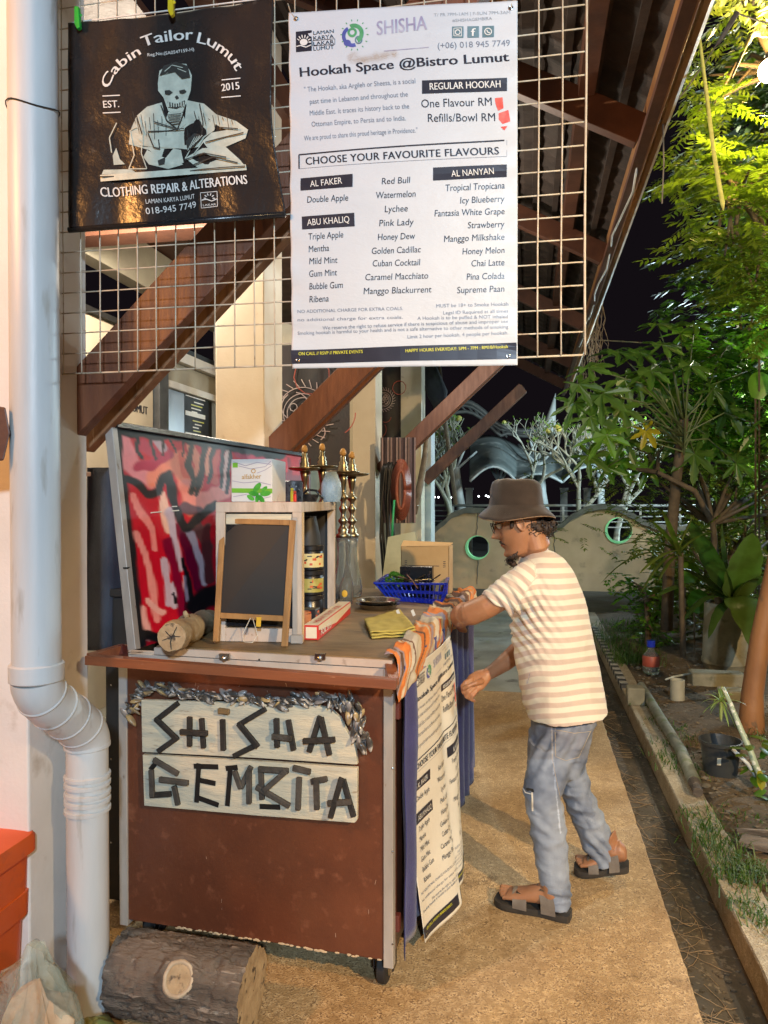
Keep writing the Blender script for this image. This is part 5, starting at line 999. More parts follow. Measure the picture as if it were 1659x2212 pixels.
def limb(g,pts,n=20,sq=1.0,cap=True):
    """pts: (centre, radius) or (centre, r_side, r_depth)"""
    P_=[Vector(p[0]) for p in pts]; rings=[]
    for i,p in enumerate(P_):
        t=(P_[min(i+1,len(P_)-1)]-P_[max(i-1,0)]).normalized(); a=(ER-t*ER.dot(t)); 
        if a.length<.3: a=(EZ-t*EZ.dot(t))
        a.normalize(); b=t.cross(a); r1=pts[i][1]; r2=pts[i][2] if len(pts[i])>2 else r1
        rings.append([p+a*math.cos(2*PI*k/n)*r1+b*math.sin(2*PI*k/n)*r2 for k in range(n)])
    g.loft(rings,cap); 
    for i in (0,-1):
        if len(pts[i])==2 and cap: g.ball(P_[i],pts[i][1]*.98,14,10)
    return g
def hring(uL,vL,uR,vR,d,hd,n=36,e=2.3):
    l=PD(uL,vL,d); r=PD(uR,vR,d); c=(l+r)/2; h=(r-l)/2; out=[]
    for k in range(n):
        a=2*PI*k/n; ca,sa=math.cos(a),math.sin(a); f_=lambda x:math.copysign(abs(x)**(2/e),x)
        out.append(c+h*f_(ca)+EF*hd*f_(sa))
    return out
# ---- head ----
g=G()
HC=PD(1122,1133,2.84); tilt=R(20); yawf=R(16)
fwd0=(-ER*math.cos(yawf)+EF*math.sin(yawf)).normalized(); HF=(fwd0*math.cos(tilt)-EZ*math.sin(tilt)).normalized(); HU=(fwd0*math.sin(tilt)+EZ*math.cos(tilt)).normalized(); HS=HF.cross(HU).normalized()
def HP(f_,z,s_=0): return HC+HF*f_+HU*z+HS*s_
prof=[(-.118,.050,.010,.020),(-.108,.078,-.015,.042),(-.095,.086,-.03,.050),(-.078,.083,-.045,.056),(-.060,.084,-.06,.061),(-.040,.086,-.078,.066),(-.018,.086,-.09,.070),(.005,.083,-.096,.073),(.03,.081,-.090,.073),(.055,.085,-.075,.073),(.08,.072,-.062,.066),(.105,.045,-.045,.05),(.122,.02,-.02,.03)]
def gs_(x,m,s_): return math.exp(-((x-m)/s_)**2)
rings=[]
zz=[-.118+.24*i/46 for i in range(47)]
for z in zz:
    j=max(i for i in range(len(prof)) if prof[i][0]<=z+1e-9); j=min(j,len(prof)-2); t=(z-prof[j][0])/(prof[j+1][0]-prof[j][0]); fr,bk,hw=[prof[j][q]*(1-t)+prof[j+1][q]*t for q in (1,2,3)]
    cx=(fr+bk)/2; rx=(fr-bk)/2; ring_=[]
    for k in range(60):
        a=2*PI*k/60; ad=a if a<PI else a-2*PI; b=1.0
        nose=(.030*max(0,1-abs((z+.012)/.022))**.8 if z<.0 else 0); nose=.034*gs_(z,-.014,.013)+.020*gs_(z,.008,.016)+.008*gs_(z,.028,.012)
        add=nose*gs_(ad,0,.16+.07*gs_(z,-.02,.01)); add+=.010*gs_(z,-.046,.006)*gs_(ad,0,.38)+.010*gs_(z,-.059,.007)*gs_(ad,0,.33)-.004*gs_(z,-.052,.003)*gs_(ad,0,.4)+.012*gs_(z,-.092,.014)*gs_(ad,0,.42)
        add-=.014*gs_(z,.022,.013)*(gs_(ad,.50,.2)+gs_(ad,-.50,.2)); add+=.006*gs_(z,.045,.009)*gs_(abs(ad),.4,.32); add+=.007*gs_(z,-.02,.018)*gs_(abs(ad),.75,.25)+.005*gs_(z,-.045,.012)*gs_(abs(ad),.62,.16)
        ring_.append(HP(cx+(rx+add)*math.cos(a),z,(hw+add*.35)*math.sin(a)))
    rings.append(ring_)
g.loft(rings)
sgn_n=1 if HS.dot(EF)<0 else -1   # side of the head facing the camera
for s_ in (1,-1):   # ears
    e=[HP(-.012+.004*math.cos(q)*0,.005,0) for q in (0,)]
    g.loft([[HP(-.014+.017*math.cos(2*PI*k/16)*w-.003*h,.002+.031*math.sin(2*PI*k/16)*w,s_*(.070+h)) for k in range(16)] for w,h in ((.6,-.008),(.85,.004),(1.0,.012),(.95,.016),(.7,.013),(.45,.009))])
NB_=PD(1166,1200,2.86)
limb(g,[(HP(-.03,-.04),.054,.058),(HP(-.035,-.09),.052,.057),(PD(1150,1184,2.855),.054,.06),(PD(1160,1204,2.86),.055,.06)],24)
# torso inside the shirt, arms, hands, legs, feet - one body
g.loft([hring(1145,1205,1178,1205,2.86,.06),hring(1136,1228,1200,1228,2.86,.11),hring(1126,1265,1225,1265,2.86,.14),hring(1137,1340,1232,1340,2.87,.12),hring(1150,1430,1245,1430,2.87,.11),hring(1168,1530,1256,1530,2.87,.11),hring(1170,1590,1250,1590,2.86,.10)])
limb(g,[(PD(1168,1246,2.775),.045),(PD(1110,1276,2.745),.046),(PD(1050,1310,2.77),.046),(PD(1016,1325,2.80),.046)])
limb(g,[(PD(1022,1324,2.80),.046),(PD(1004,1326,2.83),.045),(PD(996,1330,2.88),.043),(PD(993,1338,3.0),.033),(PD(993,1344,3.06),.027)])
for k,(du,dv) in enumerate(((-6,0),(-3,6),(2,9),(7,10))): limb(g,[(PD(995+du*.5,1346,3.06),.011),(PD(994+du,1352+dv*.4,3.11),.010),(PD(998+du,1358+dv*.5,3.13),.009)],10)
limb(g,[(PD(993,1345,3.05),.026,.02),(PD(994,1349,3.10),.030,.016)],14)
limb(g,[(PD(1165,1240,2.99),.055),(PD(1150,1320,3.05),.05),(PD(1136,1388,3.08),.044),(PD(1118,1408,3.06),.041)])
limb(g,[(PD(1118,1408,3.06),.041),(PD(1090,1432,3.03),.035),(PD(1064,1450,2.99),.027),(PD(1050,1458,2.97),.0245)])
limb(g,[(PD(1052,1457,2.97),.026,.020),(PD(1040,1464,2.96),.036,.020),(PD(1028,1474,2.95),.041,.021),(PD(1021,1480,2.94),.036,.018)],18)
FG=[[(1018,1468,2.93),(1006,1474,2.92),(999,1482,2.92),(1000,1490,2.93)],[(1020,1477,2.925),(1007,1486,2.91),(1001,1495,2.915),(1006,1501,2.93)],[(1024,1485,2.92),(1012,1496,2.905),(1008,1505,2.91),(1014,1509,2.93)],[(1030,1491,2.92),(1021,1503,2.905),(1018,1511,2.91),(1024,1514,2.93)],[(1040,1472,2.93),(1026,1476,2.895),(1012,1482,2.895),(1002,1487,2.905)]]
for i,f_ in enumerate(FG): limb(g,[(PD(*p),r*(1.08 if i==4 else (.88 if i==3 else 1))) for p,r in zip(f_,(.0105,.0098,.0092,.0082))],12)
def foot(g,heel,toe,lift=0,near=True):
    d=(toe-heel); d.z=0; L_=d.length; d.normalize(); s_=Vector((-d.y,d.x,0))
    rings=[]
    for t,w_,h_,up in ((-.02,.018,.03,.02),(.02,.030,.060,.012),(.12,.034,.085,.010),(.25,.034,.085,.01),(.4,.036,.068,.01),(.6,.043,.046,.008),(.75,.047,.034,.007),(.83,.046,.028,.006)):
        c=heel+d*L_*t+EZ*(up+lift*max(0,1-t*1.5)); rings.append([c+s_*math.cos(2*PI*k/18)*w_+EZ*(h_/2+h_/2*math.sin(2*PI*k/18)) for k in range(18)])
    g.loft(rings)
    for j,(o_,r,ln) in enumerate(((-.032,.0125,.955),(-.013,.010,.95),(.004,.0095,.93),(.019,.009,.90),(.033,.0085,.86))):
        o_=o_*(1 if near else 1); limb(g,[(heel+d*L_*.8+s_*o_+EZ*.020,r),(heel+d*L_*ln+s_*o_*1.05+EZ*.017,r)],10)
    return d,s_,L_
hN=PD(1224,1983,2.66); hN.z=.026; tN=PD(1074,1945,2.77); tN.z=.026
hF=PD(1352,1895,2.93); hF.z=.032; tF=PD(1242,1888,2.99); tF.z=.026
dN=foot(g,hN,tN); dF=foot(g,hF,tF,.035)
aN=hN+dN[0]*.055+EZ*.06; aF=hF+dF[0]*.055+EZ*.09
limb(g,[(PD(1192,1600,2.80),.05),(PD(1176,1740,2.74),.05),(PD(1196,1860,2.70),.048),(aN+EZ*.06,.038),(aN-EZ*.01,.038)])
limb(g,[(PD(1225,1610,2.91),.05),(PD(1252,1730,2.965),.045),(PD(1292,1820,2.975),.042),(aF+EZ*.04,.036),(aF-EZ*.01,.038)])
M['skin']=mat('warm_brown_skin',(.40,.19,.095),(.34,.15,.07),14,.48,.12,160,bdist=.002,rvar=.05,c3=(.30,.115,.06),s3=22,t3=(.6,.8))
M['skin'].node_tree.nodes['Principled BSDF'].inputs['Subsurface Weight'].default_value=.12; M['skin'].node_tree.nodes['Principled BSDF'].inputs['Subsurface Radius'].default_value=(.02,.008,.004); M['skin'].node_tree.nodes['Principled BSDF'].inputs['Subsurface Scale'].default_value=.3
BODY=O('body',remesh(g,.0032,2,fac=.4),M['skin'],PERS,smooth=True)
# ---- T-shirt ----
g=G()
TR=[(1134,1193,1180,1185,.085),(1126,1202,1196,1190,.115),(1117,1216,1215,1204,.155),(1110,1240,1234,1230,.185),(1104,1280,1251,1272,.195),(1104,1330,1266,1315,.19),(1108,1390,1277,1369,.185),(1114,1433,1287,1422,.18),(1125,1492,1298,1475,.185),(1139,1549,1308,1529,.19)]
g.loft([hring(a,b,c_,d,2.86,hd) for a,b,c_,d,hd in TR])
g.loft([hring(1150,1206,1186,1290,2.78,.07),hring(1122,1216,1160,1302,2.755,.082),hring(1092,1238,1140,1316,2.755,.080),hring(1064,1260,1120,1325,2.76,.072),hring(1038,1283,1103,1330,2.77,.064)])
limb(g,[(PD(1172,1236,2.98),.066,.06),(PD(1152,1290,3.04),.075,.07),(PD(1142,1350,3.06),.075,.065),(PD(1136,1378,3.065),.072,.062)],24)
def shirtd(p,n):
    u,v=proj(p); f_=-.0045+.004*noise.noise(p*7)+crease(p,9,5,.0030)+crease(p+Vector((3,1,7)),16,22,.0012)
    q=(u-1105)*.55+(v-1335)*.85; r=math.hypot(u-1112,v-1330); f_+=.0075*math.sin((u*.30-v*.22)+2*noise.noise(p*6))*math.exp(-(r/75)**2)
    f_+=.0055*math.sin(v*.13+u*.06+2.5*noise.noise(p*5))*math.exp(-((u-1150)/32)**2)*min(1,max(0,(v-1350)/80)); return f_
me=remesh(g,.0055,5,shirtd)
ph=[]; col=[]
sa=PD(1176,1236,2.765); sb=PD(1070,1307,2.765); sd=(sb-sa).normalized()
for v_ in me.vertices:
    u,v=proj(v_.co); t=(v_.co-sa).dot(sd); side=(v_.co-sa)-sd*t
    dline=(u-1156)  # shoulder seam
    sl=(u<1157 and v<1338 and t>.02 and side.length<.13 and (v_.co-CAM).dot(EF)<2.95*1.02 and not (u>1100 and v>1334-(1157-u)*.12+0 and False))
    arm_low=(v>1331-(u-1103)*4.2) if u>1103 else False   # under-arm line from (1103,1331) up to (1156,1262)
    if sl and u>1103 and v>1331-(u-1103)*1.55: sl=False
    if sl: ph.append(100+((u-1176)*-.50+(v-1236)*.866+5*math.sin((u+v)*.03))/22.5)
    else: ph.append((v+.115*(u-1200)+6*math.exp(-((u-1160)/30)**2)+3*noise.noise(v_.co*8))/23.2)
fattr(me,'phase',ph)
m,N,L_,P=_nt('striped_tshirt'); at=N.new('ShaderNodeAttribute'); at.attribute_name='phase'; fr=N.new('ShaderNodeMath'); fr.operation='FRACT'; L_.new(at.outputs['Fac'],fr.inputs[0]); 
r1=ramp(N,L_,fr.outputs[0],.46,.52); r2=ramp(N,L_,fr.outputs[0],.94,1.0); sb_=N.new('ShaderNodeMath'); sb_.operation='SUBTRACT'; L_.new(r1,sb_.inputs[0]); L_.new(r2,sb_.inputs[1])
tc=N.new('ShaderNodeTexCoord'); n1=tex(N,L_,tc.outputs['Object'],9,4); c1=mixc(N,L_,ramp(N,L_,n1.outputs[0],.3,.7),(.70,.67,.54),(.66,.62,.49)); cc=mixc(N,L_,sb_.outputs[0],c1,(.54,.43,.35)); L_.new(cc,P.inputs['Base Color']); P.inputs['Roughness'].default_value=.9; P.inputs['Sheen Weight'].default_value=.15
bp=N.new('ShaderNodeBump'); bp.inputs['Strength'].default_value=.3; bp.inputs['Distance'].default_value=.004; nb_=tex(N,L_,tc.outputs['Object'],260,3); L_.new(nb_.outputs[0],bp.inputs['Height']); L_.new(bp.outputs[0],P.inputs['Normal'])
SHIRT=O('tshirt',me,m,PERS,smooth=True)
# ---- jeans ----
g=G()
g.loft([hring(1158,1528,1282,1522,2.86,.14),hring(1150,1556,1290,1549,2.86,.165),hring(1143,1590,1277,1585,2.86,.17),hring(1139,1618,1266,1618,2.86,.165),hring(1138,1660,1262,1660,2.86,.15)])
def leg(L2,n=30):
    rings=[]
    for vl,uL,vr,uR,d,hd in L2: rings.append(hring(uL,vl,uR,vr,d,hd,n,2.1))
    g.loft(rings)
leg([(1600,1143,1600,1240,2.80,.11),(1650,1135,1645,1240,2.77,.105),(1690,1130,1690,1226,2.75,.095),(1711,1127,1711,1215,2.74,.09),(1751,1134,1751,1222,2.735,.085),(1802,1142,1790,1226,2.725,.08),(1845,1150,1835,1230,2.715,.078),(1898,1158,1885,1233,2.705,.077),(1932,1166,1925,1235,2.70,.077),(1959,1176,1948,1236,2.695,.077)])
leg([(1600,1170,1600,1264,2.93,.11),(1650,1185,1645,1265,2.95,.105),(1705,1205,1698,1279,2.965,.095),(1752,1222,1738,1297,2.97,.09),(1790,1240,1776,1314,2.975,.085),(1830,1254,1816,1331,2.98,.08),(1872,1274,1852,1343,2.975,.078)])
def jeansd(p,n):
    u,v=proj(p); f_=-.009+.003*noise.noise(p*9)+crease(p,7,17,.0055)+crease(p+Vector((5,2,1)),18,40,.0022)
    far=(p-CAM).dot(EF)>2.87
    if far: f_+=.004*math.sin(v*.16+u*.10+3*noise.noise(p*6))*math.exp(-((v-1720)/70)**2)+.006*math.sin(v*.2-u*.2)*math.exp(-((v-1840)/30)**2)
    else: f_+=.0025*math.sin(v*.15-u*.12+3*noise.noise(p*6))*math.exp(-((v-1790)/60)**2)+.005*math.sin(v*.11+u*.2)*math.exp(-((v-1610)/50)**2)+.004*math.sin(v*.3)*math.exp(-((v-1935)/16)**2)
    return f_
me=remesh(g,.0055,5,jeansd)
cols=[]
for v_ in me.vertices:
    p=v_.co; u,v=proj(p); far=(p-CAM).dot(EF)>2.88; k=.55+.75*noise.noise(p*10)+.35*noise.noise(p*45); k=min(max(k,0),1)
    base=Vector((.070,.095,.155)).lerp(Vector((.27,.31,.38)),k); fade=gs_(v,1850,90)*.6 if not far else gs_(v,1790,60)*.45
    base=base.lerp(Vector((.36,.40,.46)),min(1,fade*gs_(u,1195 if not far else 1290,40)+.12))
    if v<1640: base=base.lerp(Vector((.15,.13,.12)),.3)
    if not far and abs(u-(1192+ (v-1560)*.02 if v<1640 else 1194+(v-1640)*.105))<1.4 and v<1800: base=base*1.7
    if not far and abs(v-1953+(u-1190)*.18)<2.5: base=base*1.3
    cols.append(base)
paint(me,np.array([list(c_) for c_ in cols])); JEANS=O('jeans',me,vcmat('worn_denim',.85,bump=.3,bscale=280),PERS,smooth=True)
# back pocket stitching, rip with hanging thread
def onJ(u,v,off=.0035):
    best=None; r=ray(u,v); 
    return r
from mathutils.bvhtree import BVHTree
def bvh(o): 
    dg_=o.data; return BVHTree.FromPolygons([v.co for v in dg_.vertices],[tuple(p.vertices) for p in dg_.polygons])
BJ=bvh(JEANS); BS=bvh(SHIRT); BB=bvh(BODY)
def hit(B,u,v,off=.002):
    r=ray(u,v).normalized(); h=B.ray_cast(CAM,r); return (h[0]-r*off) if h[0] else None
def stitch(B,pts,r=.0009,off=.001):
    P_=[]
    for (a,b),(c_,d) in zip(pts,pts[1:]):
        for k in range(8): q=hit(B,a+(c_-a)*k/8,b+(d-b)*k/8,off); P_.append(q) if q else None
    q=hit(B,*pts[-1],off); P_.append(q) if q else None
    return G().tube(P_,r,5)
M['thread']=mat('tan_thread',(.50,.40,.26),None,40,.8,0)
O('pocket_seam',stitch(BJ,[(1199,1566),(1200,1634),(1222,1643),(1250,1636),(1277,1578)]),M['thread'],PERS); O('pocket_seam',stitch(BJ,[(1200,1576),(1240,1584),(1276,1580)]),M['thread'],PERS)
O('side_seam',stitch(BJ,[(1192,1556),(1193,1640),(1203,1690),(1214,1740),(1223,1790)]),M['thread'],PERS)
q=[hit(BJ,u,v,.003) for u,v in ((1131,1700),(1138,1708),(1154,1712),(1152,1704),(1140,1702))]
if all(q): O('rip',G().add(q,[(0,1,2,3,4)]),M['black'],PERS)
O('rip_threads',stitch(BJ,[(1128,1700),(1135,1712),(1150,1716)],.002,.003),M['ink_white'],PERS); O('rip_threads',stitch(BJ,[(1149,1712),(1150,1730),(1150,1752)],.0035,.004),M['string'],PERS)
# ---- hat ----
M['hat']=mat('brown_cotton_hat',(.040,.024,.015),(.028,.017,.010),18,.92,.3,300,bdist=.002,sheen=.2); M['brim_edge']=mat('tan_brim_edge',(.30,.19,.11),None,20,.85,.1)
hc=PD(1116,1117,2.845); ax=(EZ*1+ER*.0+fwd0*.03).normalized()
def hat(prof,n=64,wr=0):
    rs=[]
    for r,z in prof:
        rs.append([hc+ax*(z+(.006*math.sin(2*(2*PI*k/n)+.6)+.004*math.sin(3*(2*PI*k/n)+2))*(r>.115)*((r-.1)/.04)+wr*noise.noise(Vector((math.cos(2*PI*k/n)*2,math.sin(2*PI*k/n)*2,z*25)))) +(fwd0*math.cos(2*PI*k/n)*1.04+fwd0.cross(EZ)*math.sin(2*PI*k/n)*.98)*(r+wr*1.2*noise.noise(Vector((math.cos(2*PI*k/n)*3,math.sin(2*PI*k/n)*3,z*40+5)))) for k in range(n)])
    return rs
HAT=O('bucket_hat',G().loft(hat([(.139,-.002),(.133,.006),(.120,.018),(.108,.032),(.098,.044),(.0965,.047),(.0965,.052),(.094,.075),(.091,.10),(.088,.122),(.082,.134),(.070,.141),(.045,.144),(.02,.1425),(.001,.142)],wr=.004),False),M['hat'],PERS,smooth=True,solid=.003)
O('brim_edge',G().tube([p for p in hat([(.1395,-.003)])[0]]+[hat([(.1395,-.003)])[0][0]],.0018,6,False),M['brim_edge'],HAT,smooth=True)
for dz in (.012,.020,.028,.036): O('brim_stitch',G().tube([p for p in hat([(.139-dz*.92,-.001+dz*.95)])[0]]+[hat([(.139-dz*.92,-.001+dz*.95)])[0][0]],.0007,4,False),M['brim_edge'] if dz<0 else M['hat'],HAT,smooth=True)
# ---- hair, beard, glasses ----
M['hair']=mat('dark_curly_hair',(.028,.016,.010),(.055,.03,.018),60,.55,.5,120)
g=G(); hr=random.Random(4)
def curls(cs,n,ln,th,spread=.014):
    for i in range(n):
        c0,r=hr.choice(cs); d=Vector((hr.gauss(0,1),hr.gauss(0,1),hr.gauss(0,1))).normalized(); p=c0+d*r*hr.uniform(.75,1.05); a=d.orthogonal().normalized(); b=d.cross(a); ph_=hr.uniform(0,6); pts=[]
        dr=(Vector((hr.uniform(-1,1),hr.uniform(-1,1),-1.0))).normalized()
        for k in range(9): pts.append(p+dr*ln*k/9+(a*math.cos(ph_+k*.9)+b*math.sin(ph_+k*.9))*spread*.35)
        g.tube(pts,[th]*6+[th*.8,th*.6,th*.3],4,False)
HB=[(PD(1178,1140,2.82),.034),(PD(1170,1150,2.81),.026),(PD(1190,1132,2.84),.024),(PD(1160,1140,2.79),.030),(PD(1150,1134,2.785),.024),(PD(1172,1130,2.90),.035),(PD(1160,1128,2.80),.03)]
for c_,r in HB: g.ball(c_,r*.82,14,10)
g.ball(HP(-.02,.045),.074,20,14,(1,1,.8)); g.rough(.004,60,2); i0=len(g.v)
curls(HB,300,.022,.0016); O('hair',g,M['hair'],PERS,smooth=True)
g=G()
BC=[(HP(.082,-.118),.017),(HP(.074,-.135),.014),(HP(.070,-.108,.02*sgn_n),.014),(HP(.050,-.108,.034*sgn_n),.011)]
for c_,r in BC: g.ball(c_,r*.85,12,8)
for k in range(10): g.ball(HP(.090-.030*(k/9)**2*1.0,-.040-.022*(k/9)**2,sgn_n*(.004+.036*k/9)),.0055,8,6)
for k in range(5): t=k/8; g.ball(HP(.062-.05*t,-.110+.030*t,sgn_n*(.036+.018*t)),.009*(1-.9*t),8,6)
g.rough(.0025,90,3); curls(BC,120,.014,.0011,.008); O('beard',g,M['hair'],PERS,smooth=True)
O('sideburn',G().ball(HP(.018,.012,sgn_n*.0725),.012,10,8,(.7,.7,1.7)).rough(.002,80,1),M['hair'],PERS,smooth=True)
O('lips',G().tube([HP(.090-.022*(k/6)**2,-.0535+.010*(k/6)**2,sgn_n*(.0+.030*k/6)) for k in range(7)],[.0055,.0055,.005,.0045,.004,.003,.002],8),mat('lips',(.36,.12,.08),None,20,.4,0),PERS,smooth=True)
O('teeth',G().tube([HP(.089-.018*(k/5)**2,-.0515+.008*(k/5)**2,sgn_n*(.0+.022*k/5)) for k in range(6)],.0028,6),M['ink_white'],PERS)
for s_ in (1,-1):
    EY=O('eye',G().ball(HP(.070,.022,s_*.030),.0125,14,10),M['ink_white'],PERS,smooth=True); O('pupil',G().ball(HP(.0795,.020,s_*.0315),.0052,8,6),M['black'],EY)
    O('eyebrow',G().tube([HP(.088,.044,s_*.012),HP(.087,.049,s_*.028),HP(.074,.046,s_*.045)],.0035,6),M['hair'],PERS,smooth=True)
GLS=O('glasses',G().tube([HP(.098-.010*abs(math.sin(a))*0+.0,.020+.021*math.sin(a),sgn_n*(.030+.024*math.cos(a))) for a in [k*PI/12 for k in range(25)]],.0017,6).tube([HP(.098,.020+.021*math.sin(a),-sgn_n*(.030+.024*math.cos(a))) for a in [k*PI/12 for k in range(25)]],.0017,6).tube([HP(.099,.027,.007),HP(.103,.030,0),HP(.099,.027,-.007)],.0016,6).tube([HP(.098,.028,sgn_n*.054),HP(.090,.030,sgn_n*.070),HP(.03,.028,sgn_n*.077),HP(-.015,.024,sgn_n*.080),HP(-.024,.010,sgn_n*.080)],.0019,6).tube([HP(.098,.028,-sgn_n*.054),HP(.03,.028,-sgn_n*.077),HP(-.02,.02,-sgn_n*.08)],.0019,6),mat('dark_glasses_frame',(.03,.02,.015),None,20,.2,0,spec=.8),PERS,smooth=True)
O('lens',G().add([HP(.0985,.020+.020*math.sin(a),sgn_n*(.030+.023*math.cos(a))) for a in [k*PI/10 for k in range(20)]],[tuple(range(20))]),mat('lens_glass',(.9,.95,.95),None,5,.02,0,alpha=.18,rvar=0),GLS)
# collar
cr=[hit(BS,u,v,.001) for u,v in ()] 
# ---- sandals ----
M['sole']=mat('dark_cork_sole',(.03,.026,.022),(.05,.04,.03),30,.7,.2); M['strap']=mat('taupe_leather',(.20,.165,.13),(.15,.12,.095),20,.6,.2)
def sandal(heel,d,s_,L2,lift):
    prof=[(-.06,.020),(-.035,.034),(.05,.039),(.2,.037),(.35,.035),(.55,.043),(.75,.051),(.88,.050),(.97,.040),(1.02,.022)]
    top=[];bot=[]
    pts=[(t,w_) for t,w_ in prof]+[(t,-w_) for t,w_ in reversed(prof)]
    f_=lambda t:lift*max(0,1-t*1.5)
    g=G().loft([[heel+d*L2*t+s_*w_*e-EZ*(.026-z)+EZ*f_(t) for t,w_ in pts] for z,e in ((.001,.95),(.008,1.0),(.018,1.03),(.027,1.03))]); so=O('sandal_sole',g,M['sole'],PERS,smooth=True,auto=40)
    for t0,t1,hh,sk in ((.56,.76,.046,.04),(.22,.42,.078,.10)):
        rings=[]
        for k in range(13):
            a=PI*k/12; x=math.cos(a); z=math.sin(a)
            wmid=.050 if t0>.5 else .043
            rings.append([heel+d*L2*(tt-sk*(abs(x))**1.5*(1 if True else 0))+s_*x*wmid+EZ*(-.004+z**.8*hh+f_(tt)) for tt in (t0,t1)]+[heel+d*L2*(tt-sk*(abs(x))**1.5)+s_*x*(wmid+.0035)+EZ*(-.004+z**.8*(hh+.0035)+f_(tt)) for tt in (t1,t0)])
        st_=O('strap',G().loft(rings),M['strap'],PERS,smooth=True,auto=40)
        c_=heel+d*L2*((t0+t1)/2-.02)+s_*(-.022 if s_.dot(EF)>0 else .022)+EZ*(hh*.93+f_(t0)); O('buckle',G().bar(c_-d*.014,c_+d*.014,.022,.004),M['steel'],st_,bevel=.001)
sandal(hN,*dN,0); sandal(hF,*dF,.035)
# ================= BACKGROUND =================
M['wall_tan']=mat('tan_render_wall',(.46,.345,.22),(.38,.285,.175),2.5,.8,.2,50,c3=(.17,.135,.09),s3=4,t3=(.58,.75)); M['coping']=mat('dark_coping',(.12,.125,.11),(.08,.085,.075),8,.8,.2)
YWl=13.0
top=[(860,1190),(900,1165),(934,1146),(955,1128),(978,1108),(1006,1098),(1039,1098),(1080,1108),(1130,1130),(1165,1144),(1190,1145),(1211,1132),(1239,1110),(1272,1094),(1305,1089),(1333,1094),(1365,1109),(1389,1123),(1421,1134),(1470,1138),(1540,1120),(1620,1100),(1700,1110),(1760,1130)]
def smooth_top(u):
    for (a,b),(c_,d) in zip(top,top[1:]):
        if a<=u<=c_: t=(u-a)/(c_-a); t=t*t*(3-2*t)*.5+t*.5; return b+(d-b)*t
    return 1120
WL=thing('garden_wall','tan garden wall with a wavy dark coping and two round openings behind the man','wall',PY(1200,1268,YWl))
tx=[]; u=862
while u<1755: p=PY(u,smooth_top(u),YWl); tx.append((p.x,p.z)); u+=5
holes=[(PY(1031,1183,YWl),.205),(PY(1336,1146,YWl),.215)]
def ht(x):
    for (a,b),(c_,d) in zip(tx,tx[1:]):
        if a<=x<=c_: return b+(d-b)*(x-a)/(c_-a)
    return 1.0
g=G(); xs=sorted(set([tx[0][0]+i*.04 for i in range(int((tx[-1][0]-tx[0][0])/.04)+1)]+[h[0].x+h[1]*math.cos(PI*k/16) for h in holes for k in range(17)]))
for a,b in zip(xs,xs[1:]):
    if b-a<1e-5: continue
    m_=(a+b)/2; hh=[h for h in holes if abs(m_-h[0].x)<h[1]]
    def seg(z0a,z0b,z1a,z1b):
        g.add([(a,YWl,z0a),(b,YWl,z0b),(b,YWl,z1b),(a,YWl,z1a),(a,YWl+.14,z0a),(b,YWl+.14,z0b),(b,YWl+.14,z1b),(a,YWl+.14,z1a)],[(0,1,2,3),(7,6,5,4),(3,2,6,7),(4,5,1,0)])
    if hh:
        h=hh[0]; da=math.sqrt(max(0,h[1]**2-(a-h[0].x)**2)); db=math.sqrt(max(0,h[1]**2-(b-h[0].x)**2))
        seg(-.05,-.05,h[0].z-da,h[0].z-db); seg(h[0].z+da,h[0].z+db,ht(a),ht(b))
    else: seg(-.05,-.05,ht(a),ht(b))
O('wall_panel',g,M['wall_tan'],WL)
M['rim_glow']=mat('painted_green_glow',(.35,.92,.48),(.30,.85,.42),8,.4,.05)  # green light on the opening rims, put into the base colour
for h in holes: O('opening_rim_glow',G().loft([[Vector((h[0].x+dx+r*math.cos(2*PI*k/40),y,h[0].z+dz+r*math.sin(2*PI*k/40))) for k in range(40)] for r,y,dx,dz in ((h[1]*1.03,YWl-.012,0,0),(h[1]*.93,YWl-.016,.020,.012),(h[1]*.92,YWl+.15,.020,.012),(h[1]*1.03,YWl+.15,0,0))],False),M['rim_glow'],WL,smooth=True,auto=40)  # inner circle shifted so the painted glow thickens into a left crescent
O('coping',G().loft([[Vector((x,YWl-.05,z-.085)),Vector((x,YWl+.19,z-.085)),Vector((x,YWl+.19,z+.012)),Vector((x,YWl-.05,z+.012))] for x,z in tx]),M['coping'],WL)
g=G()
for u,v0,v1 in ((1030,1108,1156),(1031,1209,1262),(1197,1150,1200),(1332,1104,1118)):
    g.tube([PY(u+rnd.uniform(-3,3),v0+(v1-v0)*k/6,YWl-.002) for k in range(7)],.008,4)
O('crack',g,M['coping'],WL)
# sea lights
M['lamp_white']=mat('far_lamp',(1,1,1),None,5,.5,0,emit=(.9,.95,1),es=6)
for i,(u,v) in enumerate(((939,1074),(947,1074),(966,1072),(974,1075),(1034,1072),(1050,1071),(1055,1073))):
    O('harbour_light',G().ball(PD(u,v,55),.07,8,6),M['lamp_white'],label=("leftmost tiny white","second tiny white","third tiny white","fourth tiny white","tiny white","brighter tiny white","last tiny white")[i]+" light beyond the wall, "+("next to the white column" if i<4 else "just left of the hat"),cat='light',group='far harbour lights')
# railing
M['rail']=mat('galvanised_rail',(.42,.46,.46),(.34,.38,.38),6,.4,.05,metal=.2)
RL=thing('sea_railing','grey metal railing behind the wavy wall','railing',PY(1100,1180,15.5)); yr=15.5; xa,xb=PY(900,1090,yr).x,PY(1750,1090,yr).x
zt=PY(1100,1092,yr).z
for k in range(5): O('bar',G().tube([(xa,yr,zt-k*.11),(xb,yr,zt-k*.11)],.028 if k==0 else .014,6),M['rail'],RL,smooth=True)
for k in range(12): O('post',G().box((xa+k*.75,yr-.02,-.02),(xa+k*.75+.04,yr+.02,zt)),M['rail'],RL)
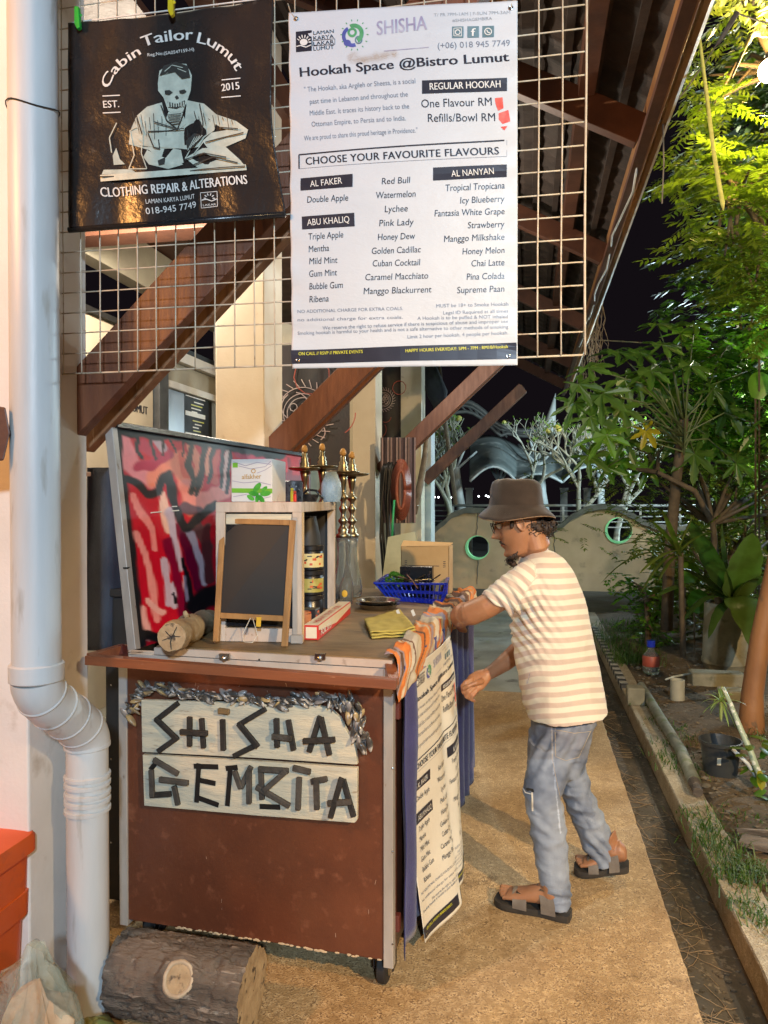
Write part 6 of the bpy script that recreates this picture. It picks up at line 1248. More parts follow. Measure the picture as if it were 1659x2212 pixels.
# pergola
M['perg']=mat('white_painted_steel',(.55,.60,.60),(.47,.52,.52),3,.5,.1); M['canopy']=mat('grey_canopy_sheet',(.30,.36,.36),(.16,.20,.20),1.2,.6,.1,c3=(.5,.56,.55),s3=2,t3=(.58,.7)); M['truss']=mat('dark_steel_truss',(.10,.11,.11),(.07,.075,.075),3,.5,.1)
PG=thing('seaside_pergola','curved grey canopy on white branching columns with a spike mast, beyond the wall','pergola',PD(1160,1150,21)); D_=21
def col(b,m_,rb,rt,brs):
    c_=O('column',G().tube([b,b.lerp(m_,.5),m_],[rb,rb*.8,rt],12),M['perg'],PG,smooth=True)
    for q,r in brs: O('strut',G().tube([m_-EZ*.1,q],[r,r*.7],6),M['perg'],c_,smooth=True)
for (bu,bv,mu,mv,rb,rt,tops) in ((1180,1128,1162,1000,.15,.19,((1120,960),(1145,950),(1175,945),(1205,962))),(1000,1125,983,1010,.15,.13,((955,960),(975,950),(1010,955),(1030,975))),(1078,1125,1078,1034,.10,.07,((1050,995),(1068,985),(1092,985),(1110,1000))),(1300,1130,1296,1010,.13,.13,((1270,965),(1290,950),(1320,955)))):
    col(PD(bu,bv,D_),PD(mu,mv,D_),rb,rt,[(PD(u,v,D_+rnd.uniform(-1,1)),.045) for u,v in tops])
def can(a,b):
    u=1015+a*300; arch=math.sin((a*3%1)*PI); return PD(u,(962-14*math.sin(a*PI*2.2+1))*(1-b)+b*(1040-24*arch)-(8*math.sin(a*9)),D_+1.6-3.0*b+.06*math.sin(a*20))
O('canopy',G().grid(can,90,10),M['canopy'],PG,smooth=True,solid=.03)
for k in range(3):
    O('edge_tube',G().tube([PD(1015+(k+j/10)*100,1040-24*math.sin(j/10*PI)-8*math.sin((k+j/10)*3),D_-1.5) for j in range(11)],.035,6),M['perg'],PG,smooth=True)
ar=[(948,900),(958,884),(970,873),(985,868),(1003,867),(1018,871),(1031,879),(1045,890),(1056,901),(1066,911),(1078,919),(1092,925),(1105,928),(1124,931),(1141,931),(1160,927),(1178,919)]
for dv,r in ((0,.09),(9,.05),(22,.06)):
    O('arch_tube',G().tube([PD(u+dv*.2,v+dv*(1 if u<1090 else .5),D_+2) for u,v in ar],r,8),M['truss'],PG,smooth=True)
for j in range(0,16): u,v=ar[j]; O('arch_web',G().tube([PD(u,v,D_+2),PD(ar[j+1][0]+3,ar[j+1][1]+(20 if u<1090 else 10),D_+2)],.03,5),M['truss'],PG)
O('spike',G().tube([PD(1186,935,D_),PD(1190,905,D_),PD(1200,850,D_)],[.20,.14,.01],10),M['perg'],PG,smooth=True)
for k,(u,w_) in enumerate(((1013,14),(1218,15),(1268,14),(1068,10))):
    a_=PD(u-w_/2,1130,17); b_=PD(u+w_/2,1130,17); O('gate_post',G().box((a_.x,a_.y,0),(b_.x,a_.y+.15,1.5+(1084-1058)/F*17)).box((a_.x-.02,a_.y-.02,1.5+(1084-1058)/F*17),(b_.x+.02,a_.y+.17,1.5+(1084-1054)/F*17)),M['truss'] if k<3 else M['coping'],label='dark square planter post '+('left of the hat','right of the hat','near the right-hand trees','just behind the hat')[k],cat='post')
# frangipani
M['frang']=mat('pale_frangipani_bark',(.50,.52,.44),(.36,.38,.32),8,.8,.2)
LF=leafmat('frangipani_leaf',(.16,.30,.06),(.30,.45,.12),.5,.35)
def leafquad(g,p,d,ln,wd,up=None):
    s_=d.cross(up or Vector((rnd.uniform(-1,1),rnd.uniform(-1,1),rnd.uniform(-1,1)))); s_=s_.normalized()*wd if s_.length>1e-4 else d.orthogonal().normalized()*wd
    g.add([p,p+d*ln*.45+s_,p+d*ln,p+d*ln*.45-s_],[(0,1,2,3)])
def frang(base,seed,ht_,spread,lb,depth=5,lr=.10):
    r_=random.Random(seed); gt=G(); gl=G(); gf=G()
    def br(p,d,ln,r,lv):
        e=p+d*ln; mid=p+d*ln*.5+Vector((r_.uniform(-1,1),r_.uniform(-1,1),r_.uniform(-.3,1)))*ln*.08; gt.tube([p,mid,e],[r,r*.86,r*.74],6,False)
        if lv==0:
            for k in range(r_.choice((0,0,1,2,3))): leafquad(gl,e,Vector((r_.uniform(-1,1),r_.uniform(-1,1),r_.uniform(.2,1.2))).normalized(),lr*r_.uniform(.6,1.1),lr*.16)
            if r_.random()<.014: gf.ball(e,.06,8,5)
            return
        for k in range(2 if r_.random()<.55 else 3):
            a=r_.uniform(0,6.28); n=(d+Vector((math.cos(a)*spread,math.sin(a)*spread*.8,r_.uniform(-.05,.55)))).normalized(); br(e,n,ln*r_.uniform(.68,.86),r*.72,lv-1)
    br(base,Vector((.18,0,1)).normalized(),ht_,.075,depth)
    t=thing('frangipani_tree',lb,'tree',base); O('trunk',gt,M['frang'],t,smooth=True); o=O('leaves',gl,LF,t,kind='stuff'); tintmesh(o,1)
    if gf.v: O('blossom',gf,M['gold'] if False else mat('yellow_blossom',(.75,.7,.15),None,20,.5,0),t,kind='stuff')
a=PD(958,1140,14.6); a.z=.55; frang(a,3,.74,.72,'bare frangipani tree at the left behind the wavy wall',6)
a=PD(1236,1140,14.8); a.z=.5; frang(a,12,.74,.80,'bare frangipani tree with a few leaves right of the hat',6)
a=PD(1120,1130,17.5); a.z=.6; frang(a,21,.92,.80,'distant frangipani tree directly above the hat',6)
a=PD(1330,1130,16); a.z=.5; frang(a,8,.78,.8,'frangipani tree half hidden by the garden foliage',6)
# ================= GARDEN =================
M['leaf_dark']=leafmat('dark_garden_leaf',(.065,.095,.012),(.16,.20,.03),.4,.3)
M['leaf_mid']=leafmat('olive_tree_leaf',(.08,.13,.012),(.19,.25,.03),.4,.38)
M['leaf_pap']=leafmat('papaya_leaf',(.06,.13,.02),(.11,.21,.035),.38,.4)
M['leaf_pap_y']=leafmat('yellowing_papaya_leaf',(.32,.27,.02),(.5,.42,.03),.4,.4)
M['leaf_fern']=leafmat('nest_fern_leaf',(.05,.095,.02),(.10,.16,.035),.25,.25)
M['leaf_bright']=leafmat('bright_shrub_leaf',(.06,.17,.015),(.14,.29,.03),.4,.4)
M['grass']=leafmat('grass_blade',(.05,.11,.015),(.16,.24,.04),.5,.3)
M['twig']=mat('garden_twig',(.12,.09,.05),(.07,.05,.03),14,.8,.2); M['litter']=mat('dead_leaf',(.24,.15,.06),(.12,.075,.03),30,.8,.1)
rg=random.Random(42)
def frond(g,p,d,ln,npair,ll,lw,droop=.6,r_=rg):
    """pinnate leaf: curved stem with leaflet pairs"""
    d=d.normalized(); side=d.cross(EZ); side=side.normalized() if side.length>.01 else Vector((1,0,0)); q=p.copy()
    for k in range(npair):
        t=k/npair; dd=(d-EZ*droop*t).normalized(); q=q+dd*ln/npair
        for s_ in (1,-1):
            l=(side*s_+dd*.55-EZ*r_.uniform(.1,.5)).normalized(); L_=ll*(1-.35*abs(t-.4))*r_.uniform(.8,1.15); w=(l.cross(EZ)+Vector((r_.uniform(-.4,.4),r_.uniform(-.4,.4),r_.uniform(-.4,.4)))).normalized()*lw
            g.add([q,q+l*L_*.4+w,q+l*L_,q+l*L_*.4-w],[(0,1,2,3)])
    g.add([q,q+dd*ll*.4+side*lw,q+dd*ll,q+dd*ll*.4-side*lw],[(0,1,2,3)])
def inpoly(u,v,pl):
    c_=False; n=len(pl)
    for i in range(n):
        a,b=pl[i],pl[(i+1)%n]
        if (a[1]>v)!=(b[1]>v) and u<(b[0]-a[0])*(v-a[1])/(b[1]-a[1])+a[0]: c_=not c_
    return c_
def crown(name,lb,poly,d0,d1,nf,ln,npair,ll,lw,m,trunk,clump=14,droop=.6,cat='tree'):
    t=thing(name,lb,cat,trunk[0]); us=[p[0] for p in poly]; vs=[p[1] for p in poly]; cl_=[]
    while len(cl_)<clump:
        u,v=rg.uniform(min(us),max(us)),rg.uniform(min(vs),max(vs))
        if inpoly(u,v,poly): cl_.append(PD(u,v,rg.uniform(d0,d1)))
    gt=G(); 
    gt.tube(trunk,[(.07 if cat=='tree' else .035)*(1-.6*i/len(trunk)) for i in range(len(trunk))],8)
    for c_ in cl_:
        s_=min(trunk[1:],key=lambda q:(q-c_).length); m1=s_.lerp(c_,.5)+Vector((rg.uniform(-.1,.1),rg.uniform(-.1,.1),rg.uniform(-.05,.15))); gt.tube([s_,m1,c_],[.022,.015,.007],5,False)
    O('trunk',gt,M['twig'],t,smooth=True)
    gl=G(); per=max(1,nf//clump); sp=(max(us)-min(us))/F*(d0+d1)/2/3.4
    for c_ in cl_:
        for k in range(per):
            p=c_+Vector((rg.gauss(0,sp*.5),rg.gauss(0,sp*.5),rg.gauss(0,sp*.45))); a=rg.uniform(0,6.28); frond(gl,p,Vector((math.cos(a),math.sin(a),rg.uniform(-.5,.6))),ln*rg.uniform(.7,1.2),npair,ll,lw,droop)
    o=O('foliage',gl,m,t,kind='stuff'); tintmesh(o,npair*2+1); return t
crown('neem_tree','tall olive green tree with drooping feathery leaves around the lit bulb',[(1540,-120),(1560,60),(1512,120),(1500,260),(1545,330),(1640,300),(1660,90),(1800,-120)],4.2,5.8,260,.26,8,.075,.012,M['leaf_mid'],[PD(1850,1400,5.4),PD(1800,800,5.3),PD(1740,400,5.2),PD(1690,150,5.0),PD(1620,20,4.8)],26)
crown('neem_tree','hanging branch of pointed yellow green leaves below the bulb',[(1505,330),(1480,375),(1500,440),(1540,500),(1505,525),(1590,600),(1640,690),(1740,700),(1740,330)],4.6,6.0,480,.26,8,.080,.014,M['leaf_mid'],[PD(1850,1400,5.8),PD(1800,900,5.6),PD(1740,600,5.5),PD(1660,470,5.4),PD(1600,420,5.2)],26)
crown('broadleaf_tree','green tree between the papaya and the hanging branches',[(1480,690),(1560,640),(1640,640),(1740,650),(1740,1000),(1560,990),(1500,900)],6.2,7.8,620,.22,6,.09,.018,M['leaf_bright'],[PD(1700,1400,7.4),PD(1660,1100,7.2),PD(1640,900,7.0),PD(1600,760,7.0)],24)
crown('dense_shrub','dense dark feathery shrub in the middle of the garden',[(1290,985),(1320,945),(1420,960),(1500,900),(1600,930),(1740,950),(1740,1230),(1560,1200),(1450,1150),(1360,1100),(1285,1075)],6.7,7.9,1400,.18,7,.052,.010,M['leaf_dark'],[PD(1560,1420,6.6),PD(1550,1260,6.5),PD(1540,1130,6.4),PD(1500,1060,6.2),PD(1420,1020,6.2)],40,cat='shrub')
crown('dense_shrub','low dark shrub behind the tall concrete planter',[(1430,1180),(1740,1180),(1740,1420),(1620,1420),(1480,1400),(1440,1330)],7.4,8.6,420,.2,6,.07,.015,M['leaf_dark'],[PD(1560,1440,8.2),PD(1560,1350,8.0),PD(1560,1280,8.0)],22,cat='shrub')
M['leaf_deep']=leafmat('deep_green_leaf',(.03,.075,.012),(.085,.15,.025),.4,.35)
crown('dark_broadleaf_tree','tall dark green tree filling the right edge behind the bulb',[(1560,180),(1640,120),(1780,120),(1780,980),(1600,960),(1530,700),(1570,420)],6.8,8.4,900,.26,5,.12,.030,M['leaf_deep'],[PD(1760,1420,8.2),PD(1730,1000,8.0),PD(1700,700,7.8),PD(1680,450,7.6),PD(1650,300,7.5)],40)
crown('bright_shrub','bright green small shrub beside the road, lit from behind',[(1345,1250),(1385,1235),(1430,1250),(1450,1330),(1420,1370),(1350,1350)],7.0,8.0,150,.12,6,.05,.014,M['leaf_bright'],[PD(1400,1400,7.5),PD(1400,1350,7.5),PD(1395,1300,7.4)],10,cat='shrub')
# papaya
M['petiole']=mat('green_petiole',(.12,.16,.06),(.08,.11,.04),8,.6,.1)
PT=thing('papaya_tree','papaya tree with large lobed leaves and one yellow leaf','tree',PD(1440,1360,6.6)); pc=PD(1478,905,6.1)
O('trunk',G().tube([PD(1440,1360,6.6),PD(1446,1200,6.5),PD(1460,1040,6.3),pc],[.055,.05,.045,.035],10),M['twig'],PT,smooth=True)
def papaya(c_,r,nrm_,rot,m):
    n=Vector(nrm_).normalized(); a=n.orthogonal().normalized(); b=n.cross(a); a,b=a*math.cos(rot)+b*math.sin(rot),b*math.cos(rot)-a*math.sin(rot)
    pts=[]; 
    for i in range(7):
        th=(-150+50*i)*PI/180; L_=r*(1-.28*abs(i-3)/3)
        for f_,w in ((.40,-.28),(.58,-.26),(.60,-.46),(.76,-.24),(.80,-.34),(1.0,0),(.80,.34),(.76,.24),(.60,.46),(.58,.26),(.40,.28)):
            an=th+w*.55/(f_+.25)*.8; pts.append((an,L_*f_))
    g=G(); vs=[c_+n*.0]+[c_+(a*math.cos(t)+b*math.sin(t))*rr_-n*(rr_*rr_/r*.35)+n*.012*math.sin(t*7) for t,rr_ in pts]
    g.add(vs,[(0,i,i+1) for i in range(1,len(vs)-1)]); o=O('leaf',g,m,PT); fattr(o.data,'tint',[rg.uniform(.1,.8)]*len(o.data.polygons),'FACE')
    O('petiole',G().tube([pc-EZ*rg.uniform(0,.3),(pc+c_)/2+Vector((rg.uniform(-.05,.05),rg.uniform(-.05,.05),rg.uniform(-.02,.10))),c_],[.008,.006,.005],5),M['petiole'],PT,smooth=True)
for u,v,d,r,nn,rot,k in ((1270,795,5.7,.24,(-.2,-.55,.8),.3,0),(1335,760,5.9,.25,(.1,-.5,.9),1.2,0),(1405,800,5.8,.27,(0,-.6,.8),2,0),(1300,850,5.6,.26,(-.3,-.75,.5),.7,0),(1275,900,5.6,.24,(-.1,-.9,.4),1.9,0),(1345,880,5.7,.25,(.2,-.8,.4),.1,0),(1310,940,5.5,.26,(-.1,-.7,.7),2.2,1),(1395,930,5.9,.17,(.3,-.9,.2),1.5,2),(1430,745,6.0,.24,(.1,-.6,.8),.5,0),(1490,790,5.9,.26,(.2,-.6,.7),1,0),(1450,860,6.2,.25,(.0,-.8,.5),.9,0),(1540,840,6.2,.25,(.3,-.7,.6),2.1,0),(1340,1000,6.4,.22,(-.2,-.8,.5),1.1,1),(1400,1010,6.4,.2,(0,-.9,.3),.4,1),(1500,700,6.1,.22,(.1,-.5,.8),1.3,0),(1380,830,6.3,.25,(.0,-.9,.4),2.6,1),(1460,940,6.3,.24,(.1,-.8,.5),.2,0),(1520,900,6.4,.26,(.2,-.8,.5),1.6,0),(1560,770,6.5,.26,(.1,-.8,.5),2.4,1),(1250,830,5.6,.22,(-.2,-.7,.6),1.1,0),(1420,700,6.2,.22,(0,-.5,.9),.6,0),(1350,820,6.0,.24,(0,-.8,.5),.9,0),(1430,830,6.4,.26,(.1,-.9,.4),1.8,0),(1310,1010,6.3,.2,(-.2,-.9,.3),2.9,1),(1470,720,6.5,.24,(.1,-.8,.6),2.8,1),(1590,720,6.6,.26,(.1,-.8,.6),.8,0),(1545,960,6.6,.22,(.2,-.9,.4),.3,1),(1500,980,6.2,.26,(.1,-.9,.4),.7,0),(1570,880,6.3,.28,(.1,-.9,.5),1.2,0),(1620,800,6.4,.28,(.1,-.8,.5),2.2,0),(1640,920,6.3,.26,(.1,-.9,.4),.1,0),(1380,760,6.1,.26,(.1,-.6,.8),2.1,0),(1240,870,5.9,.24,(-.2,-.9,.4),.4,0),(1270,985,6.2,.22,(-.1,-.9,.4),1.7,0),(1590,1000,6.4,.25,(.1,-.9,.3),2.7,0),(1350,950,6.2,.25,(.0,-.9,.4),2.0,0)):
    papaya(PD(u,v,d),r,nn,rot,M[('leaf_pap','leaf_bright','leaf_pap_y')[k]])
# strap leaves
def strap(g,p0,p1,w,sag,n=10,up=EZ,fold=.3,wav=0):
    p0=Vector(p0);p1=Vector(p1); d=(p1-p0); s_=d.cross(up).normalized(); vs=[]
    for i in range(n+1):
        t=i/n; c_=p0.lerp(p1,t)+EZ*(sag*4*t*(1-t)); ww=w*(math.sin(PI*min(1,t*.93+.07)))**.6*(1+wav*math.sin(t*30)); nn=d.cross(s_).normalized()
        vs+= [c_-s_*ww+nn*ww*fold,c_,c_+s_*ww+nn*ww*fold]
    f=[]
    for i in range(n): b=i*3; f+=[(b,b+1,b+4,b+3),(b+1,b+2,b+5,b+4)]
    g.add(vs,f)
def lf(par,p0,p1,w,sag,m,nm='leaf',tint=None,**k):
    g=G(); strap(g,p0,p1,w,sag,**k); o=O(nm,g,m,par,smooth=True); fattr(o.data,'tint',[rg.uniform(.1,.85) if tint is None else tint]*len(o.data.polygons),'FACE'); return o
NF=thing('nest_fern','big bird\'s nest fern with broad leaves growing in the tall concrete planter','fern',PD(1580,1330,6.6)); nc=PD(1583,1305,6.35)
for u,v,d,w,sag in ((1490,1125,5.9,.095,.05),(1625,1150,5.9,.14,.0),(1648,1430,5.8,.16,.25),(1415,1290,5.9,.07,.15),(1440,1225,6.1,.07,.1),(1520,1180,6.3,.07,.05),(1665,1250,6.0,.11,.1),(1560,1130,6.4,.08,.02),(1470,1350,6.3,.06,.16),(1690,1340,6.3,.08,.15),(1530,1380,6.1,.05,.12)): lf(NF,nc,PD(u,v,d),w,sag,M['leaf_fern'],n=14,fold=.25,wav=.06)
DR=thing('dragon_plant','dark strap-leaved plant reaching left over the path in front of the wall','plant',PD(1475,1420,6.0)); dc_=PD(1470,1195,5.9)
O('stem',G().tube([PD(1475,1420,6.0),PD(1472,1300,6.0),dc_],.022,7),M['twig'],DR,smooth=True)
for u,v,s_ in ((1362,1128,.03),(1322,1182,.06),(1340,1165,.05),(1296,1262,.14),(1345,1215,.06),(1380,1240,.05),(1400,1120,.03),(1430,1100,.02),(1500,1110,.03),(1390,1180,.04),(1345,1200,.05),(1420,1260,.05),(1540,1150,.04),(1380,1290,.1)): lf(DR,dc_+Vector((rg.uniform(-.03,.03),0,rg.uniform(-.05,.05))),PD(u,v,5.7+rg.uniform(-.3,.3)),.022,s_,M['leaf_dark'],n=10)
# fan palm behind
PM=thing('palm_plant','palm with long upright fingers of leaves behind the papaya','palm',PD(1560,1420,8)); p0=PD(1560,900,7.4)
O('stem',G().tube([PD(1560,1420,8),p0],.05,8),M['twig'],PM)
for i in range(26): a=-2.4+i*.19; lf(PM,p0,p0+Vector((math.sin(a)*.6,rg.uniform(-.3,.1),math.cos(a)*.62)),.02,.04,M['leaf_mid'],n=6)
# big round leaves
for i,(u,v,d) in enumerate(((1640,745,6),(1632,835,6.1),(1480,1240,6.9),(1500,1300,6.9),(1610,1090,7))): 
    t=thing('broad_leaf_plant',('large heart leaf glowing green near the right edge, upper','smaller round leaf glowing green near the right edge','bright green leaf behind the strap leaves','green leaf low behind the strap leaves','large leaf beside the nest fern')[i],'plant',PD(u,1420,7)); c_=PD(u,v,d); lf(t,c_-EZ*.10,c_+EZ*.12+ER*.05,.10,.02,M['leaf_bright'],n=10,up=EF); O('stem',G().tube([PD(u,1420,7),c_-EZ*.1],.008,5),M['twig'],t)
# hedge mass far right and behind
gl=G()
for i in range(5200):
    u=rg.uniform(1410,1900); v=rg.uniform(940 if u>1500 else 1150,1330); p=PD(u,v,rg.uniform(8.6,10.5)); a=rg.uniform(0,6.28); d=Vector((math.cos(a),math.sin(a),rg.uniform(-1,.5))).normalized(); leafquad(gl,p,d,.13,.03)
o=O('far_hedge',gl,M['leaf_dark'],kind='stuff',label='dark hedge at the back of the garden'); tintmesh(o,1)
# planter
M['planter']=mat('mossy_concrete',(.30,.28,.20),(.21,.20,.14),7,.85,.4,40,c3=(.12,.12,.07),s3=10,t3=(.6,.75))
c_=PZ(1566,1446,.0); t=thing('concrete_planter','tall mossy concrete planter holding the nest fern','planter',c_); O('planter_body',G().lathe(c_,[(0,0),(.165,0),(.19,.06),(.197,.065),(.197,.10),(.19,.11),(.18,.42),(.178,.425),(.176,.60),(.15,.60),(.14,.5),(0,.5)],36),M['planter'],t,smooth=True,auto=35); O('planter_soil',G().ball(c_+EZ*.56,.15,12,6,(1,1,.4)).rough(.02,20,1),M['litter'],t)
# brown trunk
c_=PZ(1622,1590,-.01); t=thing('brown_tree','smooth brown tree trunk leaning right at the right edge','tree',c_)
O('trunk',G().tube([c_-EZ*.05,PD(1625,1500,4.9),PD(1642,1380,4.95),PD(1672,1240,5.0),PD(1720,1000,5.1),PD(1760,700,5.1)],[.085,.068,.062,.06,.055,.05],18),mat('smooth_brown_bark',(.34,.155,.055),(.25,.11,.04),5,.65,.3,40,stretch=(1,1,.4),c3=(.14,.09,.05),s3=18,t3=(.62,.75)),t,smooth=True)
# black pot
c_=PZ(1556,1672,.0); t=thing('black_pot','black plastic plant pot with a label, under the spider plant','pot',c_); O('pot_body',G().lathe(c_,[(0,0),(.085,0),(.103,.17),(.112,.172),(.113,.19),(.105,.192),(.100,.17),(.083,.02),(0,.02)],32),M['bin_red'] if False else mat('grey_black_pot',(.045,.05,.052),(.03,.033,.035),10,.4,.1),t,smooth=True,auto=35); O('label',G().bar(c_+Vector((-.03,-.095,.08)),c_+Vector((-.03,-.10,.12)),.02,.003,up=(0,-1,0)),M['sign_board'],t)
c2_=PZ(1590,1640,.0)
t=thing('spider_plant','variegated spider plant on a leaning pale bamboo cane above the black pot','plant',PD(1650,1740,3.9)); sp=PD(1557,1515,4.05)
pts=[PD(1650,1700,3.85),PD(1622,1625,3.9),PD(1600,1575,3.95),PD(1578,1520,4.0),PD(1562,1485,4.05)]
O('bamboo_cane',G().tube(pts,[.017,.016,.015,.012,.009],10),mat('pale_green_cane',(.42,.50,.36),(.33,.42,.28),10,.45,.05,c3=(.7,.72,.62),s3=26,t3=(.56,.6)),t,smooth=True)
O('bamboo_cane',G().tube([PD(1640,1690,3.9),PD(1615,1650,3.9),PD(1582,1618,3.95)],.010,8),M['cable'],t,smooth=True)
M['spider']=leafmat('variegated_leaf',(.42,.46,.20),(.22,.36,.08),.4,.35)
for i in range(26):
    a=rg.uniform(0,6.28); e=rg.uniform(-1.0,1.2); L_=rg.uniform(.08,.14); d=Vector((math.cos(a)*math.cos(e),math.sin(a)*math.cos(e),math.sin(e)-.25)); lf(t,sp,sp+d*L_,.0065,.02,M['spider'],n=6)
t=thing('pothos_plant','leafy green plant with one yellow leaf at the right edge beside the pot','plant',PZ(1655,1720,0)); pp=PD(1660,1660,3.8)
for i in range(34):
    a=rg.uniform(0,6.28); c_=pp+Vector((rg.uniform(-.10,.2),rg.uniform(-.15,.15),rg.uniform(-.14,.16))); d=Vector((math.cos(a),math.sin(a)-.3,rg.uniform(-.8,.5))).normalized(); lf(t,c_,c_+d*rg.uniform(.06,.10),.024,.01,M['leaf_mid'] if i%3 else M['leaf_bright'],n=6)
lf(t,PD(1640,1665,3.7),PD(1646,1708,3.68),.022,.0,M['leaf_pap_y'],n=6,up=EF)
# pipe stub, jar, fallen pipe, stones, planks
c_=PZ(1463,1512,.0); t=thing('pipe_stub','short upright cream plastic pipe stub in the bare soil','pipe',c_); O('tube',G().lathe(c_,[(.052,0),(.052,.155),(.045,.157),(.045,.1),(0,.1)],24),mat('cream_pipe',(.42,.40,.30),(.34,.32,.24),10,.6,.1),t,smooth=True,auto=40)
c_=PZ(1406,1455,.0); t=thing('water_jar','big clear plastic jar with a blue cap and red liquid band by the shrub','jar',c_); O('jar_body',G().lathe(c_,[(0,0),(.06,0),(.068,.02),(.07,.13),(.06,.17),(.03,.20),(.022,.25)],22),M['glass'],t,smooth=True); O('red_label',G().lathe(c_,[(.071,.07),(.0725,.075),(.0725,.15),(.068,.16)],24,cap=False),mat('dull_red_label',(.35,.07,.04),None,12,.5,.1),t,smooth=True); O('blue_cap',G().lathe(c_,[(.034,.235),(.036,.24),(.036,.29),(0,.292)],16),M['basket'],t)
t=thing('fallen_pipe','mossy grey pipe lying in the soil along the kerb','pipe',PZ(1495,1690,0)); O('tube',G().tube([PZ(1500,1690,.03),PZ(1470,1620,.03),PZ(1432,1560,.035),PZ(1385,1482,.04)],.034,14),mat('mossy_grey_pipe',(.24,.25,.20),(.15,.16,.12),9,.7,.3,c3=(.11,.14,.05),s3=12,t3=(.55,.7)),t,smooth=True,auto=40); O('broken_end',G().tube([PZ(1508,1712,.03),PZ(1499,1688,.03)],[.024,.033],12),M['bark'],t)
t=thing('kerb_stub','dark square concrete stub on the kerb by the man\'s waist','kerb block',PZ(1375,1522,0)); O('block_body',G().box((-.06,-.06,0),(.06,.06,.13)).rough(.006,20,1),M['planter'],t,bevel=.01,xf=Matrix.Translation(PZ(1372,1520,0)))
for i,(u,v,sx,sy,sz,lb) in enumerate(((1548,1478,.42,.20,.10,'low mossy stone slab before the concrete planter'),(1600,1510,.30,.16,.07,'flat stone step right of the planter'))):
    O('stone_slab',G().box((-sx/2,-sy/2,-.02),(sx/2,sy/2,sz)).rough(.02,5,i),M['planter'],label=lb,cat='stone',bevel=.02,xf=Matrix.Translation(PZ(u,v,0)))
for i,(u0,v0,u1,v1,lb) in enumerate(((1600,1812,1690,1835,'grey broken board half buried at the lower right'),(1590,1795,1680,1800,'thin weathered stick lying above the broken board'))):
    O('broken_board',G().bar(PZ(u0,v0,.03),PZ(u1,v1,.03),.10 if i==0 else .02,.022).rough(.004,20,i),M['bark'],label=lb,cat='board',bevel=.003)
O('fallen_branch',G().tube([PZ(1490,1455,.12),PZ(1455,1462,.16),PZ(1438,1468,.13)],.008,6),M['frang'],label='pale thin stick poking from the shrub over the soil',cat='stick')
# grass
def tuft(g,p,n,h,sp_):
    for k in range(n):
        a=rg.uniform(0,6.28); b=p+Vector((rg.gauss(0,sp_),rg.gauss(0,sp_),0)); d=Vector((math.cos(a)*.6,math.sin(a)*.6,1)).normalized()*h*rg.uniform(.5,1.2); w=Vector((math.sin(a),-math.cos(a),0))*.0028; tip=b+d+Vector((math.cos(a),math.sin(a),-.4))*h*.35
        g.add([b-w,b+w,b+d*.7+w*.8,b+d*.7-w*.8,tip],[(0,1,2,3),(3,2,4)])
g=G()
for u,v,n,h in ((1530,1790,26,.06),(1545,1820,40,.07),(1562,1850,40,.07),(1585,1880,30,.06),(1600,1900,60,.07),(1640,1890,50,.07),(1625,1960,30,.05),(1655,1990,40,.06),(1500,1760,20,.05),(1460,1580,26,.05),(1480,1600,20,.05),(1450,1640,30,.05),(1470,1660,30,.05),(1510,1670,26,.05),(1440,1610,20,.05),(1390,1520,20,.05),(1655,1600,30,.08),(1570,1760,14,.04),(1640,1780,20,.04),(1420,1560,16,.04)): tuft(g,PZ(u,v,0),n*2,h,.055)
for i in range(240):
    u=rg.uniform(1285,1420); v=rg.uniform(1345,1440); 
    if u>1278+(v-1345)*.55: tuft(g,PZ(u,v,0),9,.10,.05)
o=O('grass_tufts',g,M['grass'],kind='stuff'); 
vals=[]; [vals.extend([x,x]) for x in (random.Random(1).random() for _ in range(len(o.data.polygons)//2+1))]; fattr(o.data,'tint',vals[:len(o.data.polygons)],'FACE')
g=G()
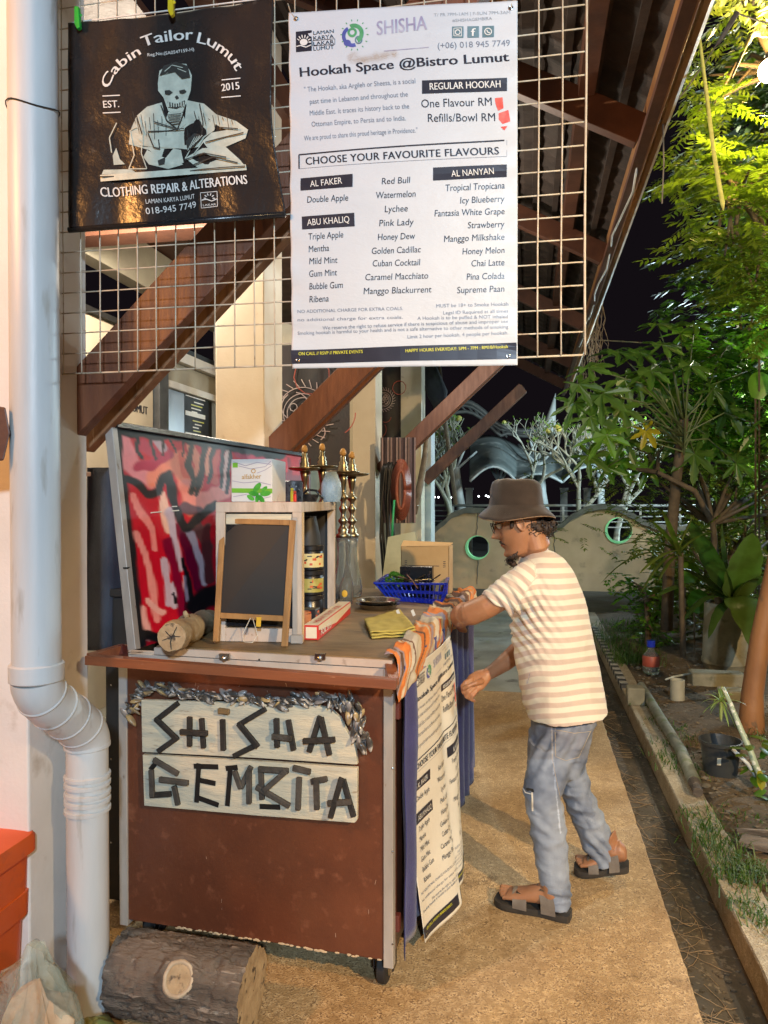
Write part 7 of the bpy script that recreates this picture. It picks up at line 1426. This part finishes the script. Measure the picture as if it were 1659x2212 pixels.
for i in range(1700):
    x=XK+.03+rg.random()**1.3*3.2; y=2.2+rg.random()*5.5; p=Vector((x,y,.012)); a=rg.uniform(0,6.28); d=Vector((math.cos(a),math.sin(a),rg.uniform(-.1,.25))); leafquad(g,p,d,rg.uniform(.02,.06),rg.uniform(.004,.013),EZ)
o=O('leaf_litter',g,M['litter'],kind='stuff')
# ---- bulb, cord, twigs ----
BL_=thing('light_bulb','glowing yellow bulb among the branches at the right edge','lamp',BULB)
O('glass_globe',G().ball(BULB,.07,18,12),mat('glowing_globe',(1,.8,.4),None,5,.4,0,emit=(1,.80,.45),es=60),BL_,smooth=True)
O('cap',G().lathe(BULB+EZ*.055,[(.03,0),(.03,.05),(.012,.06),(.01,.5)],12),M['black'],BL_)
M['rope']=mat('yellow_rope',(.62,.58,.14),(.50,.46,.10),60,.8,.4)
O('yellow_rope',G().tube([PD(u,v,3.4) for u,v in ((1492,-20),(1503,30),(1512,90),(1522,170),(1532,250),(1542,330),(1552,390),(1561,440),(1563,455))],[.007,.007,.007,.008,.009,.009,.010,.010,.002],8),M['rope'],smooth=True,label='thin yellow rope hanging down from the eaves before the tree',cat='rope')
O('support_wire',G().tube([PD(u,v,3.7) for u,v in ((1395,298),(1440,245),(1480,195),(1520,140),(1555,85))],.004,6).tube([PD(1550,95,3.7),PD(1592,28,3.7)],[.010,.014],8),M['vine'],smooth=True,label='slim wire running from the eaves corner to a twig',cat='wire')
O('support_wire',G().tube([PD(1590,28,3.7),PD(1640,45,3.9),PD(1700,60,4.1)],.004,5),M['vine'],label='thin twig wire continuing right from the dead twig',cat='wire')
O('hanging_wire',G().tube([PD(1432,268,3.7),PD(1434,350,3.7),PD(1430,440,3.7)],.0035,5),M['vine'],label='loose brown wire dangling from the gutter',cat='wire')
O('far_cable',G().tube([PD(1260,985-10,9).lerp(PD(1460,1006-10,9),k/8)*1 for k in range(9)],.006,4),M['vine']) if False else None
O('overhead_cable',G().tube([PD(1262,733,9)+(PD(1560,750,9)-PD(1262,733,9))*(k/8) for k in range(9)],.008,4),M['vine'],label='thin dark cable crossing behind the mesh corner',cat='cable')
